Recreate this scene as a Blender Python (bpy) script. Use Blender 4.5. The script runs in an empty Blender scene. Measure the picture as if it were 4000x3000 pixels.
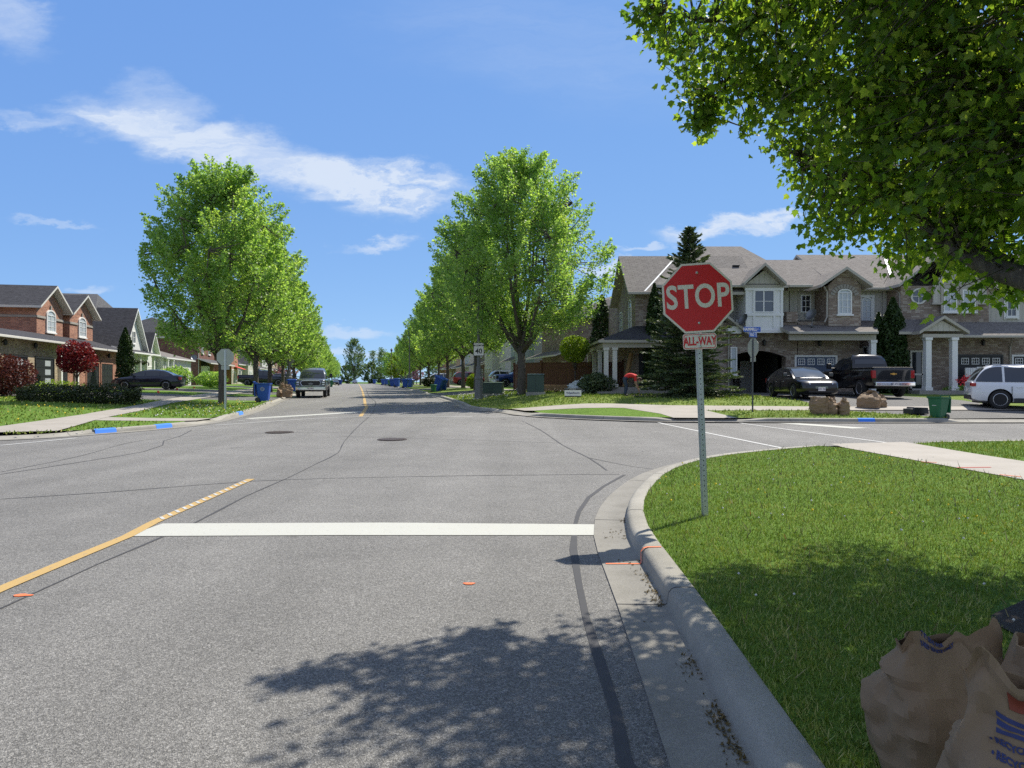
import bpy, bmesh, math, random
import numpy as np
from mathutils import Vector, Matrix, noise
R = math.radians
S = bpy.context.scene
COL = S.collection
random.seed(7); RNG = np.random.default_rng(7)
# ------------------------------------------------------------ camera, sky, sun, exposure
F = 2750.0; HOR = 1490.0; CAMZ = 1.6          # photo focal length in px, horizon row, eye height
cam_d = bpy.data.cameras.new('camera'); cam = bpy.data.objects.new('camera', cam_d); COL.objects.link(cam)
cam_d.sensor_width = 36; cam_d.sensor_fit = 'HORIZONTAL'; cam_d.lens = 36 * F / 4000
cam_d.clip_start = 0.1; cam_d.clip_end = 5000
cam.location = (0, 0, CAMZ); cam.rotation_euler = (R(90) - math.atan(10 / F), 0, 0)
S.camera = cam
SUN_AZ = math.atan2(.66, .75); SUN_EL = R(54)
sd = Vector((math.sin(SUN_AZ) * math.cos(SUN_EL), math.cos(SUN_AZ) * math.cos(SUN_EL), math.sin(SUN_EL)))
sl = bpy.data.lights.new('sun', 'SUN'); so = bpy.data.objects.new('sun', sl); COL.objects.link(so)
sl.energy = 4.6; sl.angle = R(.53); sl.color = (1, .94, .83)
so.rotation_euler = sd.to_track_quat('Z', 'Y').to_euler(); so.location = (0, 0, 60)
S.view_settings.view_transform = 'Standard'; S.view_settings.look = 'None'
S.view_settings.exposure = 0.55; S.view_settings.gamma = 1
S.cycles.max_bounces = 8; S.cycles.diffuse_bounces = 6; S.cycles.glossy_bounces = 3
S.cycles.transmission_bounces = 4; S.cycles.transparent_max_bounces = 6; S.cycles.use_denoising = False
S.cycles.sample_clamp_indirect = 6

W = bpy.data.worlds.new('World'); S.world = W; W.use_nodes = True
nt = W.node_tree; N = nt.nodes; L = nt.links; N.clear()
wout = N.new('ShaderNodeOutputWorld'); bg = N.new('ShaderNodeBackground'); bg.inputs[1].default_value = .125
L.new(bg.outputs[0], wout.inputs[0])
sky = N.new('ShaderNodeTexSky'); sky.sky_type = 'NISHITA'; sky.sun_disc = False
sky.sun_elevation = SUN_EL; sky.sun_rotation = SUN_AZ; sky.air_density = .6; sky.dust_density = 0; sky.ozone_density = 3; sky.altitude = 2000
sep = N.new('ShaderNodeSeparateColor'); hs = N.new('ShaderNodeCombineColor'); L.new(sky.outputs[0], sep.inputs[0])   # soft tone curve per channel
for _i, (_k, _p) in enumerate(((1.13, .46), (1.83, .36), (3.68, .17))):
    _n = N.new('ShaderNodeMath'); _n.operation = 'POWER'; _n.inputs[1].default_value = _p; L.new(sep.outputs[_i], _n.inputs[0])
    _q = N.new('ShaderNodeMath'); _q.operation = 'MULTIPLY'; _q.inputs[1].default_value = _k; L.new(_n.outputs[0], _q.inputs[0]); L.new(_q.outputs[0], hs.inputs[_i])
tc = N.new('ShaderNodeTexCoord'); sx = N.new('ShaderNodeSeparateXYZ'); L.new(tc.outputs['Generated'], sx.inputs[0])
def wm(op, a, b=None, c=None):
    n = N.new('ShaderNodeMath'); n.operation = op
    for i, v in enumerate((a, b, c)):
        if v is None: continue
        if isinstance(v, (int, float)): n.inputs[i].default_value = v
        else: L.new(v, n.inputs[i])
    return n.outputs[0]
yy = wm('MAXIMUM', sx.outputs[1], .02)
cu = wm('DIVIDE', sx.outputs[0], yy); cv = wm('DIVIDE', sx.outputs[2], yy)
front = wm('GREATER_THAN', sx.outputs[1], .02)
cvec0 = N.new('ShaderNodeCombineXYZ'); L.new(cu, cvec0.inputs[0]); L.new(cv, cvec0.inputs[1])
wmp = N.new('ShaderNodeMapping'); wmp.inputs['Scale'].default_value = (5, 11, 1); wmp.inputs['Rotation'].default_value = (0, 0, R(10)); L.new(cvec0.outputs[0], wmp.inputs[0])
wno = N.new('ShaderNodeTexNoise'); wno.inputs['Scale'].default_value = 1.6; wno.inputs['Detail'].default_value = 7; wno.inputs['Roughness'].default_value = .62; L.new(wmp.outputs[0], wno.inputs['Vector'])
wsb = N.new('ShaderNodeVectorMath'); wsb.operation = 'SUBTRACT'; wsb.inputs[1].default_value = (.5, .5, .5); L.new(wno.outputs['Color'], wsb.inputs[0])
wml = N.new('ShaderNodeVectorMath'); wml.operation = 'MULTIPLY'; wml.inputs[1].default_value = (.22, .085, 0); L.new(wsb.outputs[0], wml.inputs[0])
cvec = N.new('ShaderNodeVectorMath'); cvec.operation = 'ADD'; L.new(cvec0.outputs[0], cvec.inputs[0]); L.new(wml.outputs[0], cvec.inputs[1])
def cloud_noise(scale, sxy, rot, detail, dist=0.0):
    m = N.new('ShaderNodeMapping'); m.inputs['Rotation'].default_value = (0, 0, rot); m.inputs['Scale'].default_value = (sxy[0], sxy[1], 1)
    L.new(cvec.outputs[0], m.inputs[0])
    n = N.new('ShaderNodeTexNoise'); n.inputs['Scale'].default_value = scale; n.inputs['Detail'].default_value = detail
    n.inputs['Roughness'].default_value = .62; n.inputs['Distortion'].default_value = dist
    L.new(m.outputs[0], n.inputs['Vector']); return n.outputs[0]
n_st = cloud_noise(3.0, (1, 6), R(14), 9, .6)
n_fl = cloud_noise(34, (1, 1.8), R(4), 5, .3)
def blob(dx, dy, rx, ry, rot, st):   # positions of the cirrus patches as directions in the sky
    u = (dx * 1.808 - 2000) / F; v = (HOR - dy * 1.808) / F
    m = N.new('ShaderNodeMapping'); m.vector_type = 'TEXTURE'
    m.inputs['Location'].default_value = (u, v, 0); m.inputs['Rotation'].default_value = (0, 0, R(rot))
    m.inputs['Scale'].default_value = (rx * 1.808 / F, ry * 1.808 / F, 1); L.new(cvec.outputs[0], m.inputs[0])
    ln = N.new('ShaderNodeVectorMath'); ln.operation = 'LENGTH'; L.new(m.outputs[0], ln.inputs[0])
    mr = N.new('ShaderNodeMapRange'); mr.interpolation_type = 'SMOOTHERSTEP'
    mr.inputs[1].default_value = 1.3; mr.inputs[2].default_value = .25; mr.inputs[3].default_value = 0; mr.inputs[4].default_value = st
    L.new(ln.outputs['Value'], mr.inputs[0]); return mr.outputs[0]
def acc(lst):
    a = None
    for b in lst:
        o = blob(*b)
        a = o if a is None else wm('ADD', a, wm('MULTIPLY', o, wm('SUBTRACT', 1, a)))
    return a
big = acc([(210, 262, 150, 26, -9, .55), (330, 285, 200, 58, -14, .72), (500, 330, 220, 58, -16, .78), (660, 372, 200, 46, -10, .55),
           (360, 212, 110, 40, -20, .35), (55, 268, 130, 18, -10, .35), (1570, 487, 165, 20, 9, .95), (1690, 462, 60, 12, 9, .4), (110, 478, 100, 9, -2, .4), (195, 622, 80, 12, 0, .4),
           (10, 40, 150, 70, -30, .35), (1385, 537, 70, 8, 8, .5), (1325, 577, 45, 20, 0, .9), (750, 720, 110, 12, 0, .5), (790, 765, 90, 11, 0, .45),
           (2050, 560, 60, 40, 0, .8), (1250, 100, 500, 150, -10, .10)])
puf = acc([(850, 420, 135, 52, 3, 1.0), (890, 375, 110, 26, -5, .8), (760, 395, 130, 40, -8, .7), (825, 514, 95, 14, 8, .62)])
n_fi = cloud_noise(5.0, (1, 11), R(12), 8, 1.2)
fb = wm('MULTIPLY', big, wm('ADD', -.75, wm('ADD', wm('MULTIPLY', n_st, 1.9), wm('MULTIPLY', n_fi, 1.5))))
fp = wm('MULTIPLY', puf, wm('MULTIPLY', wm('SUBTRACT', wm('ADD', wm('MULTIPLY', n_fl, 1.7), wm('MULTIPLY', n_st, .8)), .72), 1.45))
cf = wm('MULTIPLY', wm('MINIMUM', wm('MAXIMUM', wm('ADD', fb, wm('MAXIMUM', fp, 0)), 0), .93), front)
mx = N.new('ShaderNodeMix'); mx.data_type = 'RGBA'; L.new(cf, mx.inputs[0]); L.new(hs.outputs[0], mx.inputs[6])
mx.inputs[7].default_value = (3.9, 4.4, 5.2, 1)
# pale veil added to the unseen sky overhead and behind, to whiten the shade
vz = N.new('ShaderNodeMapRange'); vz.interpolation_type = 'SMOOTHSTEP'; vz.inputs[1].default_value = .50; vz.inputs[2].default_value = .85; L.new(sx.outputs[2], vz.inputs[0])
vy = N.new('ShaderNodeMapRange'); vy.interpolation_type = 'SMOOTHSTEP'; vy.inputs[1].default_value = .25; vy.inputs[2].default_value = -.35; L.new(sx.outputs[1], vy.inputs[0])
vn = N.new('ShaderNodeTexNoise'); vn.inputs['Scale'].default_value = 2.2; vn.inputs['Detail'].default_value = 6; L.new(tc.outputs['Generated'], vn.inputs['Vector'])
vm = wm('MULTIPLY', wm('MAXIMUM', vz.outputs[0], vy.outputs[0]), wm('MINIMUM', wm('MULTIPLY', vn.outputs[0], 1.5), 1.0))
mv = N.new('ShaderNodeMix'); mv.data_type = 'RGBA'; L.new(wm('MULTIPLY', vm, .5), mv.inputs[0]); L.new(mx.outputs[2], mv.inputs[6]); mv.inputs[7].default_value = (4.4, 4.2, 4.0, 1)
L.new(mv.outputs[2], bg.inputs[0])

# ------------------------------------------------------------ terrain
_ys = np.arange(-700, 1201)
def _sm(v, k):
    kk = np.ones(k) / k; return np.convolve(np.pad(v, k // 2, mode='edge'), kk, mode='valid')[:len(v)]
_a = _sm(np.interp(_ys, [-700, 16, 24, 32, 40, 47, 55, 65, 80, 120, 260, 330, 1200], [0, 0, .10, .22, .38, .48, .55, .62, .68, .74, .74, .5, .5]), 5)
_c = _sm(np.interp(_ys, [-700, -20, 0, 11.5, 20, 28.7, 38, 54, 66, 117, 300, 1200], [30, -2.6, -3.65, -4.26, -5.1, -6.2, -7.9, -11.4, -14.0, -25.2, -65.5, -265]), 5)
def A(y): return np.interp(y, _ys, _a)
def C(y): return np.interp(y, _ys, _c)
_rr = _sm(np.interp(_ys, [25, 28, 31, 33, 40, 50, 70, 400], [0, .22, .44, .46, .46, .34, .28, .28]), 1)
def sst(t): t = np.clip(t, 0, 1); return t * t * (3 - 2 * t)
def H(x, y):
    c = C(y)
    r = np.interp(y, _ys, _rr) * sst((x - (c + 5.6)) / 5.0)
    l = .36 * sst(((c - 6.0) - x) / 11.0) * sst((y - 19) / 10.0)
    return A(y) + r + l
def Hf(x, y): return float(H(x, y))
def gp(px, py, dz=0.0):
    "where the sight line through a photo pixel meets the ground"
    k = (HOR - py) / F; y = 2.0
    while y < 400:
        if CAMZ + k * y <= Hf((px - 2000) / F * y, y) + dz: break
        y += .05
    return ((px - 2000) / F * y, y)
def X(px, y): return (px - 2000) / F * y
def Z(py, y): return CAMZ + (HOR - py) / F * y
# ------------------------------------------------------------ mesh helpers
class MB:
    def __init__(s): s.V = []; s.Fc = []; s.M = []
    def add(s, vs, fs, m=0):
        b = len(s.V); s.V += [tuple(v) for v in vs]
        for f in fs: s.Fc.append([b + i for i in f]); s.M.append(m)
    def poly(s, pts, m=0): s.add(pts, [list(range(len(pts)))], m)
    def box(s, x0, x1, y0, y1, z0, z1, m=0):
        vs = [(x, y, z) for z in (z0, z1) for y in (y0, y1) for x in (x0, x1)]
        s.add(vs, [(0, 2, 3, 1), (4, 5, 7, 6), (0, 1, 5, 4), (2, 6, 7, 3), (1, 3, 7, 5), (0, 4, 6, 2)], m)
    def hexa(s, p, m=0):  # 8 corners, bottom 4 ccw then top 4 ccw
        s.add(p, [(3, 2, 1, 0), (4, 5, 6, 7), (0, 1, 5, 4), (1, 2, 6, 5), (2, 3, 7, 6), (3, 0, 4, 7)], m)
    def tube(s, pts, rad, n=8, m=0, caps=True):
        pts = [Vector(p) for p in pts]; k = len(pts)
        if isinstance(rad, (int, float)): rad = [rad] * k
        rings = []; up = Vector((0, 0, 1))
        for i, p in enumerate(pts):
            d = (pts[min(i + 1, k - 1)] - pts[max(i - 1, 0)]).normalized()
            a = d.cross(up if abs(d.z) < .95 else Vector((1, 0, 0))).normalized(); b = d.cross(a).normalized()
            rings.append([p + (a * math.cos(t) + b * math.sin(t)) * rad[i] for t in [2 * math.pi * j / n for j in range(n)]])
        s.loft(rings, m, caps)
    def loft(s, rings, m=0, caps=True):
        b = len(s.V); n = len(rings[0])
        for r in rings: s.V += [tuple(v) for v in r]
        for i in range(len(rings) - 1):
            for j in range(n):
                s.Fc.append([b + i * n + j, b + i * n + (j + 1) % n, b + (i + 1) * n + (j + 1) % n, b + (i + 1) * n + j]); s.M.append(m)
        if caps:
            s.Fc.append([b + j for j in range(n)][::-1]); s.M.append(m)
            s.Fc.append([b + (len(rings) - 1) * n + j for j in range(n)]); s.M.append(m)
    def lathe(s, prof, n=16, m=0, cx=0, cy=0, rot=0):
        s.loft([[(cx + r * math.cos(rot + 2 * math.pi * j / n), cy + r * math.sin(rot + 2 * math.pi * j / n), z) for j in range(n)] for r, z in prof], m)
    def slab(s, pts, t, mt=0, ms=1):
        n = len(pts); b = len(s.V)
        s.V += [tuple(p) for p in pts] + [(p[0], p[1], p[2] - t) for p in pts]
        s.Fc.append([b + i for i in range(n)]); s.M.append(mt)
        s.Fc.append([b + n + i for i in range(n)][::-1]); s.M.append(ms)
        for i in range(n):
            j = (i + 1) % n; s.Fc.append([b + i, b + n + i, b + n + j, b + j]); s.M.append(ms)
    def ext(s, pts, d, m=0):   # planar polygon extruded along vector d
        n = len(pts); d = Vector(d); b = len(s.V)
        s.V += [tuple(p) for p in pts] + [tuple(Vector(p) + d) for p in pts]
        s.Fc.append([b + i for i in range(n)]); s.Fc.append([b + n + i for i in range(n)][::-1]); s.M += [m, m]
        for i in range(n):
            j = (i + 1) % n; s.Fc.append([b + i, b + n + i, b + n + j, b + j]); s.M.append(m)
    def build(s, name, mats, parent=None, smooth=False, bevel=0, loc=None, rot=None, fix=True, angle=None):
        me = bpy.data.meshes.new(name); me.from_pydata(s.V, [], s.Fc)
        if not isinstance(mats, (list, tuple)): mats = [mats]
        for m in mats: me.materials.append(m)
        me.polygons.foreach_set('material_index', s.M)
        if fix:
            bm = bmesh.new(); bm.from_mesh(me); bmesh.ops.recalc_face_normals(bm, faces=bm.faces)
            if smooth and angle is not None:
                for e in bm.edges:
                    if len(e.link_faces) == 2 and e.calc_face_angle(0) > angle: e.smooth = False
            bm.to_mesh(me); bm.free()
        me.polygons.foreach_set('use_smooth', [smooth] * len(me.polygons))
        boxuv(me)
        o = bpy.data.objects.new(name, me); COL.objects.link(o)
        if parent: o.parent = parent
        if loc: o.location = loc
        if rot: o.rotation_euler = rot
        if bevel:
            b = o.modifiers.new('bevel', 'BEVEL'); b.width = bevel; b.segments = 2; b.limit_method = 'ANGLE'
        return o
def boxuv(me):
    uv = me.uv_layers.new(name='UVMap'); me.update()
    co = np.empty(len(me.vertices) * 3); me.vertices.foreach_get('co', co); co = co.reshape(-1, 3)
    nl = len(me.loops); lv = np.empty(nl, dtype=np.int32); me.loops.foreach_get('vertex_index', lv)
    pn = np.empty(len(me.polygons) * 3); me.polygons.foreach_get('normal', pn); pn = pn.reshape(-1, 3)
    lt = np.empty(len(me.polygons), dtype=np.int32); me.polygons.foreach_get('loop_total', lt)
    n = np.repeat(pn, lt, axis=0); p = co[lv]
    t = np.stack([-n[:, 1], n[:, 0], np.zeros(nl)], 1); ln = np.linalg.norm(t, axis=1)
    flat = ln < .05; t[flat] = (1, 0, 0); ln[flat] = 1; t /= ln[:, None]
    b = np.cross(n, t)
    uv.data.foreach_set('uv', np.stack([(p * t).sum(1), (p * b).sum(1)], 1).astype(np.float32).ravel())
def fast_mesh(name, V, Fa, mat, parent=None, smooth=False, loc=None):
    "V (n,3), Fa (m,k) numpy arrays"
    me = bpy.data.meshes.new(name); k = Fa.shape[1]
    me.vertices.add(len(V)); me.vertices.foreach_set('co', np.asarray(V, dtype=np.float32).ravel())
    me.loops.add(Fa.size); me.loops.foreach_set('vertex_index', Fa.astype(np.int32).ravel())
    me.polygons.add(len(Fa)); me.polygons.foreach_set('loop_start', np.arange(0, Fa.size, k, dtype=np.int32))
    me.polygons.foreach_set('loop_total', np.full(len(Fa), k, dtype=np.int32))
    me.update(calc_edges=True); me.polygons.foreach_set('use_smooth', [smooth] * len(Fa))
    for m in (mat if isinstance(mat, (list, tuple)) else [mat]): me.materials.append(m)
    o = bpy.data.objects.new(name, me); COL.objects.link(o)
    if parent: o.parent = parent
    if loc: o.location = loc
    return o
def tag(o, label=None, cat=None, group=None, kind=None):
    if label: o['label'] = label
    if cat: o['category'] = cat
    if group: o['group'] = group
    if kind: o['kind'] = kind
    return o
def thing(name, label, cat, loc=(0, 0, 0), rz=0, group=None):
    o = bpy.data.objects.new(name, None); COL.objects.link(o); o.location = loc; o.rotation_euler = (0, 0, rz)
    o.empty_display_size = .2
    return tag(o, label, cat, group)
def copy_tree(o, parent=None, label=None, loc=None, rz=None, scale=None):
    c = o.copy(); COL.objects.link(c); c.parent = parent
    if label: c['label'] = label
    if loc is not None: c.location = loc
    if rz is not None: c.rotation_euler = (0, 0, rz)
    if scale is not None: c.scale = scale
    for ch in o.children: copy_tree(ch, c)
    return c
def sheet(name, poly, dz, mat, cell=2.0, kind='structure', Hfun=None):
    Hq = Hfun or H
    bm = bmesh.new(); vs = [bm.verts.new((p[0], p[1], 0)) for p in poly]; bm.faces.new(vs)
    bmesh.ops.triangulate(bm, faces=bm.faces[:])
    xs = [p[0] for p in poly]; ys = [p[1] for p in poly]
    for ax, lo, hi in ((0, min(xs), max(xs)), (1, min(ys), max(ys))):
        cl = cell if ax == 0 else 1.0
        if hi - lo > 200: cl = max(cl, 4.0) if ax == 0 else 1.0
        k = math.ceil(lo / cl + 1e-6)
        while k * cl < hi - 1e-6:
            co = [0, 0, 0]; co[ax] = k * cl; no = [0, 0, 0]; no[ax] = 1
            bmesh.ops.bisect_plane(bm, geom=bm.verts[:] + bm.edges[:] + bm.faces[:], plane_co=co, plane_no=no, dist=1e-5); k += 1
    v = bm.verts[:]; zz = Hq(np.array([q.co.x for q in v]), np.array([q.co.y for q in v])) + dz
    for q, z in zip(v, zz): q.co.z = float(z)
    bmesh.ops.recalc_face_normals(bm, faces=bm.faces)
    if sum(f.normal.z for f in bm.faces) < 0: bmesh.ops.reverse_faces(bm, faces=bm.faces)
    me = bpy.data.meshes.new(name); bm.to_mesh(me); bm.free(); me.materials.append(mat); boxuv(me)
    o = bpy.data.objects.new(name, me); COL.objects.link(o); tag(o, kind=kind); return o
def smooth_path(pts, step=.5):
    P = [Vector((p[0], p[1])) for p in pts]; out = []
    for i in range(len(P) - 1):
        p0 = P[max(i - 1, 0)]; p1 = P[i]; p2 = P[i + 1]; p3 = P[min(i + 2, len(P) - 1)]
        n = max(1, int((p2 - p1).length / step))
        if (p2 - p1).length > 25: n = max(n // 4, 2)
        for j in range(n):
            t = j / n
            out.append(.5 * ((2 * p1) + (p2 - p0) * t + (2 * p0 - 5 * p1 + 4 * p2 - p3) * t * t + (3 * p1 - p0 - 3 * p2 + p3) * t ** 3))
    out.append(P[-1]); return [(q.x, q.y) for q in out]
def offs(path, d):
    "offset a 2D path to its left by d"
    out = []
    for i, p in enumerate(path):
        a = path[max(i - 1, 0)]; b = path[min(i + 1, len(path) - 1)]
        t = Vector((b[0] - a[0], b[1] - a[1])).normalized(); out.append((p[0] - t.y * d, p[1] + t.x * d))
    return out
def strip(name, path, w, dz, mat, kind='structure', widths=None):
    "flat painted strip along a path, following the ground"
    mb = MB(); path = smooth_path(path, .8) if len(path) > 2 else [tuple(Vector(path[0]).lerp(Vector(path[1]), i / max(1, int((Vector(path[1]) - Vector(path[0])).length / .5)))) for i in range(max(1, int((Vector(path[1]) - Vector(path[0])).length / .5)) + 1)]
    if widths is None:
        a, b = offs(path, w / 2), offs(path, -w / 2)
    else:
        ws = [widths(i / len(path)) * w for i in range(len(path))]
        a = [offs(path, q / 2)[i] for i, q in enumerate(ws)]; b = [offs(path, -q / 2)[i] for i, q in enumerate(ws)]
    V = [(p[0], p[1], Hf(*p) + dz) for p in a] + [(p[0], p[1], Hf(*p) + dz) for p in b]; n = len(a)
    mb.add(V, [(i, i + n, i + n + 1, i + 1) for i in range(n - 1)])
    o = mb.build(name, mat); tag(o, kind=kind); return o
def text_mesh(body, size, mat, name, parent, loc, rot=(R(90), 0, 0), sx=1.0, off=0.0, ext=.002, space=1.0):
    cu = bpy.data.curves.new('t', 'FONT'); cu.body = body; cu.size = size; cu.align_x = 'CENTER'; cu.align_y = 'CENTER'
    cu.extrude = ext; cu.offset = off; cu.space_character = space; cu.resolution_u = 4
    o = bpy.data.objects.new('t', cu); COL.objects.link(o); dg = bpy.context.evaluated_depsgraph_get(); dg.update()
    me = bpy.data.meshes.new_from_object(o.evaluated_get(dg)); bpy.data.objects.remove(o); bpy.data.curves.remove(cu)
    for v in me.vertices: v.co.x *= sx
    me.name = name; me.materials.clear(); me.materials.append(mat)
    q = bpy.data.objects.new(name, me); COL.objects.link(q); q.parent = parent; q.location = loc; q.rotation_euler = rot
    return q
def inpoly(x, y, poly):
    r = np.zeros(len(x), bool); n = len(poly); j = n - 1
    for i in range(n):
        xi, yi = poly[i]; xj, yj = poly[j]
        c = ((yi > y) != (yj > y)) & (x < (xj - xi) * (y - yi) / (yj - yi + 1e-12) + xi); r ^= c; j = i
    return r
# ------------------------------------------------------------ materials
class Mat:
    def __init__(s, name):
        s.m = bpy.data.materials.new(name); s.m.use_nodes = True; s.t = s.m.node_tree; s.N = s.t.nodes; s.L = s.t.links
        s.b = s.N['Principled BSDF']; s.out = s.N['Material Output']; s._tc = None
    def co(s, k='Object'):
        if not s._tc: s._tc = s.N.new('ShaderNodeTexCoord')
        return s._tc.outputs[k]
    def mapv(s, src, scale=(1, 1, 1), rot=(0, 0, 0)):
        m = s.N.new('ShaderNodeMapping'); m.inputs['Scale'].default_value = scale; m.inputs['Rotation'].default_value = rot; s.L.new(src, m.inputs[0]); return m.outputs[0]
    def noise(s, scale, detail=3, rough=.55, src=None, dist=0):
        n = s.N.new('ShaderNodeTexNoise'); n.inputs['Scale'].default_value = scale; n.inputs['Detail'].default_value = detail
        n.inputs['Roughness'].default_value = rough; n.inputs['Distortion'].default_value = dist
        s.L.new(src or s.co(), n.inputs['Vector']); return n.outputs[0]
    def ramp(s, src, stops):
        r = s.N.new('ShaderNodeValToRGB'); e = r.color_ramp.elements
        while len(e) < len(stops): e.new(.5)
        for q, (p, c) in zip(e, stops): q.position = p; q.color = (c if len(c) == 4 else (*c, 1)) if isinstance(c, tuple) else (c, c, c, 1)
        s.L.new(src, r.inputs[0]); return r.outputs[0]
    def mix(s, f, a, b, mode='MIX'):
        n = s.N.new('ShaderNodeMix'); n.data_type = 'RGBA'; n.blend_type = mode
        for i, v in ((0, f), (6, a), (7, b)):
            if isinstance(v, (int, float)) and i == 0: n.inputs[0].default_value = v
            elif isinstance(v, tuple): n.inputs[i].default_value = (*v[:3], 1)
            else: s.L.new(v, n.inputs[i])
        return n.outputs[2]
    def bump(s, src, st, dist=.01):
        b = s.N.new('ShaderNodeBump'); b.inputs['Strength'].default_value = st; b.inputs['Distance'].default_value = dist
        s.L.new(src, b.inputs['Height']); s.L.new(b.outputs[0], s.b.inputs['Normal']); return b
    def set(s, color=None, rough=None, metal=None, spec=None, **k):
        for key, v in (('Base Color', color), ('Roughness', rough), ('Metallic', metal), ('Specular IOR Level', spec)):
            if v is None: continue
            if isinstance(v, tuple): s.b.inputs[key].default_value = (*v[:3], 1)
            elif isinstance(v, (int, float)): s.b.inputs[key].default_value = v
            else: s.L.new(v, s.b.inputs[key])
        for key, v in k.items(): s.b.inputs[key.replace('_', ' ')].default_value = v
        return s
M = {}
def plain(name, col, rough=.6, metal=0, var=.12, sc=3.0, bump=0, **k):
    m = Mat(name); c = col
    n = m.noise(sc, 4)
    cc = m.mix(n, tuple(v * (1 - var) for v in col), tuple(min(1, v * (1 + var)) for v in col))
    m.set(cc, rough, metal, **k)
    if bump: m.bump(m.noise(sc * 12, 3), bump, .01)
    M[name] = m.m; return m.m
def make_asphalt(name, base, light=1.0):
    m = Mat(name); v = m.N.new('ShaderNodeTexVoronoi'); v.inputs['Scale'].default_value = 170; m.L.new(m.co(), v.inputs['Vector'])
    v2 = m.N.new('ShaderNodeTexVoronoi'); v2.inputs['Scale'].default_value = 85; m.L.new(m.co(), v2.inputs['Vector'])
    sp = m.N.new('ShaderNodeSeparateColor'); m.L.new(v.outputs['Color'], sp.inputs[0])
    sp2 = m.N.new('ShaderNodeSeparateColor'); m.L.new(v2.outputs['Color'], sp2.inputs[0])
    c1 = m.ramp(sp.outputs[0], [(0, base * .3), (.5, base * .88), (.82, base * 1.45), (1, base * 2.5)])
    c2 = m.ramp(sp2.outputs[0], [(0, base * .5), (.7, base), (1, base * 1.8)])
    c = m.mix(.5, c1, c2)
    big = m.ramp(m.noise(.16, 4, .6), [(.3, .86), (.7, 1.12)])
    c = m.mix(1, c, big, 'MULTIPLY')
    st = m.ramp(m.noise(1.1, 6, .7), [(.25, .86), (.6, 1.03), (.8, 1.08)])
    c = m.mix(1, c, st, 'MULTIPLY'); c = m.mix(1, c, (1.03, 1.0, .935), 'MULTIPLY')
    lane = m.ramp(m.noise(1.0, 3, .5, m.mapv(m.co(), (.9, .035, 1))), [(.35, .90), (.65, 1.07)]); c = m.mix(1, c, lane, 'MULTIPLY')
    spot = m.ramp(m.noise(.9, 2, .5, m.mapv(m.co(), (2.1, 1.3, 1))), [(.70, 1.0), (.78, .72)]); c = m.mix(1, c, spot, 'MULTIPLY')
    m.set(c, .82, spec=.35); m.bump(v.outputs['Distance'], .55, .012); M[name] = m.m
make_asphalt('asphalt', .186); make_asphalt('drive_asphalt', .13)
m = Mat('concrete'); n = m.noise(1.3, 7, .65); c = m.ramp(n, [(.25, (.21, .198, .165)), (.55, (.31, .293, .25)), (.8, (.37, .35, .305))])
fine = m.ramp(m.noise(120, 3, .7), [(.3, .78), (.6, 1.08)]); c = m.mix(1, c, fine, 'MULTIPLY'); m.set(c, .85); m.bump(m.noise(38, 6, .7), .6, .012); M['concrete'] = m.m
m = Mat('gutter'); n = m.noise(2.2, 8, .7); c = m.ramp(n, [(.25, (.16, .15, .125)), (.5, (.225, .212, .182)), (.8, (.27, .257, .225))]); c = m.mix(1, c, m.ramp(m.noise(120, 3, .7), [(.3, .7), (.6, 1.1)]), 'MULTIPLY'); m.set(c, .85); m.bump(m.noise(90, 4), .3, .006); M['gutter'] = m.m
m = Mat('walk'); n = m.noise(.9, 7, .65); c = m.ramp(n, [(.25, (.27, .245, .205)), (.55, (.335, .305, .26)), (.8, (.38, .35, .305))])
fine = m.ramp(m.noise(90, 3, .7), [(.3, .85), (.6, 1.05)]); c = m.mix(1, c, fine, 'MULTIPLY'); m.set(c, .85); m.bump(m.noise(90, 4), .2, .005); M['walk'] = m.m
def make_grass(name, dark, mid, lite):
    m = Mat(name); n1 = m.noise(9, 6, .7); n2 = m.noise(.45, 4, .6); n3 = m.noise(60, 3, .7)
    c = m.ramp(n1, [(.28, dark), (.5, mid), (.75, lite)])
    c = m.mix(m.ramp(n2, [(.35, 0.0), (.7, .75)]), c, m.ramp(n1, [(.25, mid), (.8, tuple(v * 1.25 for v in lite))]))
    c = m.mix(1, c, m.ramp(n3, [(.3, .55), (.65, 1.25)]), 'MULTIPLY')
    m.set(c, .9, spec=.1); m.bump(n3, .9, .04); M[name] = m.m
make_grass('lawn', (.06, .12, .015), (.11, .20, .03), (.18, .28, .05))
make_grass('lawn_dry', (.07, .12, .02), (.13, .20, .035), (.26, .30, .09))
make_grass('ground_green', (.04, .075, .015), (.07, .13, .02), (.11, .17, .035))
def leaf_mat(name, cols, trans=.45, gloss=.35, patch=0):
    m = Mat(name); g = m.N.new('ShaderNodeNewGeometry')
    c = m.ramp(g.outputs['Random Per Island'], [(i / (len(cols) - 1), q) for i, q in enumerate(cols)])
    if patch: c = m.mix(1, c, m.ramp(m.noise(patch, 5, .7), [(.3, (.62, .74, .6)), (.5, (1, 1, 1)), (.7, (1.35, 1.12, 1.15))]), 'MULTIPLY')
    m.set(c, .5, spec=gloss)
    tr = m.N.new('ShaderNodeBsdfTranslucent'); tcn = m.mix(1, c, (1.5, 1.6, .62), 'MULTIPLY'); m.L.new(tcn, tr.inputs[0])
    ms = m.N.new('ShaderNodeMixShader'); ms.inputs[0].default_value = trans
    m.L.new(m.b.outputs[0], ms.inputs[1]); m.L.new(tr.outputs[0], ms.inputs[2]); m.L.new(ms.outputs[0], m.out.inputs[0]); M[name] = m.m
leaf_mat('leaf', [(.18, .29, .10), (.23, .355, .115), (.28, .41, .13), (.38, .49, .17)], .58, .7, .9)
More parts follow.
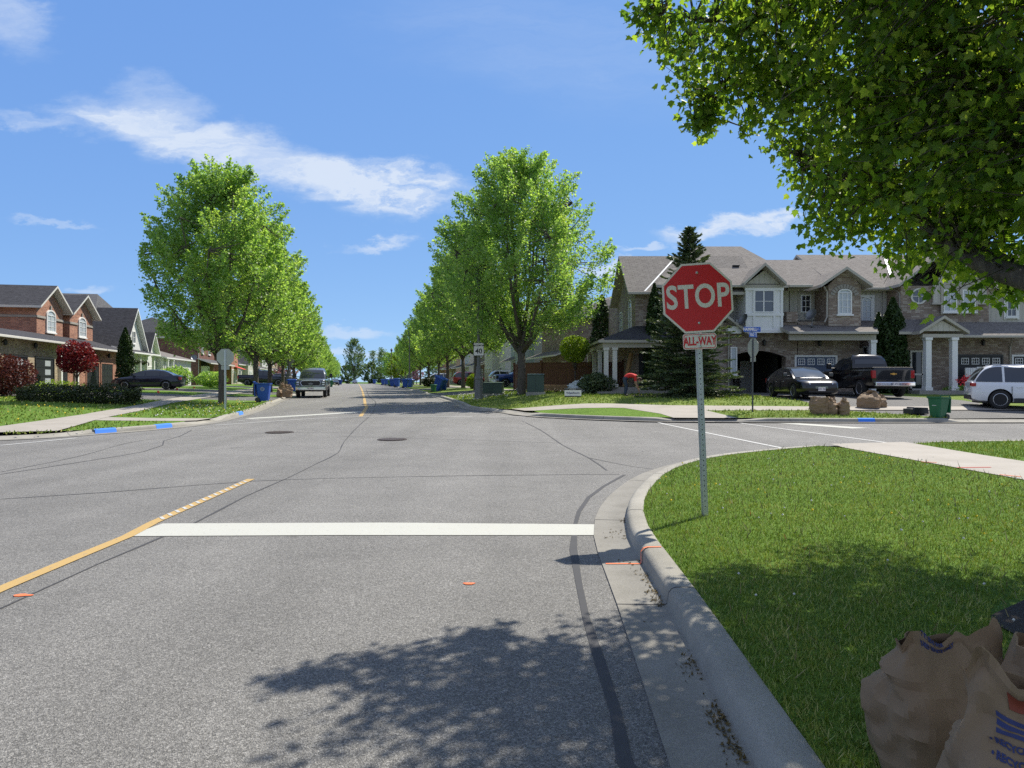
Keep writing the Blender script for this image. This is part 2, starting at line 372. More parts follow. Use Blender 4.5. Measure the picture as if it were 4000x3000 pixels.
leaf_mat('leaf_near', [(.08, .15, .03), (.13, .21, .035), (.20, .29, .05), (.36, .43, .08)], .62)
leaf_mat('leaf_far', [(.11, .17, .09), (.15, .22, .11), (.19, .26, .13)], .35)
leaf_mat('leaf_lime', [(.14, .22, .02), (.20, .28, .025), (.26, .33, .04)], .4)
leaf_mat('leaf_red', [(.08, .008, .012), (.16, .012, .02), (.27, .022, .03)], .3)
leaf_mat('leaf_maroon', [(.05, .012, .014), (.09, .018, .018), (.13, .03, .022)], .25)
leaf_mat('leaf_pink', [(.42, .20, .34), (.55, .30, .45), (.66, .42, .55)], .3)
leaf_mat('leaf_cedar', [(.018, .042, .012), (.03, .06, .014), (.05, .085, .02)], .12)
leaf_mat('leaf_spruce', [(.04, .07, .04), (.065, .10, .05), (.10, .135, .06), (.17, .19, .08)], .15)
leaf_mat('leaf_hedge', [(.02, .032, .010), (.035, .05, .014), (.07, .08, .02)], .1)
leaf_mat('blade', [(.10, .165, .02), (.16, .235, .03), (.23, .30, .05), (.46, .45, .19)], .15, .25, 1.3)
m = Mat('bark'); n = m.noise(5, 6, .7, m.mapv(m.co(), (3, 3, .6))); m.set(m.ramp(n, [(.3, (.045, .037, .03)), (.7, (.15, .125, .10))]), .9); m.bump(n, .8, .03); M['bark'] = m.m
plain('white', (.74, .74, .72), .5, var=.04); plain('offwhite', (.60, .585, .54), .6, var=.05); plain('beige', (.46, .43, .36), .65, var=.05)
plain('trim', (.40, .375, .32), .6, var=.05); plain('flash', (.27, .30, .34), .5, .2)
plain('black', (.012, .012, .014), .4); plain('dark', (.025, .025, .028), .6); plain('interior', (.07, .066, .06), .9)
plain('blue_door', (.055, .085, .15), .5); plain('door_black', (.018, .02, .024), .5); plain('door_tan', (.42, .36, .28), .6)
plain('galv', (.50, .52, .53), .38, .75, var=.18, sc=18, bump=.1); plain('galv_dark', (.20, .21, .22), .45, .7)
plain('signred', (.66, .018, .028), .38, var=.06); plain('signwhite', (.80, .74, .70), .4, var=.03); plain('signback', (.36, .37, .33), .5, .3)
plain('signblue', (.015, .09, .42), .4); plain('signblack', (.015, .015, .015), .5); plain('kraft', (.245, .165, .095), .8, var=.16, sc=5)
plain('kraft_dark', (.17, .11, .06), .85); plain('inkblue', (.03, .04, .13), .7); plain('inkred', (.24, .05, .025), .7)
plain('binblue', (.014, .075, .36), .42); plain('bingreen', (.012, .12, .05), .42); plain('binblack', (.03, .035, .03), .5)
plain('cabinet', (.035, .065, .048), .45); plain('conc_dark', (.17, .168, .16), .85, var=.2, sc=8, bump=.3)
plain('fence', (.105, .042, .025), .75, var=.2); plain('wood', (.36, .22, .10), .7, var=.2); plain('rock', (.42, .32, .20), .85, var=.35, sc=4, bump=.4)
plain('skin', (.50, .30, .21), .5); plain('shirt', (.62, .03, .03), .8); plain('jeans', (.035, .05, .085), .85); plain('shoe', (.02, .02, .02), .6)
plain('hairc', (.06, .04, .03), .8); plain('yellowp', (.62, .33, .06), .7, var=.15, sc=2); plain('sealant', (.05, .05, .053), .85, var=.25)
plain('orangep', (.70, .17, .06), .8, var=.3, sc=20); plain('bluep', (.04, .20, .70), .8); plain('redp', (.6, .06, .04), .8); plain('iron', (.09, .07, .06), .6, .5)
plain('stone', (.30, .28, .25), .85, var=.2, sc=6, bump=.3); plain('plastic_wrap', (.62, .66, .70), .25, var=.25, sc=4); plain('litter', (.10, .07, .02), .9, var=.5, sc=60)
plain('flower_red', (.6, .02, .03), .6); plain('mulch', (.035, .025, .018), .95, var=.5, sc=30, bump=.8); plain('lamp', (.10, .105, .11), .6, .2); plain('dandelion', (.75, .55, .02), .7)
plain('stalk', (.22, .19, .08), .8, var=.5, sc=9)
def paint_worn(name, col, lo=.42, hi=.5, sc=26):
    m = Mat(name); n = m.noise(sc, 6, .75); k = m.noise(1.5, 4)
    c = m.mix(k, tuple(v * .93 for v in col), col); c = m.mix(m.ramp(n, [(lo - .1, 1.0), (lo, .0)]), c, (.17, .17, .165)); m.set(c, .75); m.bump(m.noise(90, 3), .3, .006); M[name] = m.m
paint_worn('paint_white', (.45, .45, .40), .405); paint_worn('paint_yellow', (.45, .30, .105), .42); paint_worn('paint_thin', (.46, .46, .44), .40)
def car_paint(name, col, metal=.3):
    m = Mat(name); m.set(col, .28, metal); m.b.inputs['Coat Weight'].default_value = .9; m.b.inputs['Specular IOR Level'].default_value = .25; m.b.inputs['Coat Roughness'].default_value = .04
    k = m.noise(2, 3); m.set(m.mix(k, tuple(v * .92 for v in col), col)); M[name] = m.m
car_paint('car_black', (.006, .006, .008), 0); car_paint('car_white', (.72, .73, .75), 0); car_paint('car_grey', (.13, .14, .16), .5)
car_paint('car_red', (.32, .015, .02), .2); car_paint('car_blue', (.01, .04, .22), .4); car_paint('car_navy', (.012, .016, .035), .3)
m = Mat('glass'); m.set(m.mix(m.noise(.8, 3), (.012, .016, .022), (.03, .036, .045)), .06, spec=.9); M['glass'] = m.m
m = Mat('glass_sky'); m.set(m.mix(m.noise(1.2, 3), (.05, .065, .08), (.09, .11, .14)), .03, spec=.9); M['glass_sky'] = m.m
m = Mat('glass_blind'); s_ = m.mapv(m.co(), (0, 0, 1)); w = m.N.new('ShaderNodeTexWave'); w.bands_direction = 'Z'; w.inputs['Scale'].default_value = 9; m.L.new(m.co(), w.inputs[0])
m.set(m.mix(w.outputs[0], (.36, .40, .43), (.50, .54, .57)), .15, spec=.6); M['glass_blind'] = m.m
m = Mat('lens'); m.set((.7, .72, .75), .1, .6); M['lens'] = m.m
m = Mat('lens_red'); m.set((.35, .008, .01), .15); M['lens_red'] = m.m
m = Mat('chrome'); m.set((.72, .73, .75), .12, 1.0); M['chrome'] = m.m
m = Mat('tyre'); m.set((.018, .018, .019), .85); M['tyre'] = m.m
m = Mat('rim'); m.set((.55, .56, .58), .3, .8); M['rim'] = m.m
def brick(name, c1, c2, c3, mortar, bw=.24, bh=.083):
    m = Mat(name); b = m.N.new('ShaderNodeTexBrick'); b.inputs['Scale'].default_value = 1; b.inputs['Brick Width'].default_value = bw; b.inputs['Row Height'].default_value = bh
    b.inputs['Mortar Size'].default_value = .008; b.inputs['Mortar Smooth'].default_value = .3; b.inputs['Bias'].default_value = 0
    b.inputs['Color1'].default_value = (*c1, 1); b.inputs['Color2'].default_value = (*c2, 1); b.inputs['Mortar'].default_value = (*mortar, 1)
    m.L.new(m.co('UV'), b.inputs['Vector'])
    # per-brick variation
    wv = m.N.new('ShaderNodeTexWhiteNoise'); wv.noise_dimensions = '2D'
    sn = m.N.new('ShaderNodeVectorMath'); sn.operation = 'SNAP'; sn.inputs[1].default_value = (bw, bh, 1); m.L.new(m.co('UV'), sn.inputs[0]); m.L.new(sn.outputs[0], wv.inputs['Vector'])
    f = m.ramp(wv.outputs['Value'], [(.0, .0), (.68, 0.0), (.72, .75), (1, 1.0)])
    fm = m.N.new('ShaderNodeMath'); fm.operation = 'MULTIPLY'; m.L.new(f, fm.inputs[0])
    inv = m.N.new('ShaderNodeMath'); inv.operation = 'SUBTRACT'; inv.inputs[0].default_value = 1; m.L.new(b.outputs['Fac'], inv.inputs[1]); m.L.new(inv.outputs[0], fm.inputs[1])
    c = m.mix(fm.outputs[0], b.outputs['Color'], c3)
    c = m.mix(1, c, m.ramp(m.noise(.7, 5, .6), [(.3, .82), (.7, 1.14)]), 'MULTIPLY')
    m.set(c, .9, spec=.2); m.bump(inv.outputs[0], .5, .01); M[name] = m.m
brick('brick_brown', (.215, .155, .12), (.29, .225, .175), (.40, .34, .28), (.31, .285, .255))
brick('brick_tan', (.36, .28, .18), (.44, .36, .25), (.27, .21, .14), (.38, .33, .26))
brick('brick_red', (.35, .165, .11), (.43, .22, .15), (.26, .125, .09), (.34, .27, .22))
brick('brick_dark', (.19, .09, .07), (.24, .12, .09), (.14, .07, .058), (.22, .17, .15))
def shingle(name, c1, c2, c3):
    m = Mat(name); b = m.N.new('ShaderNodeTexBrick'); b.inputs['Scale'].default_value = 1; b.inputs['Brick Width'].default_value = .34; b.inputs['Row Height'].default_value = .15
    b.inputs['Mortar Size'].default_value = .012; b.inputs['Mortar Smooth'].default_value = .5; b.offset = .37
    b.inputs['Color1'].default_value = (*c1, 1); b.inputs['Color2'].default_value = (*c2, 1); b.inputs['Mortar'].default_value = (*tuple(v * .45 for v in c1), 1); m.L.new(m.co('UV'), b.inputs['Vector'])
    n = m.noise(3.2, 6, .7, m.mapv(m.co('UV'), (1, 2.4, 1))); c = m.mix(m.ramp(n, [(.4, 0.0), (.7, .8)]), b.outputs[0], c3)
    c = m.mix(1, c, m.ramp(m.noise(40, 3), [(.3, .82), (.7, 1.12)]), 'MULTIPLY'); m.set(c, .92, spec=.2)
    inv = m.N.new('ShaderNodeMath'); inv.operation = 'SUBTRACT'; inv.inputs[0].default_value = 1; m.L.new(b.outputs['Fac'], inv.inputs[1]); m.bump(inv.outputs[0], .7, .02); M[name] = m.m
shingle('roof_brown', (.145, .132, .122), (.20, .185, .17), (.255, .235, .215))
shingle('roof_dark', (.04, .04, .045), (.06, .06, .068), (.085, .085, .095))
shingle('roof_grey', (.08, .08, .085), (.11, .11, .12), (.14, .14, .14))
def siding(name, col, step=.3, vert=True):
    m = Mat(name); s = m.N.new('ShaderNodeSeparateXYZ'); m.L.new(m.co('UV'), s.inputs[0])
    q = m.N.new('ShaderNodeMath'); q.operation = 'MULTIPLY'; q.inputs[1].default_value = 1 / step; m.L.new(s.outputs[0 if vert else 1], q.inputs[0])
    fr = m.N.new('ShaderNodeMath'); fr.operation = 'FRACT'; m.L.new(q.outputs[0], fr.inputs[0])
    e = m.ramp(fr.outputs[0], [(.0, 1.0), (.12, 1.0), (.16, 0.0), (.97, 0.0), (1, 1.0)] if vert else [(0, 0.0), (.9, 1.0), (1, 0.0)])
    m.set(m.mix(m.noise(1, 4), tuple(v * .93 for v in col), col), .6); m.bump(e, .8, .025); M[name] = m.m
siding('siding_white', (.66, .66, .64)); siding('siding_beige', (.50, .475, .42)); siding('siding_blue', (.40, .47, .52), .13, False); siding('siding_lap', (.62, .62, .58), .13, False)
# ------------------------------------------------------------ ground, roads, kerbs, lawns
def grid_lines(lo, hi, near, far):
    a = []; v = lo
    while v < hi: a.append(v); v += far if (v < near[0] or v >= near[1]) else 2.0
    return a + [hi]
gx = grid_lines(-640, 640, (-80, 80), 40); gy = grid_lines(-200, 1000, (-20, 140), 20)
XX, YY = np.meshgrid(gx, gy); ZZ = H(XX, YY) - .09
V = np.stack([XX, YY, ZZ], -1).reshape(-1, 3); nx_ = len(gx); idx = np.arange(len(V)).reshape(len(gy), nx_)
Fq = np.stack([idx[:-1, :-1], idx[:-1, 1:], idx[1:, 1:], idx[1:, :-1]], -1).reshape(-1, 4)
tag(fast_mesh('ground', V, Fq, M['ground_green']), kind='structure')
def cl(y0, y1, off, step=4):
    n = max(2, int(abs(y1 - y0) / step)); return [(float(C(y0 + (y1 - y0) * i / n)) + off, y0 + (y1 - y0) * i / n) for i in range(n + 1)]
# kerb lines (foot of the kerb face)
K_NR = [(.4, -18), (.72, -6), (.92, 1), (1.0, 2.8), (1.1, 5), (1.19, 7.2), (1.45, 8.8), (1.92, 10.4), (2.56, 12), (3.57, 13.6), (4.7, 14.7), (6.3, 15.8), (7.5, 16.5), (9.4, 16.95), (11.5, 17.3), (16, 17.8), (26, 18.6), (60, 21)]
K_FR = [(60, 27.8), (30, 25.6), (15.6, 25.25), (10, 25.3), (6.0, 25.45), (4.2, 25.7), (2.6, 26.4), (1.3, 27.6), (.35, 29.3), (-.3, 31.2)] + cl(34, 300, 5.2)[0:]
K_FL = cl(300, 40, -5.2) + [(-12.2, 34), (-11.45, 30), (-11.1, 27.4), (-10.85, 25.2), (-11.1, 23), (-12.2, 20.6), (-13.6, 18.9), (-18, 16.9), (-30, 14), (-70, 9)]
K_NL = [(-70, 0), (-30, 4.5), (-18, 7), (-13, 7.4), (-10.6, 6), (-9.2, 3.5), (-8.7, 0), (-8.3, -6), (-8, -18)]
pNR, pFR, pFL, pNL = [smooth_path(k, .6) for k in (K_NR, K_FR, K_FL, K_NL)]
road_poly = [(.4, -18)] + pNR[1:] + pFR + pFL + pNL
o = sheet('road', road_poly, 0, M['asphalt'], 3.0)
def kerb(path, side, drops, name='kerb'):
    "side=+1: lawn to the left of the path. drops: (s0,s1) stretches lowered for ramps and driveways (by path x/y test)"
    prof = [(-.35, .004), (-.35, .012), (-.012, .012), (.0, .02), (.014, .10), (.035, .127), (.065, .138), (.175, .140), (.20, .13), (.20, -.05)]
    mb = MB(); rings = []
    for i, p in enumerate(path):
        a = path[max(i - 1, 0)]; b = path[min(i + 1, len(path) - 1)]; t = Vector((b[0] - a[0], b[1] - a[1])).normalized(); nn = Vector((-t.y, t.x)) * side
        k = drops(p); ring = []
        for d, z in prof:
            q = (p[0] + nn.x * d, p[1] + nn.y * d); zz = z if d < 0 or z < 0 else (.012 + (z - .012) * k if d < .15 else (z if k > .9 else min(z, .10 * min(1, (d / .21)) if k < .5 else z)))
            ring.append((q[0], q[1], Hf(p[0], p[1]) + zz))
        rings.append(ring)
    b0 = 0; n = len(prof)
    vs = [v for r in rings for v in r]; fs = [(i * n + j, i * n + j + 1, (i + 1) * n + j + 1, (i + 1) * n + j) for i in range(len(rings) - 1) for j in range(n - 1)]
    mb.add(vs, fs); mb.M = [1 if q % (n - 1) < 3 else 0 for q in range(len(fs))]; o = mb.build(name, [M['concrete'], M['gutter']], smooth=True, angle=R(35)); tag(o, kind='structure')
    jb = MB(); acc_ = 0   # tooled joints
    for i in range(1, len(path) - 1):
        acc_ += (Vector(path[i]) - Vector(path[i - 1])).length
        if acc_ < 2.9 or Vector(path[i]).length > 45: continue
        acc_ = 0; t = (Vector(path[i + 1]) - Vector(path[i - 1])).normalized(); r = rings[i]; b_ = len(jb.V)
        for q in r[1:-1]: jb.V += [(q[0] - t.x * .006, q[1] - t.y * .006, q[2] + .0022), (q[0] + t.x * .006, q[1] + t.y * .006, q[2] + .0022)]
        for q in range(len(r) - 3): jb.Fc.append([b_ + 2 * q, b_ + 2 * q + 1, b_ + 2 * q + 3, b_ + 2 * q + 2]); jb.M.append(0)
    if jb.V: tag(jb.build('kerb_joints', M['sealant'], fix=False), kind='structure')
    return o
def dn(lst, soft=.8):
    def f(p):
        k = 1.0
        for (x0, x1, y0, y1) in lst:
            d = max(x0 - p[0], p[0] - x1, y0 - p[1], p[1] - y1)
            k = min(k, max(0.06, min(1, d / soft)))
        return k
    return f
kerb(pNR, -1, dn([(7.6, 9.3, 15, 18), (20, 27, 16, 20)]))
kerb(pFR, -1, dn([(-.5, 1.0, 28.6, 32), (5.9, 8.1, 25, 26), (16.2, 60, 24, 29), (-8, -5.6, 47, 58), (-14, -10, 68, 78), (-20, -16, 90, 98)]))
kerb(pFL, -1, dn([(-12, -10.5, 24.2, 26.6), (-14, -12.4, 18, 20.2), (-15.5, -13.2, 40, 46.2), (-18, -16, 51, 59), (-24, -20, 72, 80)]))
kerb(pNL, -1, dn([]))
# lawns: raised to the top of the kerbs
LZ = .122
lawn_NR = offs(pNR, -.2); i0 = next(i for i, p in enumerate(lawn_NR) if p[0] > 7.35)
lawn_nr_poly = lawn_NR[:i0] + [(7.35, 15.6), (7.5, 13.4), (7.65, 10.6), (7.7, 5), (7.7, -18)]
sheet('lawn', lawn_nr_poly, LZ, M['lawn'], 1.0)
lawn_nr2 = [(9.45, 16.6)] + [p for p in lawn_NR if p[0] > 9.5] + [(60, -18), (9.5, -18), (9.5, 5), (9.45, 11), (9.4, 14)]
sheet('lawn', lawn_nr2, LZ, M['lawn'], 2.0)
sheet('sidewalk', [(7.35, 15.6), (7.45, 16.45), (9.4, 16.9), (9.45, 16.6), (9.4, 14), (9.45, 11), (9.5, 5), (9.5, -18), (7.7, -18), (7.7, 5), (7.65, 10.6), (7.5, 13.4)], LZ + .012, M['walk'], 1.0)
# far right corner: boulevard island, sidewalk, lawns and driveways
fr = offs(pFR, -.2)
rx = lambda y, o: float(C(y)) + o
isl = [p for p in fr if 1.0 < p[0] < 5.9 and p[1] < 29]          # along the kerb, right to left
sheet('lawn', [(5.9, 25.6)] + isl + [(.9, 29.3), (2.2, 28.9), (4.5, 28.3), (5.62, 26.6)], LZ, M['lawn'], 1.0)
boul = [p for p in fr if 8.1 < p[0] < 15.8 and p[1] < 27]
sheet('lawn', [(15.8, 25.5)] + boul + [(8.08, 25.5), (7.58, 27.56), (11.5, 27.6), (12.9, 27.65)], LZ, M['lawn_dry'], 1.0)
walk_fr = [(60, 28), (17.5, 27.7), (12.9, 27.65), (7.6, 27.55), (8.15, 25.42), (5.85, 25.5), (5.6, 26.6), (4.5, 28.3), (2.2, 28.9), (.9, 29.3), (.55, 29.6), (-.05, 31.2),
           (1.5, 30.6), (3.4, 30.0), (6.5, 29.2), (12.7, 28.75), (17.5, 28.8), (60, 29.2)]
sheet('sidewalk', walk_fr, LZ + .008, M['walk'], 1.0)
mr = [p for p in fr if p[1] > 31.3 and p[1] < 49]
lawn_big = [(12.7, 28.75), (6.5, 29.2), (3.4, 30.0), (1.5, 30.6), (-.05, 31.3)] + mr + [(rx(49, 7.5), 49), (rx(49, 24), 49), (7.2, 48), (7.2, 39.9), (12.0, 39.9), (12.6, 36)]
sheet('lawn', lawn_big, LZ, M['lawn_dry'], 1.0)
sheet('driveway', [(12.9, 27.64), (15.9, 25.45), (60, 27.9), (60, 27.9 + .05), (17.5, 27.69)], LZ - .02, M['drive_asphalt'], 1.0)
sheet('driveway', [(12.72, 28.76), (17.5, 28.81), (20.0, 28.8), (19.3, 40), (12.05, 40), (12.65, 36)], LZ, M['drive_asphalt'], 1.0)
sheet('lawn', [(20.0, 28.8), (24.2, 28.82), (23.9, 33), (23.4, 39.9), (19.32, 39.9)], LZ, M['lawn_dry'], 1.0)
sheet('driveway', [(24.2, 28.82), (34, 28.9), (33, 40), (23.42, 40), (23.9, 33)], LZ, M['drive_asphalt'], 1.0)
# right side of the main road beyond the corner house
def R2(y, o): return (float(C(y)) + o, y)
def band(y0, y1, o0, o1, step=6):
    n = max(2, int((y1 - y0) / step)); ys = [y0 + (y1 - y0) * i / n for i in range(n + 1)]
    return [R2(y, o0) for y in ys] + [R2(y, o1) for y in ys[::-1]]
sheet('sidewalk', band(49.1, 300, 9.6, 11.2), LZ + .01, M['walk'], 2.0)
DR = [(49.2, 56), (68, 76), (90, 97), (112, 119)]
for a_, b_ in DR:
    sheet('driveway', band(a_, b_, 5.4, 9.58), LZ - .01, M['drive_asphalt'], 2.0); sheet('driveway', band(a_, b_, 11.22, 19.5), LZ, M['drive_asphalt'], 2.0)
ed = [56] + [v for d in DR[1:] for v in d] + [300]
for i in range(0, len(ed), 2):
    sheet('lawn', band(ed[i], ed[i + 1], 5.4, 9.58), LZ, M['lawn_dry'], 2.0); sheet('lawn', band(ed[i], ed[i + 1], 11.22, 19.5), LZ, M['lawn'], 2.0)
# left side
fl = offs(pFL, -.2)
swL_in = [(-13.05, 20.2), (-14.4, 24.3), (-14.75, 25.7), (-15.4, 29), (-17.0, 35), (-18.45, 43)] + [R2(y, -9.2) for y in (50, 60, 80, 120, 200, 300)]
swL_out = [(-15.6, 19.2), (-15.85, 23.6), (-16.1, 26.5), (-16.9, 30.5), (-18.5, 37), (-20.0, 43.5)] + [R2(y, -10.8) for y in (50, 60, 80, 120, 200, 300)]
sheet('sidewalk', swL_in + swL_out[::-1], LZ + .012, M['walk'], 1.0)
sheet('sidewalk', [(-14.4, 24.3), (-11.4, 24.4), (-11.02, 24.6), (-10.98, 25.8), (-14.75, 25.7)], LZ + .006, M['walk'], 1.0)
isl2 = [p for p in fl if 20.3 < p[1] < 24.3 and p[0] > -13.2]
sheet('lawn', isl2 + [(-13.0, 20.3), (-14.38, 24.28), (-11.3, 24.38)], LZ, M['lawn'], 1.0)
bl = [p for p in fl if 25.9 < p[1] < 40.2 and p[0] > -14]
sheet('lawn', bl[::-1] and ([(-14.72, 25.72)] + [(-11.15, 25.82)] + bl[::-1] + [(-13.75, 40.2), (-17.95, 40.2), (-17.0, 35), (-15.4, 29)]), LZ, M['lawn'], 1.0)
def seg(line, y):
    ys = [p[1] for p in line]; return (float(np.interp(y, ys, [p[0] for p in line])), y)
def left_band(a_, b_, kind, mat):
    n = max(2, int((b_ - a_) / 3)); ys = [a_ + (b_ - a_) * i / n for i in range(n + 1)]
    sheet(kind, [R2(y, -5.4) for y in ys] + [(seg(swL_in, y)[0] + .02, y) for y in ys[::-1]], LZ - (.012 if kind == 'driveway' else 0), mat, 2.0)
def left_yard(a_, b_, kind, mat, far=-23):
    n = max(2, int((b_ - a_) / 3)); ys = [a_ + (b_ - a_) * i / n for i in range(n + 1)]
    sheet(kind, [(seg(swL_out, y)[0] - .02, y) for y in ys] + [R2(y, far) for y in ys[::-1]], LZ, mat, 2.0)
for a_, b_ in ((40.2, 46), (51, 59), (72, 80)):
    left_band(a_, b_, 'driveway', M['drive_asphalt'])
for a_, b_ in ((46, 51), (59, 72), (80, 300)):
    left_band(a_, b_, 'lawn', M['lawn'])
for a_, b_ in ((37.5, 45), (50.5, 58.5), (71, 79)): left_yard(a_, b_, 'driveway', M['drive_asphalt'])
for a_, b_ in ((45, 50.5), (58.5, 71), (79, 300)): left_yard(a_, b_, 'lawn', M['lawn'])
sheet('lawn', [(-18.6, 37.48), (-16.92, 30.5), (-16.12, 26.5), (-15.87, 23.6), (-15.62, 19.2), (-30, 15.4), (-60, 10.5), (-60, 37.48)], LZ, M['lawn'], 2.0)
nl = offs(pNL, -.2); sheet('lawn', nl + [(-70, -18)], LZ, M['lawn'], 4.0)
# painted lines, sealed cracks, spray marks
PZ = .006
def quad_marks(name, poly, mat, dz=PZ): return sheet(name, poly, dz, mat, 1.0)
def ln(p, q): return (gp(*p), gp(*q))
quad_marks('stop_line', [gp(490, 2098), gp(635, 2050), gp(1500, 2045), gp(2327, 2052), gp(2332, 2096), gp(1300, 2093)], M['paint_white'])
yl = [(-3.52, -10), (-3.72, 2), (-3.93, 5.4), gp(497, 2100), gp(597, 2045), gp(980, 1874)]
strip('centre_line', yl[:5], .125, PZ + .002, M['paint_yellow']); strip('centre_line', [yl[4], yl[5]], .125, PZ + .002, M['paint_yellow'])
a_ = Vector(gp(622, 2034)); b_ = Vector(gp(968, 1880))
for i in range(15):
    q = a_.lerp(b_, (i + .3) / 15) + Vector((-.01, 0)); strip('marking_dash', [(q.x - .055, q.y + .10), (q.x + .05, q.y - .04)], .04, PZ + .006, M['paint_thin'])
strip('centre_line', [(gp(1408, 1627)), gp(1432, 1590)] + [R2(y, -.1 + .1) for y in (38, 46, 60, 80, 110, 150, 200, 300)], .16, PZ, M['paint_yellow'])
strip('stop_line', ln((967, 1636), (1415, 1609)), .55, PZ, M['paint_white'])
strip('crosswalk_line', [gp(929, 1645), gp(1400, 1615), gp(1925, 1615)], .12, PZ + .003, M['paint_thin'])
strip('crosswalk_line', [gp(840, 1662), gp(1400, 1628), gp(2060, 1628)], .12, PZ, M['paint_thin'])
strip('crosswalk_line', ln((2572, 1651), (3122, 1764)), .12, PZ, M['paint_thin'])
strip('crosswalk_line', ln((2886, 1652), (3600, 1748)), .12, PZ, M['paint_thin'])
strip('crosswalk_line', ln((0, 1741), (300, 1712)), .12, PZ, M['paint_thin'])
quad_marks('stop_line', [gp(3022, 1652), gp(3105, 1652), gp(3395, 1673), gp(3330, 1675)], M['paint_white'])
def crack(pts, w=.035):
    g = [gp(*p) for p in pts]
    strip('sealed_crack', g, w, .004, M['sealant'], widths=lambda t: .75 + .5 * noise.noise(Vector((t * 30, g[0][0], g[0][1]))))
crack([(2480, 3050), (2441, 2990), (2405, 2800), (2345, 2600), (2290, 2420), (2262, 2290), (2240, 2150), (2245, 2060), (2262, 2000), (2300, 1945), (2360, 1900), (2440, 1856)], .075)
crack([(0, 2380), (380, 2210), (760, 2045), (960, 1940), (1120, 1870), (1240, 1810), (1320, 1770), (1345, 1725), (1400, 1665), (1450, 1620), (1462, 1600)], .035)
crack([(0, 1951), (420, 1925), (1000, 1880), (1500, 1866), (2000, 1858), (2420, 1855)], .035)
crack([(0, 1855), (350, 1800), (560, 1765), (635, 1740), (640, 1722), (700, 1705), (750, 1680)], .04)
crack([(0, 1845), (300, 1785), (560, 1720), (900, 1697), (1200, 1690), (1400, 1692)], .025)
crack([(2040, 1645), (2110, 1680), (2200, 1740), (2300, 1790), (2370, 1838)], .05)
crack([(1340, 1705), (1700, 1715), (2190, 1732)], .025); crack([(2300, 1790), (2480, 1825), (2600, 1840)], .03)
crack([(1462, 1590), (1466, 1570), (1440, 1545), (1430, 1520)], .07)
# manhole covers
def manhole(px, py, r, label):
    x, y = gp(px, py); t = thing('manhole_cover', label, 'manhole cover', (x, y, Hf(x, y) + .002))
    mb = MB(); mb.lathe([(r, 0), (r, .012), (r * .9, .014)], 28); mb.build('rim_ring', M['iron'], t)
    mb = MB()
    for i in range(-5, 6):
        h = math.sqrt(max(0, (r * .88) ** 2 - (i * r * .16) ** 2)); mb.box(-h, h, i * r * .16 - .02, i * r * .16 + .02, .0145, .022)
        mb.box(i * r * .16 - .02, i * r * .16 + .02, -h, h, .0145, .0215)
    mb.build('grate', M['iron'], t)
manhole(1092, 1690, .42, 'round iron manhole cover in the asphalt farther back, nearer the left kerb')
manhole(1532, 1718, .40, 'round iron manhole cover in the middle of the intersection')
def spray(name, pts, mat, w, dz=PZ):
    g = [p if isinstance(p[0], float) else gp(*p) for p in pts]; o = strip(name, g, w, dz, mat); return o
x, y = gp(1832, 2290); sheet('spray_mark', [(x + .045 * math.cos(t) * (1 + .3 * math.sin(3 * t)), y + .035 * math.sin(t) * (1 + .3 * math.cos(2 * t))) for t in np.linspace(0, 6.28, 14)[:-1]], PZ, M['orangep'], 1)
x, y = gp(90, 2335); sheet('spray_mark', [(x + .075 * math.cos(t), y + .03 * math.sin(t) * (1 + .4 * math.cos(3 * t))) for t in np.linspace(0, 6.28, 12)[:-1]], PZ, M['orangep'], 1)
def kerb_paint(path, side, i, n, mat, full=True):
    prof = [(-.012, .016), (-.003, .024), (.011, .103), (.033, .131), (.065, .142), (.175, .144)]
    vs = []
    for p_i in range(i, i + n + 1):
        f = p_i - int(p_i); k = int(p_i); p = Vector(path[k]).lerp(Vector(path[k + 1]), f); t = (Vector(path[k + 1]) - Vector(path[k])).normalized(); nn = Vector((-t.y, t.x)) * side
        vs += [(p.x + nn.x * d, p.y + nn.y * d, Hf(p.x, p.y) + z) for d, z in prof]
    m_ = len(prof); mb = MB(); mb.add(vs, [(a * m_ + b, a * m_ + b + 1, (a + 1) * m_ + b + 1, (a + 1) * m_ + b) for a in range(n) for b in range(m_ - 1)])
    tag(mb.build('kerb_paint', mat, smooth=True), kind='structure')
def near(path, x, y): return min(range(len(path) - 1), key=lambda i: (path[i][0] - x) ** 2 + (path[i][1] - y) ** 2)
kerb_paint(pFL, -1, near(pFL, -12.0, 20.9), 1, M['bluep']); kerb_paint(pFL, -1, near(pFL, -11.2, 22.8), 1, M['bluep']); kerb_paint(pFL, -1, near(pFL, -11.5, 30.2), 1, M['bluep'])
kerb_paint(pFR, -1, near(pFR, 13.3, 25.3), 1, M['bluep'])
# orange line over the near kerb
kx, ky = 1.125, 6.12
mb = MB(); prof = [(-.31, .016), (-.012, .016), (-.003, .024), (.011, .103), (.033, .132), (.065, .143), (.19, .144)]
vs = []
for j, (d, z) in enumerate(prof): vs += [(kx + d, ky + (.0 if j < 3 else .08) - .016, z), (kx + d, ky + (.0 if j < 3 else .08) + .016, z)]
mb.add(vs, [(2 * i, 2 * i + 1, 2 * i + 3, 2 * i + 2) for i in range(len(prof) - 1)]); tag(mb.build('spray_mark', M['orangep']), kind='structure')
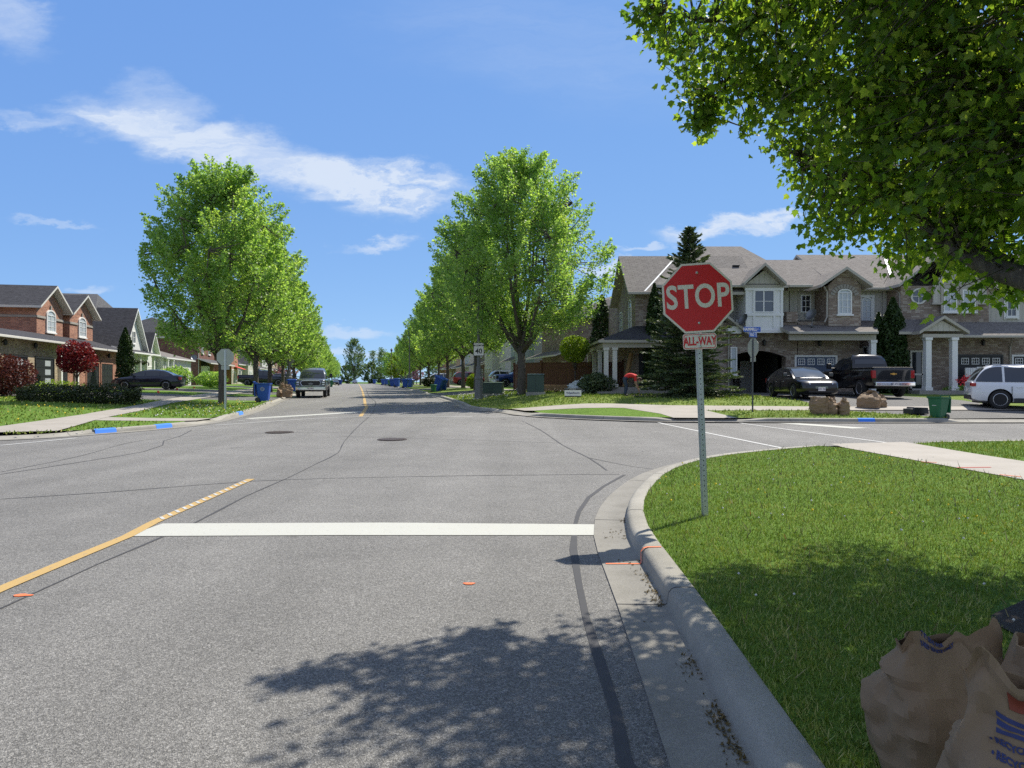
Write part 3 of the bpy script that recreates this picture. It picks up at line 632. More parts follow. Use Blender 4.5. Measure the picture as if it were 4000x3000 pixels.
# ------------------------------------------------------------ grass blades
def blades(name, poly, dens, y0, y1, x0, x1, hh=(.03, .07), wid=.005, seed=1, lean=.5, mat='blade', dz=LZ, keep=None):
    g = np.random.default_rng(seed); area = (x1 - x0) * (y1 - y0)
    n = int(area * dens(0)); x = g.uniform(x0, x1, n); y = g.uniform(y0, y1, n); d = np.hypot(x, y)
    k = (g.random(n) < dens(d) / dens(0)) & inpoly(x, y, poly) & (x < y * .76 + .6)
    if keep is not None: k &= keep(x, y)
    x, y, d = x[k], y[k], d[k]; n = len(x); z = H(x, y) + dz - .004
    h = g.uniform(*hh, n) * (1 + .5 * g.random(n) ** 4); ang = g.uniform(0, 6.283, n); ln_ = g.uniform(0, lean, n) * h; la = g.uniform(0, 6.283, n)
    w = wid * (1 + d / 7.0) * g.uniform(.7, 1.3, n)
    p0 = np.stack([x - np.cos(ang) * w / 2, y - np.sin(ang) * w / 2, z], 1); p1 = np.stack([x + np.cos(ang) * w / 2, y + np.sin(ang) * w / 2, z], 1)
    p2 = np.stack([x + np.cos(la) * ln_, y + np.sin(la) * ln_, z + h], 1)
    V = np.stack([p0, p1, p2], 1).reshape(-1, 3); Fa = np.arange(3 * n).reshape(-1, 3)
    return tag(fast_mesh(name, V, Fa, M[mat]), kind='stuff')
mulch_c = (3.75, 4.0)
notm = lambda x, y: np.hypot(x - mulch_c[0], y - mulch_c[1]) > .85
blades('grass', lawn_nr_poly, lambda d: 8500 / (1 + (np.maximum(d - 2, 0) / 3.2) ** 1.55), 1.2, 17, 1.2, 8.2, (.016, .042), .0042, 3, 1.1, keep=notm)
blades('weeds', lawn_nr_poly, lambda d: 26 + 0 * d, 2, 16, 1.3, 8, (.05, .11), .005, 33, 1.0, mat='stalk')
blades('grass', lawn_nr2, lambda d: 300 + 0 * d, 8, 18, 9.4, 17, (.03, .07), .006, 4)
blades('grass', [(-60, 18), (-12, 18), (-10.9, 31), (-13, 46), (-25, 46), (-60, 46)], lambda d: 28 + 0 * d, 19, 46, -34, -10.9, (.04, .09), .012, 5, keep=lambda x, y: ~inpoly(x, y, swL_in + swL_out[::-1]) & ~inpoly(x, y, road_poly) & ~((y > 37.3) & (y < 46)) & ~((y > 24) & (y < 26) & (x > -15)))
blades('grass', lawn_big, lambda d: 38 + 0 * d, 29, 48, -6, 13, (.04, .09), .012, 6)
blades('grass', [(15.8, 25.5)] + boul + [(7.6, 27.55), (12.9, 27.65)], lambda d: 90 + 0 * d, 25, 28, 7, 16, (.04, .09), .01, 7)
# dandelions and clover heads dotted over the lawns
def dots(name, poly, n, x0, x1, y0, y1, r, mat, seed, hgt=.07, dz=LZ):
    g = np.random.default_rng(seed); x = g.uniform(x0, x1, n); y = g.uniform(y0, y1, n); k = inpoly(x, y, poly); x, y = x[k], y[k]
    mb = MB()
    for a, b in zip(x, y):
        z = Hf(a, b) + dz + hgt * g.uniform(.5, 1.4); q = r * g.uniform(.7, 1.3)
        mb.add([(a + q, b, z), (a - q, b, z), (a, b + q, z), (a, b - q, z), (a, b, z + q), (a, b, z - q)], [(0, 2, 4), (2, 1, 4), (1, 3, 4), (3, 0, 4), (2, 0, 5), (1, 2, 5), (3, 1, 5), (0, 3, 5)])
    tag(mb.build(name, mat), kind='stuff')
dots('dandelions', lawn_nr_poly, 70, 1.5, 8, 6, 16, .014, M['dandelion'], 1)
dots('dandelion_clocks', lawn_nr_poly, 110, 1.5, 8, 4, 16, .011, M['offwhite'], 2, .12)
dots('dandelions', [(-60, 18), (-15.8, 20), (-17, 31), (-18, 37), (-60, 37)], 60, -26, -15, 20, 36, .035, M['dandelion'], 3)
dots('dandelions', [(-14.7, 26), (-11, 26), (-13, 40), (-17.5, 40)], 90, -18, -11, 26, 40, .03, M['dandelion'], 4)
dots('dandelion_clocks', [(-14.7, 26), (-11, 26), (-13, 40), (-17.5, 40)], 120, -18, -11, 26, 40, .03, M['offwhite'], 5)
dots('dandelion_clocks', lawn_big, 260, -4, 6, 39, 47, .035, M['offwhite'], 6, .14)
def spray_grass(p, q, w, n, seed):
    g = np.random.default_rng(seed); p, q = Vector(gp(*p, LZ)), Vector(gp(*q, LZ)); pl_ = [tuple(p + Vector((0, w))), tuple(q + Vector((0, w))), tuple(q - Vector((0, w))), tuple(p - Vector((0, w)))]
    blades('spray_marked_grass', pl_, lambda d: n + 0 * d, min(p.y, q.y) - w, max(p.y, q.y) + w, min(p.x, q.x), max(p.x, q.x), (.05, .07), .007, seed, .8, mat='orangep')
spray_grass((2845, 1965), (2960, 2035), .10, 700, 41); spray_grass((3025, 2080), (3260, 2225), .07, 700, 42)
for a_, b_ in (((3740, 1831), (3872, 1829)), ((3600, 1808), (3660, 1811)), ((3905, 1858), (3990, 1868))):
    p_, q_ = gp(*a_, LZ), gp(*b_, LZ); strip('spray_mark', [p_, q_], .05, LZ + .018, M['redp' if a_[0] == 3740 else 'orangep'])
# gutter litter (maple keys and leaf scraps)
g = np.random.default_rng(11); vs = []; 
for (px, py, n, sp) in ((2450, 2200, 14, .09), (2510, 2255, 30, .10), (2540, 2310, 35, .06), (2560, 2355, 30, .06), (2670, 2600, 45, .09), (2795, 2810, 60, .08), (2860, 2930, 50, .08), (2440, 2035, 20, .08), (2420, 2080, 14, .08), (2440, 2100, 12, .05), (2380, 2430, 4, .3)):
    cx_, cy_ = gp(px, py, .02)
    for _ in range(n):
        b = cy_ + g.normal(0, sp * 1.1); a = float(np.interp(b, [1, 2.8, 5, 7.2, 8.8], [.92, 1.0, 1.1, 1.19, 1.45])) - .02 - abs(g.normal(0, .045 if n > 15 else .14)); q = g.uniform(.006, .02); t = g.uniform(0, 6.28)
        vs.append([(a + q * math.cos(t), b + q * math.sin(t), .018 + g.uniform(0, .01)), (a + .4 * q * math.cos(t + 2), b + .4 * q * math.sin(t + 2), .016), (a + q * math.cos(t + 3.3), b + q * math.sin(t + 3.3), .016 + g.uniform(0, .02)), (a + .5 * q * math.cos(t + 5), b + .5 * q * math.sin(t + 5), .016)])
V = np.array(vs).reshape(-1, 3); tag(fast_mesh('leaf_litter', V, np.arange(len(V)).reshape(-1, 4), M['litter']), kind='stuff')
# ------------------------------------------------------------ trees and plants
def leaf_quads(P, size, g, droop=0.0, updir=None):
    "one rhombic leaf per row of P"
    n = len(P); a = g.normal(size=(n, 3)); a[:, 2] = a[:, 2] * .6 - droop; a /= np.linalg.norm(a, axis=1)[:, None]
    b = np.cross(a, g.normal(size=(n, 3))); b /= np.linalg.norm(b, axis=1)[:, None]
    s = size * g.uniform(.6, 1.25, n)[:, None]
    V = np.stack([P - a * s * .5, P + b * s * .42, P + a * s * .55, P - b * s * .42], 1).reshape(-1, 3)
    return V, np.arange(4 * n).reshape(-1, 4)
def crown_profile(kind, t):
    "relative radius at relative height t (0 bottom, 1 top)"
    if kind == 'maple': return np.interp(t, [0, .06, .2, .35, .55, .75, .9, 1], [.50, .84, 1.0, .99, .90, .74, .54, .26])
    if kind == 'round': return np.sqrt(np.clip(1 - (2 * t - 1) ** 2, .03, 1))
    if kind == 'oval': return np.interp(t, [0, .1, .35, .7, .9, 1], [.35, .75, 1.0, .85, .5, .15])
def street_tree(name, label, group, h, r, tr, fork, seed, nshoot=420, per=75, leaf=.17, mat='leaf', kind='maple', zc=None, cat='tree', lobes=7, updraft=.75, gap=.28, skew=(0, 0)):
    g = np.random.default_rng(seed); rnd = random.Random(seed); t = thing(name, label, cat, group=group)
    z0 = zc if zc is not None else fork * .95; hc = h - z0
    # limbs: leaders fan out from the fork and bend upward
    mb = MB(); mb.tube([(0, 0, -.15), (0, 0, .12), (.02, 0, fork * .5), (skew[0] * .1, .02, fork)], [tr * 1.45, tr * 1.12, tr * .95, tr * .92], 12)
    leaders = []
    nl = 11
    for i in range(nl):
        az = 2 * math.pi * i / nl + rnd.uniform(-.3, .3); rr = (.2 if i % 3 == 0 else (.62 if i % 3 == 1 else .88)) * r * rnd.uniform(.85, 1.1)
        top = z0 + hc * (.93 if i % 3 == 0 else (.74 if i % 3 == 1 else .48)) * rnd.uniform(.9, 1.04)
        st = Vector((skew[0] * .1, 0, fork * rnd.uniform(.8, 1.15))); en = Vector((math.cos(az) * rr, math.sin(az) * rr, top))
        pts = []
        for k in range(7):
            q = k / 6; xy = q ** .72; pts.append(Vector((st.x + (en.x - st.x) * xy, st.y + (en.y - st.y) * xy, st.z + (en.z - st.z) * q ** 1.15)) + Vector((rnd.uniform(-.1, .1), rnd.uniform(-.1, .1), 0)) * (k > 0))
        rad = [tr * .5 * (1 - k / 6.6) + .008 for k in range(7)]; mb.tube(pts, rad, 7); leaders.append(pts)
    LP = np.array([[p.x, p.y, p.z] for l in leaders for p in l[1:]])
    # shoots: clustered leaf sprays filling the crown
    tips = []
    ng = Vector((seed * 3.1, seed * 1.7, 0))
    tries = 0
    while len(tips) < nshoot and tries < nshoot * 30:
        tries += 1
        q = rnd.random() ** .9; az = rnd.uniform(0, 6.283)
        lob = 1 + .13 * math.sin(lobes * az + seed + q * 5) + .16 * noise.noise(Vector((math.cos(az) * 2, math.sin(az) * 2, q * 4)) + ng)
        rm = r * float(crown_profile(kind, q)) * lob; rad = rm * (rnd.random() ** .42)
        p = Vector((math.cos(az) * rad, math.sin(az) * rad, z0 + hc * q))
        if noise.noise(p * .55 + ng) > gap and rad < rm * .95: continue
        tips.append((p, rad / max(rm, .1)))
    PL = []
    for p, rel in tips:
        d2 = ((LP - np.array(p)) ** 2 * np.array([1, 1, 1.0])).sum(1) + 1.5 * (LP[:, 2] > p.z - .3); base = Vector(LP[int(np.argmin(d2))])
        out = Vector((p.x, p.y, 0)).normalized() * (.75 if rel > .5 else .4) if p.xy.length > .01 else Vector((0, 0, 0))
        d = (out + Vector((rnd.uniform(-.35, .35), rnd.uniform(-.35, .35), updraft + rnd.uniform(-.15, .3)))).normalized()
        Ls = rnd.uniform(.8, 1.5) * (1.25 if p.z > z0 + hc * .8 else 1) * h / 13
        st = p - d * Ls * .75; en = p + d * Ls * .45
        if (base - st).length > .2: mb.tube([base, base.lerp(st, .55) + Vector((0, 0, -.08)), st, en], [.03, .02, .012, .004], 4, caps=False)
        k = int(per * rnd.uniform(.7, 1.3)); s = g.random(k) ** .85
        w = .30 * (1.05 - s * .85) * h / 13
        q = np.array(st)[None] + np.outer(s, np.array(en - st)) + g.normal(size=(k, 3)) * w[:, None] * np.array([1, 1, .8])
        PL.append(q)
    P = np.concatenate(PL); V, Fa = leaf_quads(P, leaf, g, .15)
    mb.build('trunk', M['bark'], t, smooth=True)
    fast_mesh('crown', V, Fa, M[mat], t)
    return t
def put(o, x, y, rz=0, s=None, dz=LZ, label=None, copy=True, group=None):
    c = copy_tree(o, None, label, (x, y, Hf(x, y) + dz), rz, s) if copy else o
    if not copy: c.location = (x, y, Hf(x, y) + dz); c.rotation_euler = (0, 0, rz); c.scale = s or (1, 1, 1)
    if group: c['group'] = group
    if label: c['label'] = label
    return c
GR, GL = 'trees lining the right side of the road', 'trees lining the left side of the road'
tA = street_tree('maple_tree', 'large bright green maple on the corner lawn between the two green utility boxes', GR, 13.3, 5.0, .235, 2.7, 3, 600, 165, .125, lobes=5, zc=3.7)
put(tA, .55, 40.6, .6, copy=False)
tB = street_tree('maple_tree', 'tall full maple behind the back of the stop sign at the left corner', GL, 12.1, 4.0, .2, 2.3, 11, 500, 155, .125, lobes=4, zc=3.1)
put(tB, -15.3, 37.2, 2.2, copy=False)
tC = street_tree('maple_tree', 'x', GR, 13.0, 4.1, .2, 2.9, 23, 330, 105, .18, lobes=5, zc=3.6)
tD = street_tree('maple_tree', 'x', GL, 11.5, 3.8, .18, 2.7, 31, 300, 100, .18, lobes=6, zc=3.4)
ordn = ['second', 'third', 'fourth', 'fifth', 'sixth', 'seventh', 'eighth', 'ninth', 'tenth', 'eleventh', 'twelfth', 'thirteenth', 'fourteenth', 'fifteenth']
first = True
for i, (y, o, s) in enumerate(((56, 9, 1.0), (66.5, 9.5, 1.0), (74, 9, .96), (84, 9.2, .9), (94, 9, .84), (106, 9, .78), (122, 9.2, .72), (140, 9, .68), (160, 9.5, .66), (184, 9, .64), (215, 9.5, .7))):
    src = tC if i % 2 == 0 else tD
    put(src, *R2(y, o), rz=i * 1.7, s=(s * (1 + .09 * math.sin(i * 2.1)), s * (1 + .08 * math.cos(i * 1.3)), s * (1.0 if i % 2 == 0 else 1.08)), label=f'{ordn[i]} maple counting away from the corner in the row on the right of the road', copy=not (src is tC and first), group=GR)
    if src is tC: first = False
first = True
for i, (y, o, s) in enumerate(((49.5, -7.6, .98), (59, -7.8, .86), (67, -7.6, .9), (79, -7.6, .82), (92, -7.8, .76), (106, -7.6, .74), (124, -7.8, .7), (144, -7.6, .66), (168, -7.8, .64), (196, -7.6, .62), (228, -7.8, .62))):
    src = tD if i % 2 == 0 else tC
    put(src, *R2(y, o), rz=i * 2.3 + 1, s=(s * (1 + .08 * math.sin(i * 1.9)), s * (1 + .09 * math.cos(i * 2.3)), s * (1.05 if src is tD else .93)), label=f'{ordn[i]} maple counting away from the corner in the row on the left of the road', copy=not (src is tD and first), group=GL)
    if src is tD: first = False
# yellow-green young tree among the far right row
ty = street_tree('young_tree', 'small yellow green tree in front of the far row on the right', None, 5.2, 2.0, .1, 1.5, 51, 90, 40, .26, mat='leaf_lime', kind='round'); put(ty, *R2(128, 6.6), copy=False)
tp = street_tree('redbud_tree', 'small pink flowering tree beside the driveways on the left', 'pink flowering trees', 4.2, 1.9, .1, 1.3, 52, 90, 40, .2, mat='leaf_pink', kind='round', gap=.15); put(tp, X(1122, 100), 100, copy=False)
put(tp, *R2(120, 9.6), rz=2, s=(.7, .7, .6), label='small pink flowering tree in a front garden on the right, past the white car')
# far end of the street
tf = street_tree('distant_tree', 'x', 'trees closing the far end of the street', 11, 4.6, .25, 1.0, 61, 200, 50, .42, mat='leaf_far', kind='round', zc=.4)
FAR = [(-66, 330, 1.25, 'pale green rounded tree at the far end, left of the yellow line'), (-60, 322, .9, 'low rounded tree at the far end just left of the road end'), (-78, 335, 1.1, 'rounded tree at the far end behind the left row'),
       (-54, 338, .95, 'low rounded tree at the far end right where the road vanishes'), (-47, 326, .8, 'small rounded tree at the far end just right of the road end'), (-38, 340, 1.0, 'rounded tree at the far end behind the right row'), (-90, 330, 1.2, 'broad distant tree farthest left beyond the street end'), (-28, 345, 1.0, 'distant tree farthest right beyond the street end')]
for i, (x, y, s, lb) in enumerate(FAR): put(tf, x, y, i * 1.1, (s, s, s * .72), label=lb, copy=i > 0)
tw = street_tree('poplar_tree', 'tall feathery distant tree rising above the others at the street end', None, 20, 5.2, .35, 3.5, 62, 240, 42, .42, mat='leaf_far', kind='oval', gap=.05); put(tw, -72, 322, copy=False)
def pine(label, x, y, h, seed):
    t = thing('pine_tree', label, 'tree', (x, y, Hf(x, y)), group='tall bare stemmed pines at the street end'); g = np.random.default_rng(seed); mb = MB(); mb.tube([(0, 0, 0), (.1, 0, h)], [.28, .1], 6); mb.build('trunk', M['bark'], t, smooth=True)
    P = []
    for _ in range(16):
        a = g.uniform(0, 6.28); z = h * g.uniform(.62, 1.0); rr = g.uniform(.3, 2.0) * (1.25 - z / h); c = np.array([math.cos(a) * rr, math.sin(a) * rr, z]); P.append(c + g.normal(size=(40, 3)) * np.array([.8, .8, .3]))
    V, Fa = leaf_quads(np.concatenate(P), .5, g); fast_mesh('crown', V, Fa, M['leaf_far'], t)
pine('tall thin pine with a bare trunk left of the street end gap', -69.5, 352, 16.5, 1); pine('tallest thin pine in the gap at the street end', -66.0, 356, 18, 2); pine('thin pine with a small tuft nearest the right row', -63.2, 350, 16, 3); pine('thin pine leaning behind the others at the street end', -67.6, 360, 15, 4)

def conifer(name, label, x, y, h, r, seed, mat, layers=34, group=None):
    "spruce: drooping tiers of needled boughs"
    t = thing(name, label, 'tree', (x, y, Hf(x, y) + LZ), group=group); g = np.random.default_rng(seed); rnd = random.Random(seed)
    mb = MB(); mb.tube([(0, 0, -.1), (0, 0, h * .5), (.03, 0, h)], [.16, .09, .015], 8); P = []; D = []
    for i in range(layers):
        q = i / (layers - 1); z = .25 + (h - .35) * min(1, max(0, q + rnd.uniform(-.012, .012))) ** .92; rr = r * (1 - q) ** .80 * rnd.uniform(.85, 1.1) + .10
        nb = int(17 - 11 * q)
        for k in range(nb):
            a = 2 * math.pi * (k + rnd.random() * .7) / nb + i; L_ = rr * rnd.uniform(.62, 1.18); up = -.20 + .75 * q + rnd.uniform(-.14, .14)
            d = Vector((math.cos(a), math.sin(a), 0)); e = d * L_ + Vector((0, 0, L_ * up))
            st = Vector((0, 0, max(.15, z + rnd.uniform(-.14, .14)))); mid = st + d * L_ * .55 + Vector((0, 0, L_ * (up - .12) * .55)); en = st + e + Vector((0, 0, .08))
            if i % 2 == 0: mb.tube([st, mid, en], [.02, .014, .004], 4, caps=False)
            m_ = int(40 + 95 * L_ / 2.2); s = g.random(m_) ** .7
            pts = np.array(st)[None] * (1 - s[:, None]) ** 2 + 2 * np.array(mid)[None] * (s * (1 - s))[:, None] + np.array(en)[None] * (s ** 2)[:, None]
            side = np.array([-d.y, d.x, 0]); wd = (L_ * .30) * (1 - s * .75) * g.uniform(-1, 1, m_)
            P.append(pts + np.outer(wd, side) + g.normal(size=(m_, 3)) * .02); D.append(np.tile(np.array(d) + np.array([0, 0, .25]), (m_, 1)) + np.outer(np.sign(wd) * .7, side))
    P = np.concatenate(P); D = np.concatenate(D) + g.normal(size=P.shape) * .25; D /= np.linalg.norm(D, axis=1)[:, None]
    b = np.cross(D, g.normal(size=P.shape)); b /= np.linalg.norm(b, axis=1)[:, None]; s = g.uniform(.12, .22, len(P))[:, None]
    V = np.stack([P - D * s * .3, P + b * s * .2, P + D * s * .7, P - b * s * .2], 1).reshape(-1, 3)
    mb.build('trunk', M['bark'], t, smooth=True); fast_mesh('crown', V, np.arange(len(V)).reshape(-1, 4), M[mat], t); return t
conifer('spruce_tree', 'blue green spruce in front of the corner house with its top above the stop sign', X(2692, 34.6), 34.6, 8.3, 2.45, 5, 'leaf_spruce', 42)
def bush(name, label, x, y, rx_, ry_, h, seed, mat, n=3500, leaf=.1, z0=.0, trunk=0, cat='shrub', group=None, shape='dome', rz=0, dz=LZ):
    "dense shrub or clipped evergreen filled with small leaves"
    t = thing(name, label, cat, (x, y, Hf(x, y) + dz), rz, group); g = np.random.default_rng(seed)
    u = g.normal(size=(n, 3)); u /= np.linalg.norm(u, axis=1)[:, None]
    rr = g.random(n) ** .28
    if shape == 'column':
        q = g.random(n); a = g.uniform(0, 6.283, n); pr = np.interp(q, [0, .08, .5, .8, 1], [.8, 1, .92, .6, .05]); wob = 1 + .12 * np.sin(a * 5 + q * 14)
        P = np.stack([np.cos(a) * rx_ * pr * rr * wob, np.sin(a) * ry_ * pr * rr * wob, z0 + (h - z0) * q], 1)
    elif shape == 'box':
        P = g.uniform(-1, 1, (n, 3)); m_ = np.argmax(np.abs(P), axis=1); sel = g.random(n) < .75; P[sel, m_[sel]] = np.sign(P[sel, m_[sel]]) * g.uniform(.85, 1, sel.sum())
        P = P * [rx_, ry_, (h - z0) / 2] + [0, 0, z0 + (h - z0) / 2]; P[:, 2] += np.array([noise.noise(Vector((p[0] * 1.1 + seed, p[1] * 1.1, 0))) for p in P]) * .28 * (P[:, 2] > h * .5); P += g.normal(size=P.shape) * .06
    else:
        w = np.array([1 + .28 * noise.noise(Vector(q) * 1.6 + Vector((seed, 0, 0))) for q in u])
        P = u * (rr * w)[:, None] * [rx_, ry_, (h - z0) / 2] + [0, 0, z0 + (h - z0) / 2]; P[:, 2] = np.abs(P[:, 2])
    D = g.normal(size=(n, 3)); D[:, 2] += .9 if shape == 'column' else .2
    V, Fa = leaf_quads(P, leaf, g, -.6 if shape == 'column' else .2)
    mb = MB(); tr_ = trunk or .03
    mb.tube([(0, 0, -.08), (.02, 0, z0 + (h - z0) * .35)], [tr_ * 1.2, tr_ * .8], 7)
    if shape not in ('column', 'box'):
        for k in range(6):
            a = k * 1.05; mb.tube([(0, 0, max(z0 * .7, .05)), (math.cos(a) * rx_ * .35, math.sin(a) * ry_ * .35, z0 + (h - z0) * .3), (math.cos(a) * rx_ * .7, math.sin(a) * ry_ * .7, z0 + (h - z0) * .65)], [tr_ * .6, tr_ * .4, .006], 5)
    mb.build('stem', M['bark'], t, smooth=True); fast_mesh('foliage', V, Fa, M[mat], t); return t
bush('cedar_tree', 'tall dark columnar cedar between the blue garage house and the house with the round window', X(3488, 39.0), 39.0, .78, .78, 5.3, 1, 'leaf_cedar', 11000, .14, shape='column', cat='tree')
bush('cedar_tree', 'slimmer shorter columnar cedar just left of the tallest cedar', X(3432, 39.3), 39.3, .5, .5, 4.5, 2, 'leaf_cedar', 6000, .13, shape='column', cat='tree')
bush('cedar_tree', 'narrow dark cedar against the corner house wall behind the spruce', X(2556, 39.2), 39.2, .6, .6, 6.1, 3, 'leaf_cedar', 8000, .13, shape='column', cat='tree')
bush('cedar_tree', 'dark cedar rising behind the porch roof of the corner house', X(2352, 52), 52.0, 1.0, 1.0, 7.0, 4, 'leaf_cedar', 8000, .16, shape='column', cat='tree')
bush('cedar_tree', 'single columnar cedar beside the garages on the left, behind the dark car', X(490, 54), 54.0, .66, .66, 4.7, 5, 'leaf_cedar', 7000, .14, shape='column', cat='tree')
bush('japanese_maple', 'round bright red maple in front of the brick houses on the left', X(300, 44), 44.0, 1.15, 1.15, 3.25, 6, 'leaf_red', 4200, .13, 1.15, .06, cat='tree')
bush('japanese_maple', 'dark maroon weeping maple at the left edge before the tan brick garages', X(10, 38), 38.0, 1.75, 1.3, 2.15, 7, 'leaf_maroon', 6500, .11, .1, .06, cat='shrub')
bush('hedge', 'long low dark hedge behind the left corner lawn', -20.2, 32.9, 2.55, .75, .66, 8, 'leaf_hedge', 14000, .08, shape='box', cat='hedge', rz=R(4))
bush('juniper_bush', 'yellow tinged spreading bush on top of the hedge line by the walkway', X(235, 35.5), 35.5, 1.5, .8, .95, 9, 'leaf_lime', 1600, .08); 
bush('shrub', 'rounded green shrub behind the trunk of the dark sedan on the left', X(687, 60), 60, 1.3, 1.3, 1.9, 10, 'leaf', 3500, .14)
bush('shrub', 'rounded green shrub beside the brick house bay window, left of the tree trunk', X(824, 66), 66, 1.5, 1.3, 1.5, 12, 'leaf', 3500, .14)
bush('shrub', 'dark rounded shrub by the white car in the right hand front gardens', *R2(86, 8.2), .9, .9, 1.2, 13, 'leaf_hedge', 2500, .13)
bush('ornamental_tree', 'lollipop tree with a bright green ball crown in front of the brown fence', X(2246, 42.0), 42.0, .92, .9, 3.4, 14, 'leaf_lime', 4200, .11, 1.75, .05, cat='tree')
bush('shrub', 'loose grey green shrub by the porch steps of the corner house', X(2330, 38.6), 38.6, 1.05, .9, 1.15, 15, 'leaf_spruce', 4500, .1)
bush('shrub', 'low leafy shrub under the front porch of the house with the round window', X(3760, 38.0), 38.0, 1.0, .5, .5, 16, 'leaf', 1800, .1)
bush('shrub', 'bright green shrub behind the white car left of the fence', X(1975, 90), 90, 2.2, 1.2, 4.0, 17, 'leaf_lime', 3000, .13)
bush('shrub', 'reddish green shrub between the red car and the speed sign pole', X(1846, 60), 60, .5, .5, 1.3, 18, 'leaf_lime', 1800, .12)
# the big maple beside the camera ------------------------------------------------
def maple_leaf_mesh(P, size, g, droop, D0=None):
    prof = np.array([(0, -.5), (.16, -.36), (.44, -.34), (.36, -.14), (.54, .12), (.27, .10), (.20, .24), (0, .56)])  # right half outline of a lobed leaf
    n = len(P); a = g.normal(size=(n, 3)) * [1, 1, .7] - [0, 0, droop]
    if D0 is not None: a += D0
    a /= np.linalg.norm(a, axis=1)[:, None]
    b = np.cross(a, g.normal(size=(n, 3))); b /= np.linalg.norm(b, axis=1)[:, None]; c = np.cross(a, b)
    s = size * g.uniform(.55, 1.2, n); fold = g.uniform(.08, .45, n)
    k = len(prof); V = np.empty((n, 2 * k - 2, 3)); out = [*[(x, y, 1) for x, y in prof], *[(-x, y, 1) for x, y in prof[1:-1]]]
    for i, (x, y, _) in enumerate(out): V[:, i] = P + a * (s * y)[:, None] + b * (s * x)[:, None] + c * (s * abs(x) * fold)[:, None]
    base = np.arange(n)[:, None] * (2 * k - 2)
    tris = []
    for i in range(1, k - 1): tris.append((0, i, i + 1) if i < k - 1 else None)
    L_ = [0] + list(range(k, 2 * k - 2)) + [k - 1]
    for i in range(1, len(L_) - 1): tris.append((L_[0], L_[i + 1], L_[i]))
    T = np.array(tris); Fa = (base[:, :, None] + T[None]).reshape(-1, 3); return V.reshape(-1, 3), Fa
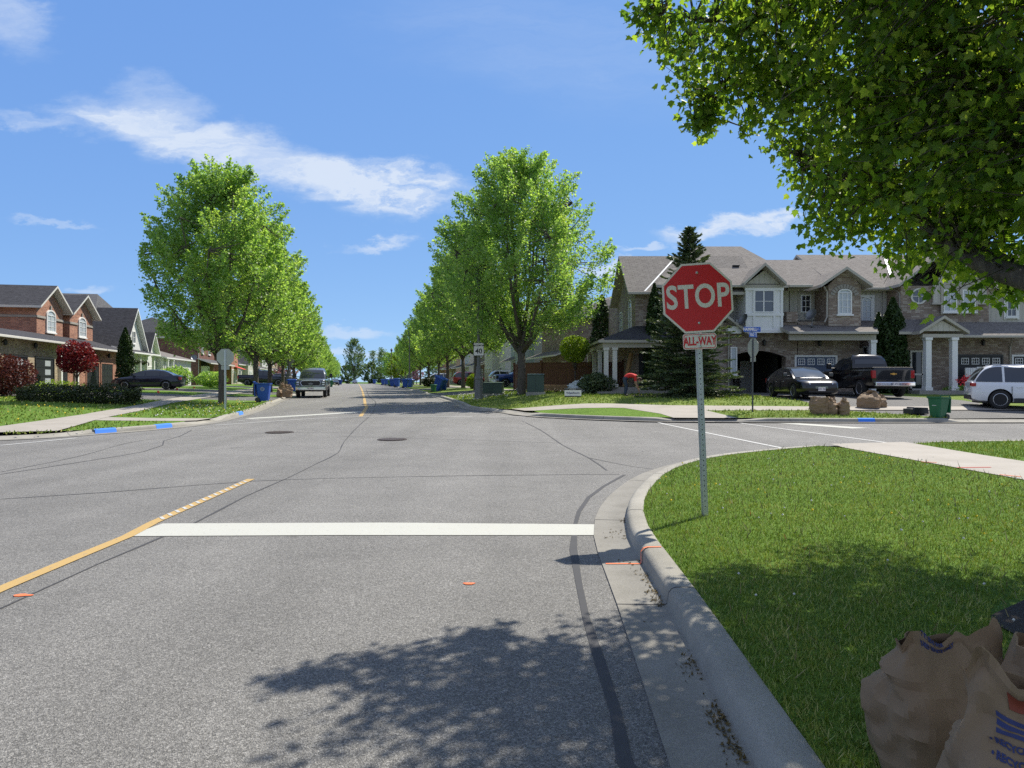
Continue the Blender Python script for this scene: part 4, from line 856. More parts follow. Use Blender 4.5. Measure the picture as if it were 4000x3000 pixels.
def near_maple():
    t = thing('maple_tree', 'big maple overhanging the lawn across the upper right', 'tree', (0, 0, 0)); g = np.random.default_rng(77); rnd = random.Random(77)
    bx, by, bz = 3.95, 4.1, LZ; mb = MB()
    mb.tube([(bx, by, bz - .1), (bx, by, bz + .15), (bx - .02, by + .02, 1.3), (bx, by, 2.1)], [.30, .23, .19, .18], 14)
    limbs = []
    def limb(pts, r0, r1):
        k = len(pts); P = smooth3([Vector(p) for p in pts]); n = len(P); mb.tube(P, [r0 + (r1 - r0) * i / (n - 1) for i in range(n)], 8); limbs.append(P)
    def smooth3(P):
        out = []
        for i in range(len(P) - 1):
            p0, p1, p2, p3 = P[max(i - 1, 0)], P[i], P[i + 1], P[min(i + 2, len(P) - 1)]
            for j in range(4):
                q = j / 4; out.append(.5 * ((2 * p1) + (p2 - p0) * q + (2 * p0 - 5 * p1 + 4 * p2 - p3) * q * q + (3 * p1 - p0 - 3 * p2 + p3) * q ** 3))
        return out + [P[-1]]
    def W3(px, py, y): return (X(px, y), y, Z(py, y))
    limb([(bx, by, 1.9), W3(4150, 1130, 4.7), W3(3860, 1040, 5.2), W3(3640, 900, 5.7), W3(3600, 840, 5.8), W3(3480, 790, 6.0), W3(3380, 700, 6.3), W3(3130, 630, 6.7)], .10, .012)
    limb([W3(3860, 1040, 5.2), W3(3740, 980, 5.4), W3(3660, 870, 5.9), W3(3560, 760, 6.3)], .05, .01)
    limb([(bx, by, 2.0), W3(4060, 620, 4.9), W3(3700, 450, 5.6), W3(3350, 390, 6.1), W3(3000, 320, 6.4)], .085, .012)
    limb([(bx, by, 2.05), W3(3900, 330, 5.0), W3(3650, 60, 5.6), (2.6, 6.4, 5.2)], .08, .015)
    limb([W3(3650, 60, 5.6), W3(3250, 20, 5.9), W3(2880, 90, 6.2), W3(2590, 50, 6.5)], .03, .006); limb([W3(3000, 320, 6.4), W3(2860, 340, 6.5), W3(2770, 410, 6.65), W3(2740, 490, 6.7)], .014, .005)
    limb([(bx, by, 2.05), (3.6, 4.4, 3.6), (2.6, 4.6, 5.1), (1.4, 4.8, 6.0)], .09, .015)
    limb([(bx, by, 2.0), (4.2, 3.9, 4.2), (4.0, 3.6, 6.3), (4.3, 3.4, 8.3)], .13, .015)
    limb([(bx, by, 2.0), (5.0, 4.3, 3.4), (6.2, 4.7, 4.8), (7.0, 5.2, 5.8)], .10, .015)
    limb([(bx, by, 2.0), (4.8, 3.0, 3.4), (5.6, 1.9, 4.8), (6.0, 1.2, 5.8)], .10, .015)
    limb([(bx, by, 2.0), (3.2, 3.0, 3.8), (2.2, 2.2, 5.0), (1.5, 1.9, 5.8)], .10, .015)
    limb([(bx, by, 2.0), (4.6, 5.4, 3.2), (5.2, 7.0, 4.2), (5.4, 8.0, 4.8)], .09, .015)
    LP = np.array([list(p) for l in limbs for p in l[3:]])
    # foliage masses (centre, radius), visible crown first, then the masses that shade the lawn
    lobes = []
    for (px, py, y, r) in ((2950, 60, 6.0, .62), (2820, 230, 6.3, .52), (2560, 20, 6.5, .22), (2520, 60, 6.5, .17), (2600, 150, 6.6, .15), (2740, 330, 6.6, .26), (2770, 410, 6.65, .24), (2745, 470, 6.7, .20), (2735, 510, 6.7, .13), (2650, 190, 6.5, .18), (2780, 150, 6.4, .35), (3050, 330, 6.2, .55), (2960, 420, 6.4, .28), (3230, 120, 5.7, .85), (3550, 60, 5.2, .95), (3850, 150, 4.9, 1.0),
                           (3420, 380, 5.8, .8), (3750, 420, 5.2, .9), (3350, 640, 6.4, .72), (3130, 560, 6.7, .30), (3120, 640, 6.9, .2), (3230, 800, 6.9, .42), (3580, 720, 5.8, .8), (3900, 740, 5.0, .8), (3430, 870, 6.8, .40), (3290, 830, 7.0, .30), (3650, 920, 6.4, .4), (3850, 850, 5.6, .5),
                           (3920, 960, 5.8, .36), (3540, 980, 6.9, .2), (3790, 1010, 6.6, .2), (3930, 1100, 6.2, .15), (4000, 1130, 6.2, .15), (4100, 450, 5.0, 1.0), (4230, 850, 5.2, .6)):
        lobes.append((W3(px, py, y), r, 1.0))
    for c, r in (((3.9, 4.2, 6.4), 2.1), ((2.6, 4.6, 5.6), 1.35), ((1.9, 5.2, 5.2), .85), ((2.4, 3.2, 5.4), 1.2), ((1.5, 4.2, 5.6), .9), ((3.6, 5.6, 5.4), 1.3), ((5.5, 4.8, 5.0), 1.6), ((6.6, 5.2, 4.6), 1.3), ((6.0, 6.6, 4.3), 1.2), ((5.2, 7.3, 4.1), 1.0), ((5.3, 3.0, 5.0), 1.6), ((4.2, 2.2, 5.2), 1.4), ((2.4, 2.1, 5.6), 1.0), ((4.2, 3.8, 7.8), 1.4), ((5.6, 1.8, 4.8), 1.2), ((7.0, 3.8, 4.8), 1.2), ((3.2, 1.0, 5.6), 1.1), ((4.8, 8.0, 3.9), .6), ((3.9, 7.4, 4.4), .7), ((3.0, 6.9, 4.8), .5), ((4.0, 6.6, 4.5), .9), ((3.7, 5.8, 4.0), .7), ((4.4, 7.6, 4.4), .8), ((5.0, 6.4, 3.6), .7), ((4.6, 8.3, 4.6), .5), ((1.6, 1.0, 5.2), 1.3), ((.6, 2.2, 5.8), 1.0), ((2.6, -.4, 5.2), 1.4), ((.2, .4, 5.6), 1.1), ((1.0, -1.2, 5.4), 1.2), ((4.2, .4, 4.8), 1.5)):  # deeper and unseen crown; masses over and behind the camera added to darken shade
        lobes.append((c, r, .42))
    P, D, keep = [], [], []
    for c, r, dens in lobes:
        c = Vector(c); ns = max(6, int((112 if dens > .9 else 120 * dens) * r ** 2.2 + 6))
        for _ in range(ns):
            v = Vector((rnd.gauss(0, 1), rnd.gauss(0, 1), rnd.gauss(0, 1))).normalized() * r * rnd.random() ** .4; q = c + v
            i = int(np.argmin(((LP - np.array(q)) ** 2).sum(1))); b = Vector(LP[i])
            d = ((q - b).normalized() * .6 + Vector((rnd.uniform(-.4, .4), rnd.uniform(-.4, .4), rnd.uniform(-.35, .2)))).normalized(); Ls = rnd.uniform(.25, .5) * (1 if r > .3 else .5)
            st = q - d * Ls * .6; en = q + d * Ls * .4
            mb.tube([b, b.lerp(st, .5) + Vector((rnd.uniform(-.08, .08), 0, .06)), st, en], [.012, .009, .005, .002], 4, caps=False)
            k = (rnd.randint(13, 22) if r > .3 else rnd.randint(9, 15)) if dens > .9 else rnd.randint(8, 14); s = g.random(k)
            pts = np.array(st)[None] + np.outer(s, np.array(en - st)) + g.normal(size=(k, 3)) * (.085 if r > .3 else .05); P.append(pts); D.append(np.tile(np.array(d) * .4, (k, 1))); keep.append(np.full(k, .070 if dens > .9 or (c.y > 4.9 and c.x / c.y < .9) else .125))
    P = np.concatenate(P); D = np.concatenate(D); V, Fa = maple_leaf_mesh(P, np.concatenate(keep), g, .9, D)
    mb.build('trunk', M['bark'], t, smooth=True); fast_mesh('crown', V, Fa, M['leaf_near'], t)
    print('near leaves', len(P))
near_maple()
x, y = mulch_c; sheet('mulch_bed', [(x + .8 * math.cos(a) * (1 + .12 * math.sin(3 * a)), y + .8 * math.sin(a) * (1 + .1 * math.cos(4 * a))) for a in np.linspace(0, 6.283, 28)[:-1]], LZ + .012, M['mulch'], 1)
# ------------------------------------------------------------ houses
def window(root, x, y, z, w, h, rz=0, arch=False, nx=2, nz=3, glass='glass_sky', frame='white', fw=.07, sill=True, mull=None, name='window', surround=None):
    "x,y,z = middle of the sill line on the wall face; faces local -y when rz=0"
    mb = MB(); d0, d1 = -.07, .02
    hb = h - (w / 2 if arch == 'round' else (w * .28 if arch else 0))
    mb.box(-w / 2, -w / 2 + fw, d0, d1, 0, hb); mb.box(w / 2 - fw, w / 2, d0, d1, 0, hb); mb.box(-w / 2 + fw, w / 2 - fw, d0, d1, 0, fw)
    if arch:
        n = 12; R_ = w / 2; hh = h - hb; o, i = [], []
        for k in range(n + 1):
            a = math.pi * k / n; o.append((R_ * math.cos(a), hb + hh * math.sin(a))); i.append(((R_ - fw) * math.cos(a), hb + (hh - fw) * math.sin(a)))
        for k in range(n):
            p = [(o[k][0], d0, o[k][1]), (o[k + 1][0], d0, o[k + 1][1]), (i[k + 1][0], d0, i[k + 1][1]), (i[k][0], d0, i[k][1])]; mb.ext(p, (0, d1 - d0, 0))
        mb.box(-w / 2 + fw, w / 2 - fw, d0 + .015, d1, hb - .02, hb + .02)
    else: mb.box(-w / 2 + fw, w / 2 - fw, d0, d1, h - fw, h)
    m_ = .018
    for k in range(1, nx): xx = -w / 2 + w * k / nx; ww = .035 if mull == 'twin' else m_; mb.box(xx - ww, xx + ww, d0 + .02, d1 - .01, fw, hb - (0 if arch else fw))
    for k in range(1, nz): zz = hb * k / nz; mb.box(-w / 2 + fw, w / 2 - fw, d0 + .03, d1 - .012, zz - m_ * .8, zz + m_ * .8)
    if sill: mb.box(-w / 2 - .08, w / 2 + .08, -.11, .015, -.09, -.002)
    f = mb.build(name, M[frame], root, loc=(x, y, z), rot=(0, 0, rz))
    pb = MB()
    if arch:
        pts = [(-w / 2 + fw * .5, -.02, fw * .5), (w / 2 - fw * .5, -.02, fw * .5)] + [((w / 2 - fw * .5) * math.cos(math.pi * k / 12), -.02, hb + (h - hb - fw * .5) * math.sin(math.pi * k / 12)) for k in range(13)]
        pb.ext(pts, (0, .025, 0))
    else: pb.box(-w / 2 + fw * .5, w / 2 - fw * .5, -.02, .012, fw * .5, h - fw * .5)
    pb.build('pane', M[glass], f)
    if surround:
        sb = MB(); q = .14; sb.box(-w / 2 - q, -w / 2 - .003, -.045, .0, -q, h + q); sb.box(w / 2 + .003, w / 2 + q, -.045, .0, -q, h + q); sb.box(-w / 2, w / 2, -.045, .0, h + .003, h + q); sb.build('surround', M[surround], f)
    return f
def garage_door(root, x, y, z, w, h, mat, win=True, nwin=4, label=None, frame='white', modern=False, rz=0):
    mb = MB(); n = 4
    for k in range(n): mb.box(-w / 2, w / 2, -.02, .02, h * k / n + .008, h * (k + 1) / n - .008)
    mb.box(-w / 2, w / 2, .0, .03, 0, h)
    if not modern:
        for k in range(3 if win else 4):
            for j in range(4):
                cx_ = -w / 2 + w * (j + .5) / 4; mb.box(cx_ - w * .095, cx_ + w * .095, -.032, -.018, h * k / n + .11, h * (k + 1) / n - .11)
    d = mb.build('garage_door', M[mat], root, loc=(x, y, z), rot=(0, 0, rz)); 
    if label: d['label'] = label
    if win:
        for j in range(nwin):
            cx_ = -w / 2 + w * (j + .5) / nwin; a, b = w / nwin * .36, h / n * .34; zc_ = h * (n - .5) / n
            f = MB(); t = .035
            f.box(cx_ - a, cx_ + a, -.05, -.021, zc_ + b - t, zc_ + b); f.box(cx_ - a, cx_ + a, -.05, -.021, zc_ - b, zc_ - b + t); f.box(cx_ - a, cx_ - a + t, -.05, -.021, zc_ - b + t, zc_ + b - t); f.box(cx_ + a - t, cx_ + a, -.05, -.021, zc_ - b + t, zc_ + b - t)
            for q in (-.33, .33): f.box(cx_ + a * q - .012, cx_ + a * q + .012, -.047, -.021, zc_ - b + t, zc_ + b - t)
            f.box(cx_ - a + t, cx_ + a - t, -.046, -.021, zc_ - .012, zc_ + .012); f.build('door_window', M['white'], d)
    if modern:
        for k in (1, 2, 3):
            f = MB(); f.box(-w * .0, w * .32, -.03, -.021, h * (k + .5) / n - .17, h * (k + .5) / n + .17); f.build('door_window', M['glass_blind'], d)
    tr = MB(); q = .11; tr.box(-w / 2 - q, -w / 2 - .004, -.05, .03, 0, h + q); tr.box(w / 2 + .004, w / 2 + q, -.05, .03, 0, h + q); tr.box(-w / 2 - .004, w / 2 + .004, -.05, .03, h + .004, h + q); tr.build('door_frame', M[frame], d)
    return d
def gable_roof(root, x0, x1, y0, y1, ze, zr, axis, mat, t=.16, trim='trim', hipL=0, hipR=0, ridge=None, name='roof'):
    "x0..y1 are the eave lines incl. overhang; hip insets at the low and high end of the ridge"
    mb = MB()
    if axis == 'x':
        yc = ridge if ridge is not None else (y0 + y1) / 2; a, b = (x0 + hipL, yc, zr), (x1 - hipR, yc, zr)
        mb.slab([(x0, y0, ze), (x1, y0, ze), b, a], t); mb.slab([(x1, y1, ze), (x0, y1, ze), a, b], t)
        if hipL: mb.slab([(x0, y1, ze), (x0, y0, ze), a], t)
        if hipR: mb.slab([(x1, y0, ze), (x1, y1, ze), b], t)
    else:
        xc = ridge if ridge is not None else (x0 + x1) / 2; a, b = (xc, y0 + hipL, zr), (xc, y1 - hipR, zr)
        mb.slab([(x0, y1, ze), (x0, y0, ze), a, b], t); mb.slab([(x1, y0, ze), (x1, y1, ze), b, a], t)
        if hipL: mb.slab([(x0, y0, ze), (x1, y0, ze), a], t)
        if hipR: mb.slab([(x1, y1, ze), (x0, y1, ze), b], t)
    return mb.build(name, [M[mat], M[trim]], root)
def gutter(root, x0, x1, y, z, mat='trim', axis='x', name='gutter'):
    mb = MB()
    if axis == 'x': mb.box(x0, x1, y - .12, y - .003, z - .13, z + .01)
    else: mb.box(y - .12, y - .003, x0, x1, z - .13, z + .01)
    return mb.build(name, M[mat], root, bevel=.02)
def spout(root, pts, mat='trim'):
    mb = MB(); mb.tube(pts, .045, 6); return mb.build('downspout', M[mat], root)
def sq_col(root, x, y, z0, z1, w=.3, mat='white', name='column'):
    mb = MB(); a = w / 2; mb.box(x - a, x + a, y - a, y + a, z0 + .18, z1 - .14); mb.box(x - a - .05, x + a + .05, y - a - .05, y + a + .05, z0, z0 + .18); mb.box(x - a - .04, x + a + .04, y - a - .04, y + a + .04, z1 - .14, z1)
    return mb.build(name, M[mat], root, bevel=.012)
def wall(root, boxes, mat, name='wall'):
    mb = MB()
    for b in boxes: mb.box(*b)
    return mb.build(name, M[mat], root)
def tri_wall(root, pts, d, mat, name='gable_wall'):
    mb = MB(); mb.ext(pts, d); return mb.build(name, M[mat], root)
def sconce(root, x, y, z):
    mb = MB(); mb.lathe([(.05, -.16), (.09, -.12), (.11, .1), (.03, .2), (.01, .22)], 6, cx=x, cy=y - .16); mb.box(x - .03, x + .03, y - .1, y + .0, z * 0 + .02, .08)
    o = mb.build('wall_lamp', M['black'], root); o.location.z = z; return o
def roof_vent(root, x, y, z):
    mb = MB(); mb.box(x - .13, x + .13, y - .13, y + .13, z - .25, z + .12); mb.box(x - .2, x + .2, y - .22, y + .2, z + .12, z + .2); return mb.build('roof_vent', M['black'], root, bevel=.02)
def dish(label, x, y, z, az, mast=.35, group=None):
    t = thing('satellite_dish', label, 'satellite dish', (x, y, z), az, group)
    mb = MB(); mb.tube([(0, 0, -.1), (0, .05, mast * .6), (0, 0, mast)], .025, 6); mb.box(-.15, .15, -.1, .1, -.1, -.07); mb.build('mast', M['galv_dark'], t)
    mb = MB(); rings = []
    for k in range(6):
        r = .32 * k / 5 + .002; rings.append([(r * math.cos(a), -.35 * r * r * 3.2, r * 1.12 * math.sin(a)) for a in [2 * math.pi * j / 18 for j in range(18)]])
    rings2 = [[(p[0] * .99, p[1] + .02, p[2] * .99) for p in r] for r in rings[::-1]]
    mb.loft(rings + rings2); mb.build('reflector', M['galv_dark'], t, smooth=True, loc=(0, .04, mast + .2), rot=(R(-28), 0, 0), angle=R(40))
    mb = MB(); mb.tube([(0, 0, mast), (0, -.28, mast + .02), (0, -.5, mast + .14)], .016, 5); mb.box(-.07, .07, -.56, -.46, mast + .1, mast + .22); mb.build('arm', M['galv_dark'], t)
    return t
# ---- corner block on the right: four attached houses ----------------------------------
GZ = Hf(9, 41) + .02
h1 = thing('house', 'corner brick house with side porch, open garage and white bay window above it', 'house', (0, 0, 0), group='attached brown brick houses on the right')
wall(h1, [(7.0, 11.9, 40, 46.2, GZ - .4, 7.0), (11.9, 12.35, 40.6, 46.2, GZ - .4, 4.95), (11.9, 16.2, 41.2, 51, 4.95, 7.05), (7.0, 16.2, 46.2, 51, GZ - .4, 7.05)], 'brick_brown')
# garage with an open door and arched brick head
gx0, gx1, gz1 = 12.35, 15.55, 3.35
wall(h1, [(15.55, 16.2, 40, 41.2, GZ - .4, 4.95)], 'brick_brown', 'garage_pier'); wall(h1, [(11.9, 12.35, 40, 40.6, GZ - .4, 4.95)], 'brick_brown', 'garage_pier')
n = 12; pts = [(gx0, 40, 4.95), (gx1, 40, 4.95)] + [(gx1 - (gx1 - gx0) * k / n, 40, gz1 - .35 + .35 * math.sin(math.pi * k / n)) for k in range(n + 1)]
tri_wall(h1, pts, (0, .3, 0), 'brick_brown', 'garage_arch')
mb = MB(); mb.box(gx0, gx1, 45.8, 45.95, GZ - .3, 4.5); mb.box(gx0 - .1, gx0, 40.6, 45.9, GZ - .3, 4.5); mb.box(gx1, gx1 + .1, 40.6, 45.9, GZ - .3, 4.5); mb.box(gx0, gx1, 40.4, 45.9, 3.5, 3.6); mb.box(gx0, gx1, 40.02, 45.9, GZ - .2, GZ); mb.build('garage_interior', M['interior'], h1)
mb = MB(); mb.box(13.0, 13.9, 45.2, 45.7, GZ, 1.9); mb.box(14.3, 15.1, 45.3, 45.7, GZ, 2.5); mb.tube([(14.1, 44.6, GZ), (14.35, 45.1, 2.7)], .02, 5); mb.tube([(14.4, 44.6, GZ), (14.6, 45.1, 2.7)], .02, 5)
for k in range(6): mb.box(14.12 + k * .045, 14.42 + k * .045, 44.68 + k * .07, 44.7 + k * .07, GZ + .25 + k * .26, GZ + .28 + k * .26)
mb.lathe([(.25, GZ), (.3, GZ + .5), (.2, GZ + .9)], 10, cx=13.4, cy=43.5); mb.build('garage_clutter', M['stone'], h1)
mb = MB(); mb.box(14.55, 15.4, 44.9, 44.96, GZ, 2.9); mb.build('garage_panel', M['offwhite'], h1); mb = MB(); mb.box(14.0, 14.4, 45.0, 45.2, 2.1, 2.7); mb.build('garage_coat', M['redp'], h1)
# projecting white bay over the garage
bx0, bx1 = X(2911, 39.4), X(3057, 39.4); bz0, bz1 = Z(1297, 39.4), 7.0
wall(h1, [(bx0, bx1, 39.4, 41.2, bz0, bz1)], 'white', 'bay')
tb = MB()
for (a, b, c, d) in ((bx0, bx1, bz0 - .05, bz0 + .12), (bx0, bx1, Z(1230, 39.4) - .06, Z(1230, 39.4) + .1), (bx0, bx1, bz1 - .32, bz1 - .04)): tb.box(a - .04, b + .04, 39.33, 39.399, c, d)
for a in (bx0, bx0 + .42, bx1 - .54, bx1 - .12): tb.box(a, a + .12, 39.34, 39.399, bz0 + .121, bz1 - .321)
tb.build('bay_trim', M['white'], h1)
window(h1, (X(2940, 39.4) + X(3024, 39.4)) / 2, 39.39, Z(1222, 39.4), 1.2, 1.28, nx=2, nz=2, glass='glass_sky', mull='twin', sill=False)
wall(h1, [(X(2832, 41.2), bx0 + .02, 41.1, 41.22, 4.9, 6.9)], 'siding_beige', 'siding'); wall(h1, [(bx1 - .02, 16.15, 41.1, 41.22, 4.9, 6.9)], 'siding_beige', 'siding')
wall(h1, [(15.56, 16.2, 39.9, 41.09, 4.96, 5.55)], 'brick_brown', 'brick_ledge')
# small gable over the bay
ga = (X(2982, 38.9), Z(1031, 38.9)); 
gable_roof(h1, X(2905, 38.8), X(3072, 38.8), 38.75, 43.5, 7.05, ga[1] + .05, 'y', 'roof_brown', name='bay_roof')
tri_wall(h1, [(bx0 + .05, 39.38, 7.06), (bx1 - .05, 39.38, 7.06), ((bx0 + bx1) / 2, 39.38, ga[1] - .28)], (0, .1, 0), 'siding_beige')
# main hipped roof and side wing
gable_roof(h1, 8.0, 16.75, 39.3, 52, 7.0, 10.3, 'x', 'roof_brown', hipL=3.9, hipR=2.0, ridge=45.4, name='main_roof')
gutter(h1, 10.2, bx0 - .15, 39.3, 6.98); gutter(h1, bx1 + .3, 16.75, 39.3, 6.98)
gable_roof(h1, 6.5, 14.0, 39.45, 46.8, 6.62, 9.25, 'x', 'roof_brown', ridge=43.0, name='wing_roof'); gutter(h1, 6.5, 9.1, 39.45, 6.6)
tri_wall(h1, [(7.0, 40, 6.99), (7.0, 46.2, 6.99), (7.0, 43.05, 8.95)], (.2, 0, 0), 'brick_brown')
mb = MB(); mb.hexa([(7.40, 39.5, 6.6), (7.50, 39.5, 6.6), (9.9, 42.7, 8.98), (9.8, 42.7, 8.98), (7.40, 39.5, 6.67), (7.50, 39.5, 6.67), (9.9, 42.7, 9.06), (9.8, 42.7, 9.06)]); mb.build('valley_flashing', M['flash'], h1)
roof_vent(h1, X(2872, 42), 42.0, Z(1050, 42))
# west face windows
window(h1, 7.0, 41.6, 4.35, .95, 2.1, rz=R(-90), arch='round', nx=2, nz=2); window(h1, 7.0, 44.9, 4.3, .8, 1.7, rz=R(-90), nx=1, nz=2)
window(h1, X(2865, 40), 39.99, 1.95, .38, 1.6, nx=1, nz=1, glass='glass_blind')
band_ = MB(); band_.box(6.94, 8.9, 39.94, 39.998, 4.15, 4.3); band_.box(6.94, 6.998, 39.998, 46.2, 4.15, 4.3); band_.build('string_course', M['trim'], h1)
# porch round the corner
PZ0 = GZ + .42
mb = MB(); mb.box(4.9, 6.99, 38.4, 47, GZ - .5, PZ0); mb.box(6.99, 8.6, 38.4, 39.99, GZ - .5, PZ0); mb.box(4.6, 6.4, 38.0, 38.398, GZ - .5, GZ + .2); mb.build('porch_base', M['stone'], h1)
mb = MB(); mb.slab([(4.7, 38.2, 3.85), (9.0, 38.2, 3.85), (8.6, 39.97, 4.75), (6.98, 39.97, 4.75)], .14); mb.slab([(4.7, 47.4, 3.85), (4.7, 38.2, 3.85), (6.98, 39.97, 4.75), (6.98, 47.0, 4.75)], .14); mb.build('porch_roof', [M['roof_dark'], M['trim']], h1)
mb = MB(); mb.box(4.95, 8.8, 38.4, 38.6, 3.45, 3.71); mb.box(4.95, 5.15, 38.6, 47, 3.45, 3.71); mb.build('porch_beam', M['trim'], h1)
for (a, b) in ((5.15, 38.55), (5.62, 38.55), (5.1, 40.9), (5.1, 43.5), (5.1, 46.4)): sq_col(h1, a, b, PZ0, 3.45, .24, 'offwhite')
mb = MB(); mb.box(7.2, 8.1, 39.93, 40.02, PZ0, 3.3); mb.build('front_door', M['door_black'], h1)
mb = MB(); mb.tube([(6.3, 39.4, PZ0), (6.75, 39.8, PZ0 + 1.9)], .13, 4); mb.build('boards', M['wood'], h1)
# little shed gable by the garage
mb = MB(); mb.slab([(X(2838, 39.5), 39.3, Z(1232, 39.5)), (X(2838, 39.5), 41.1, Z(1232, 39.5)), (X(2925, 39.5), 41.1, Z(1300, 39.5)), (X(2925, 39.5), 39.3, Z(1300, 39.5))], .16); mb.build('entry_roof', [M['roof_dark'], M['trim']], h1)
wall(h1, [(12.15, 12.9, 39.55, 39.99, 4.3, 4.7)], 'white', 'entry_fascia')
spout(h1, [(12.28, 39.9, 4.3), (12.28, 39.93, 1.2), (12.28, 39.8, GZ)]); sconce(h1, X(2981, 40), 40, Z(1340, 40))

h2 = thing('house', 'attached brick house with a blue garage door and small gabled bay', 'house', (0, 0, 0), group='attached brown brick houses on the right')
x0_, x1_ = 16.25, X(3420, 40)
wall(h2, [(x0_, 19.75, 40, 41.4, GZ - .4, 5.0), (x0_, 24.0, 41.4, 51, GZ - .4, 7.02)], 'brick_brown')
wall(h2, [(19.76, 19.95, 40, 41.39, GZ - .4, 3.5)], 'brick_brown', 'porch_wall')
by0, by1 = 17.75, X(3362, 39.5); wall(h2, [(by0, by1, 39.5, 41.38, 4.7, 7.0)], 'brick_brown', 'bay')
wall(h2, [(16.28, by0 - .01, 41.28, 41.398, 5.0, 6.95)], 'siding_beige', 'siding'); wall(h2, [(by1 + .01, 21.7, 41.28, 41.398, 4.7, 6.95)], 'siding_beige', 'siding')
window(h2, X(3145, 41.3), 41.27, Z(1222, 41.3), .62, 1.05, nx=2, nz=3, glass='glass', surround='trim', sill=False)
window(h2, X(3298, 39.5), 39.49, Z(1228, 39.5), .78, 1.42, arch='seg', nx=3, nz=3, glass='glass_blind')
window(h2, X(3383, 41.3), 41.27, Z(1262, 41.3), .62, 1.5, nx=2, nz=4, glass='glass_blind', arch='seg', sill=False, surround='white')
gable_roof(h2, X(3206, 39), X(3408, 39), 38.95, 43.6, 6.98, Z(1041, 39), 'y', 'roof_brown', name='bay_roof')
tri_wall(h2, [(by0 + .02, 39.49, 7.01), (by1 - .02, 39.49, 7.01), ((by0 + by1) / 2, 39.49, 7.95)], (0, .15, 0), 'brick_brown')
mb = MB()
for k in range(11):
    a = R(25 + 13 * k); c0 = (X(3298, 39.5), Z(1170, 39.5)); r0, r1 = .62, .86; da = R(5.2)
    mb.hexa([(c0[0] + r0 * math.cos(a - da), 39.46, c0[1] + r0 * math.sin(a - da)), (c0[0] + r1 * math.cos(a - da), 39.46, c0[1] + r1 * math.sin(a - da)), (c0[0] + r1 * math.cos(a + da), 39.46, c0[1] + r1 * math.sin(a + da)), (c0[0] + r0 * math.cos(a + da), 39.46, c0[1] + r0 * math.sin(a + da))] +
            [(c0[0] + r0 * math.cos(a - da), 39.499, c0[1] + r0 * math.sin(a - da)), (c0[0] + r1 * math.cos(a - da), 39.499, c0[1] + r1 * math.sin(a - da)), (c0[0] + r1 * math.cos(a + da), 39.499, c0[1] + r1 * math.sin(a + da)), (c0[0] + r0 * math.cos(a + da), 39.499, c0[1] + r0 * math.sin(a + da))])
mb.build('brick_arch', M['stone'], h2)
gable_roof(h2, 16.0, 23.4, 40.8, 52, 7.0, 9.45, 'x', 'roof_brown', name='main_roof', ridge=45.5); gable_roof(h2, 18.8, 34.5, 40.75, 53, 7.05, 9.98, 'x', 'roof_brown', name='rear_roof', ridge=46.6)
gutter(h2, 16.8, X(3206, 39.5), 40.8, 6.98); gutter(h2, X(3408, 39.5), 21.7, 40.75, 7.03)
mb = MB(); mb.hexa([(X(3201, 41), 40.9, 7.0), (X(3211, 41), 40.9, 7.0), (X(3210, 42.4), 42.4, 7.78), (X(3203, 42.4), 42.4, 7.78), (X(3201, 41), 40.9, 7.09), (X(3211, 41), 40.9, 7.09), (X(3210, 42.4), 42.4, 7.87), (X(3203, 42.4), 42.4, 7.87)]); mb.build('valley_flashing', M['flash'], h2)
mb = MB(); mb.slab([(X(3080, 38.2), 38.2, 4.32), (X(3428, 38.2), 38.2, 4.32), (X(3428, 41.3), 41.36, 5.2), (X(3080, 38.2), 41.36, 5.2)], .16); mb.build('porch_roof', [M['roof_brown'], M['trim']], h2); gutter(h2, X(3080, 38.2), X(3428, 38.2), 38.2, 4.3)
mb = MB(); mb.box(X(3085, 38.4), X(3424, 38.4), 38.45, 38.62, 3.85, 4.15); mb.build('porch_beam', M['trim'], h2)
garage_door(h2, X(3186, 40), 39.99, GZ, 2.2, 2.12, 'blue_door', frame='white', label='dark blue garage door with four white framed panes')
mb = MB(); mb.box(X(3335, 41.3), X(3398, 41.3), 41.3, 41.395, GZ + .2, 3.5); mb.build('front_door', M['door_black'], h2); window(h2, X(3385, 41.3), 41.28, GZ + .3, .55, 2.5, nx=2, nz=6, glass='glass', sill=False)
sq_col(h2, X(3408, 38.6), 38.6, GZ, 3.85, .28, 'white'); mb = MB(); mb.box(X(3330, 38.4), X(3430, 38.4), 38.3, 41.29, GZ - .4, GZ + .18); mb.build('porch_base', M['stone'], h2)
sconce(h2, X(3197, 40), 39.99, Z(1342, 40)); spout(h2, [(X(3207, 39.5), 39.1, 6.85), (X(3228, 39.5), 39.42, 6.6), (X(3228, 39.5), 39.44, 5.2), (X(3220, 39.3), 39.3, 4.9)])
mb = MB(); mb.box(X(3345, 40) - .14, X(3345, 40) + .14, 41.22, 41.28, 3.0, 3.16); pl = mb.build('number_plate', M['offwhite'], h2); text_mesh('3', .16, M['signblack'], 'number', pl, (X(3345, 40), 41.217, 3.08))

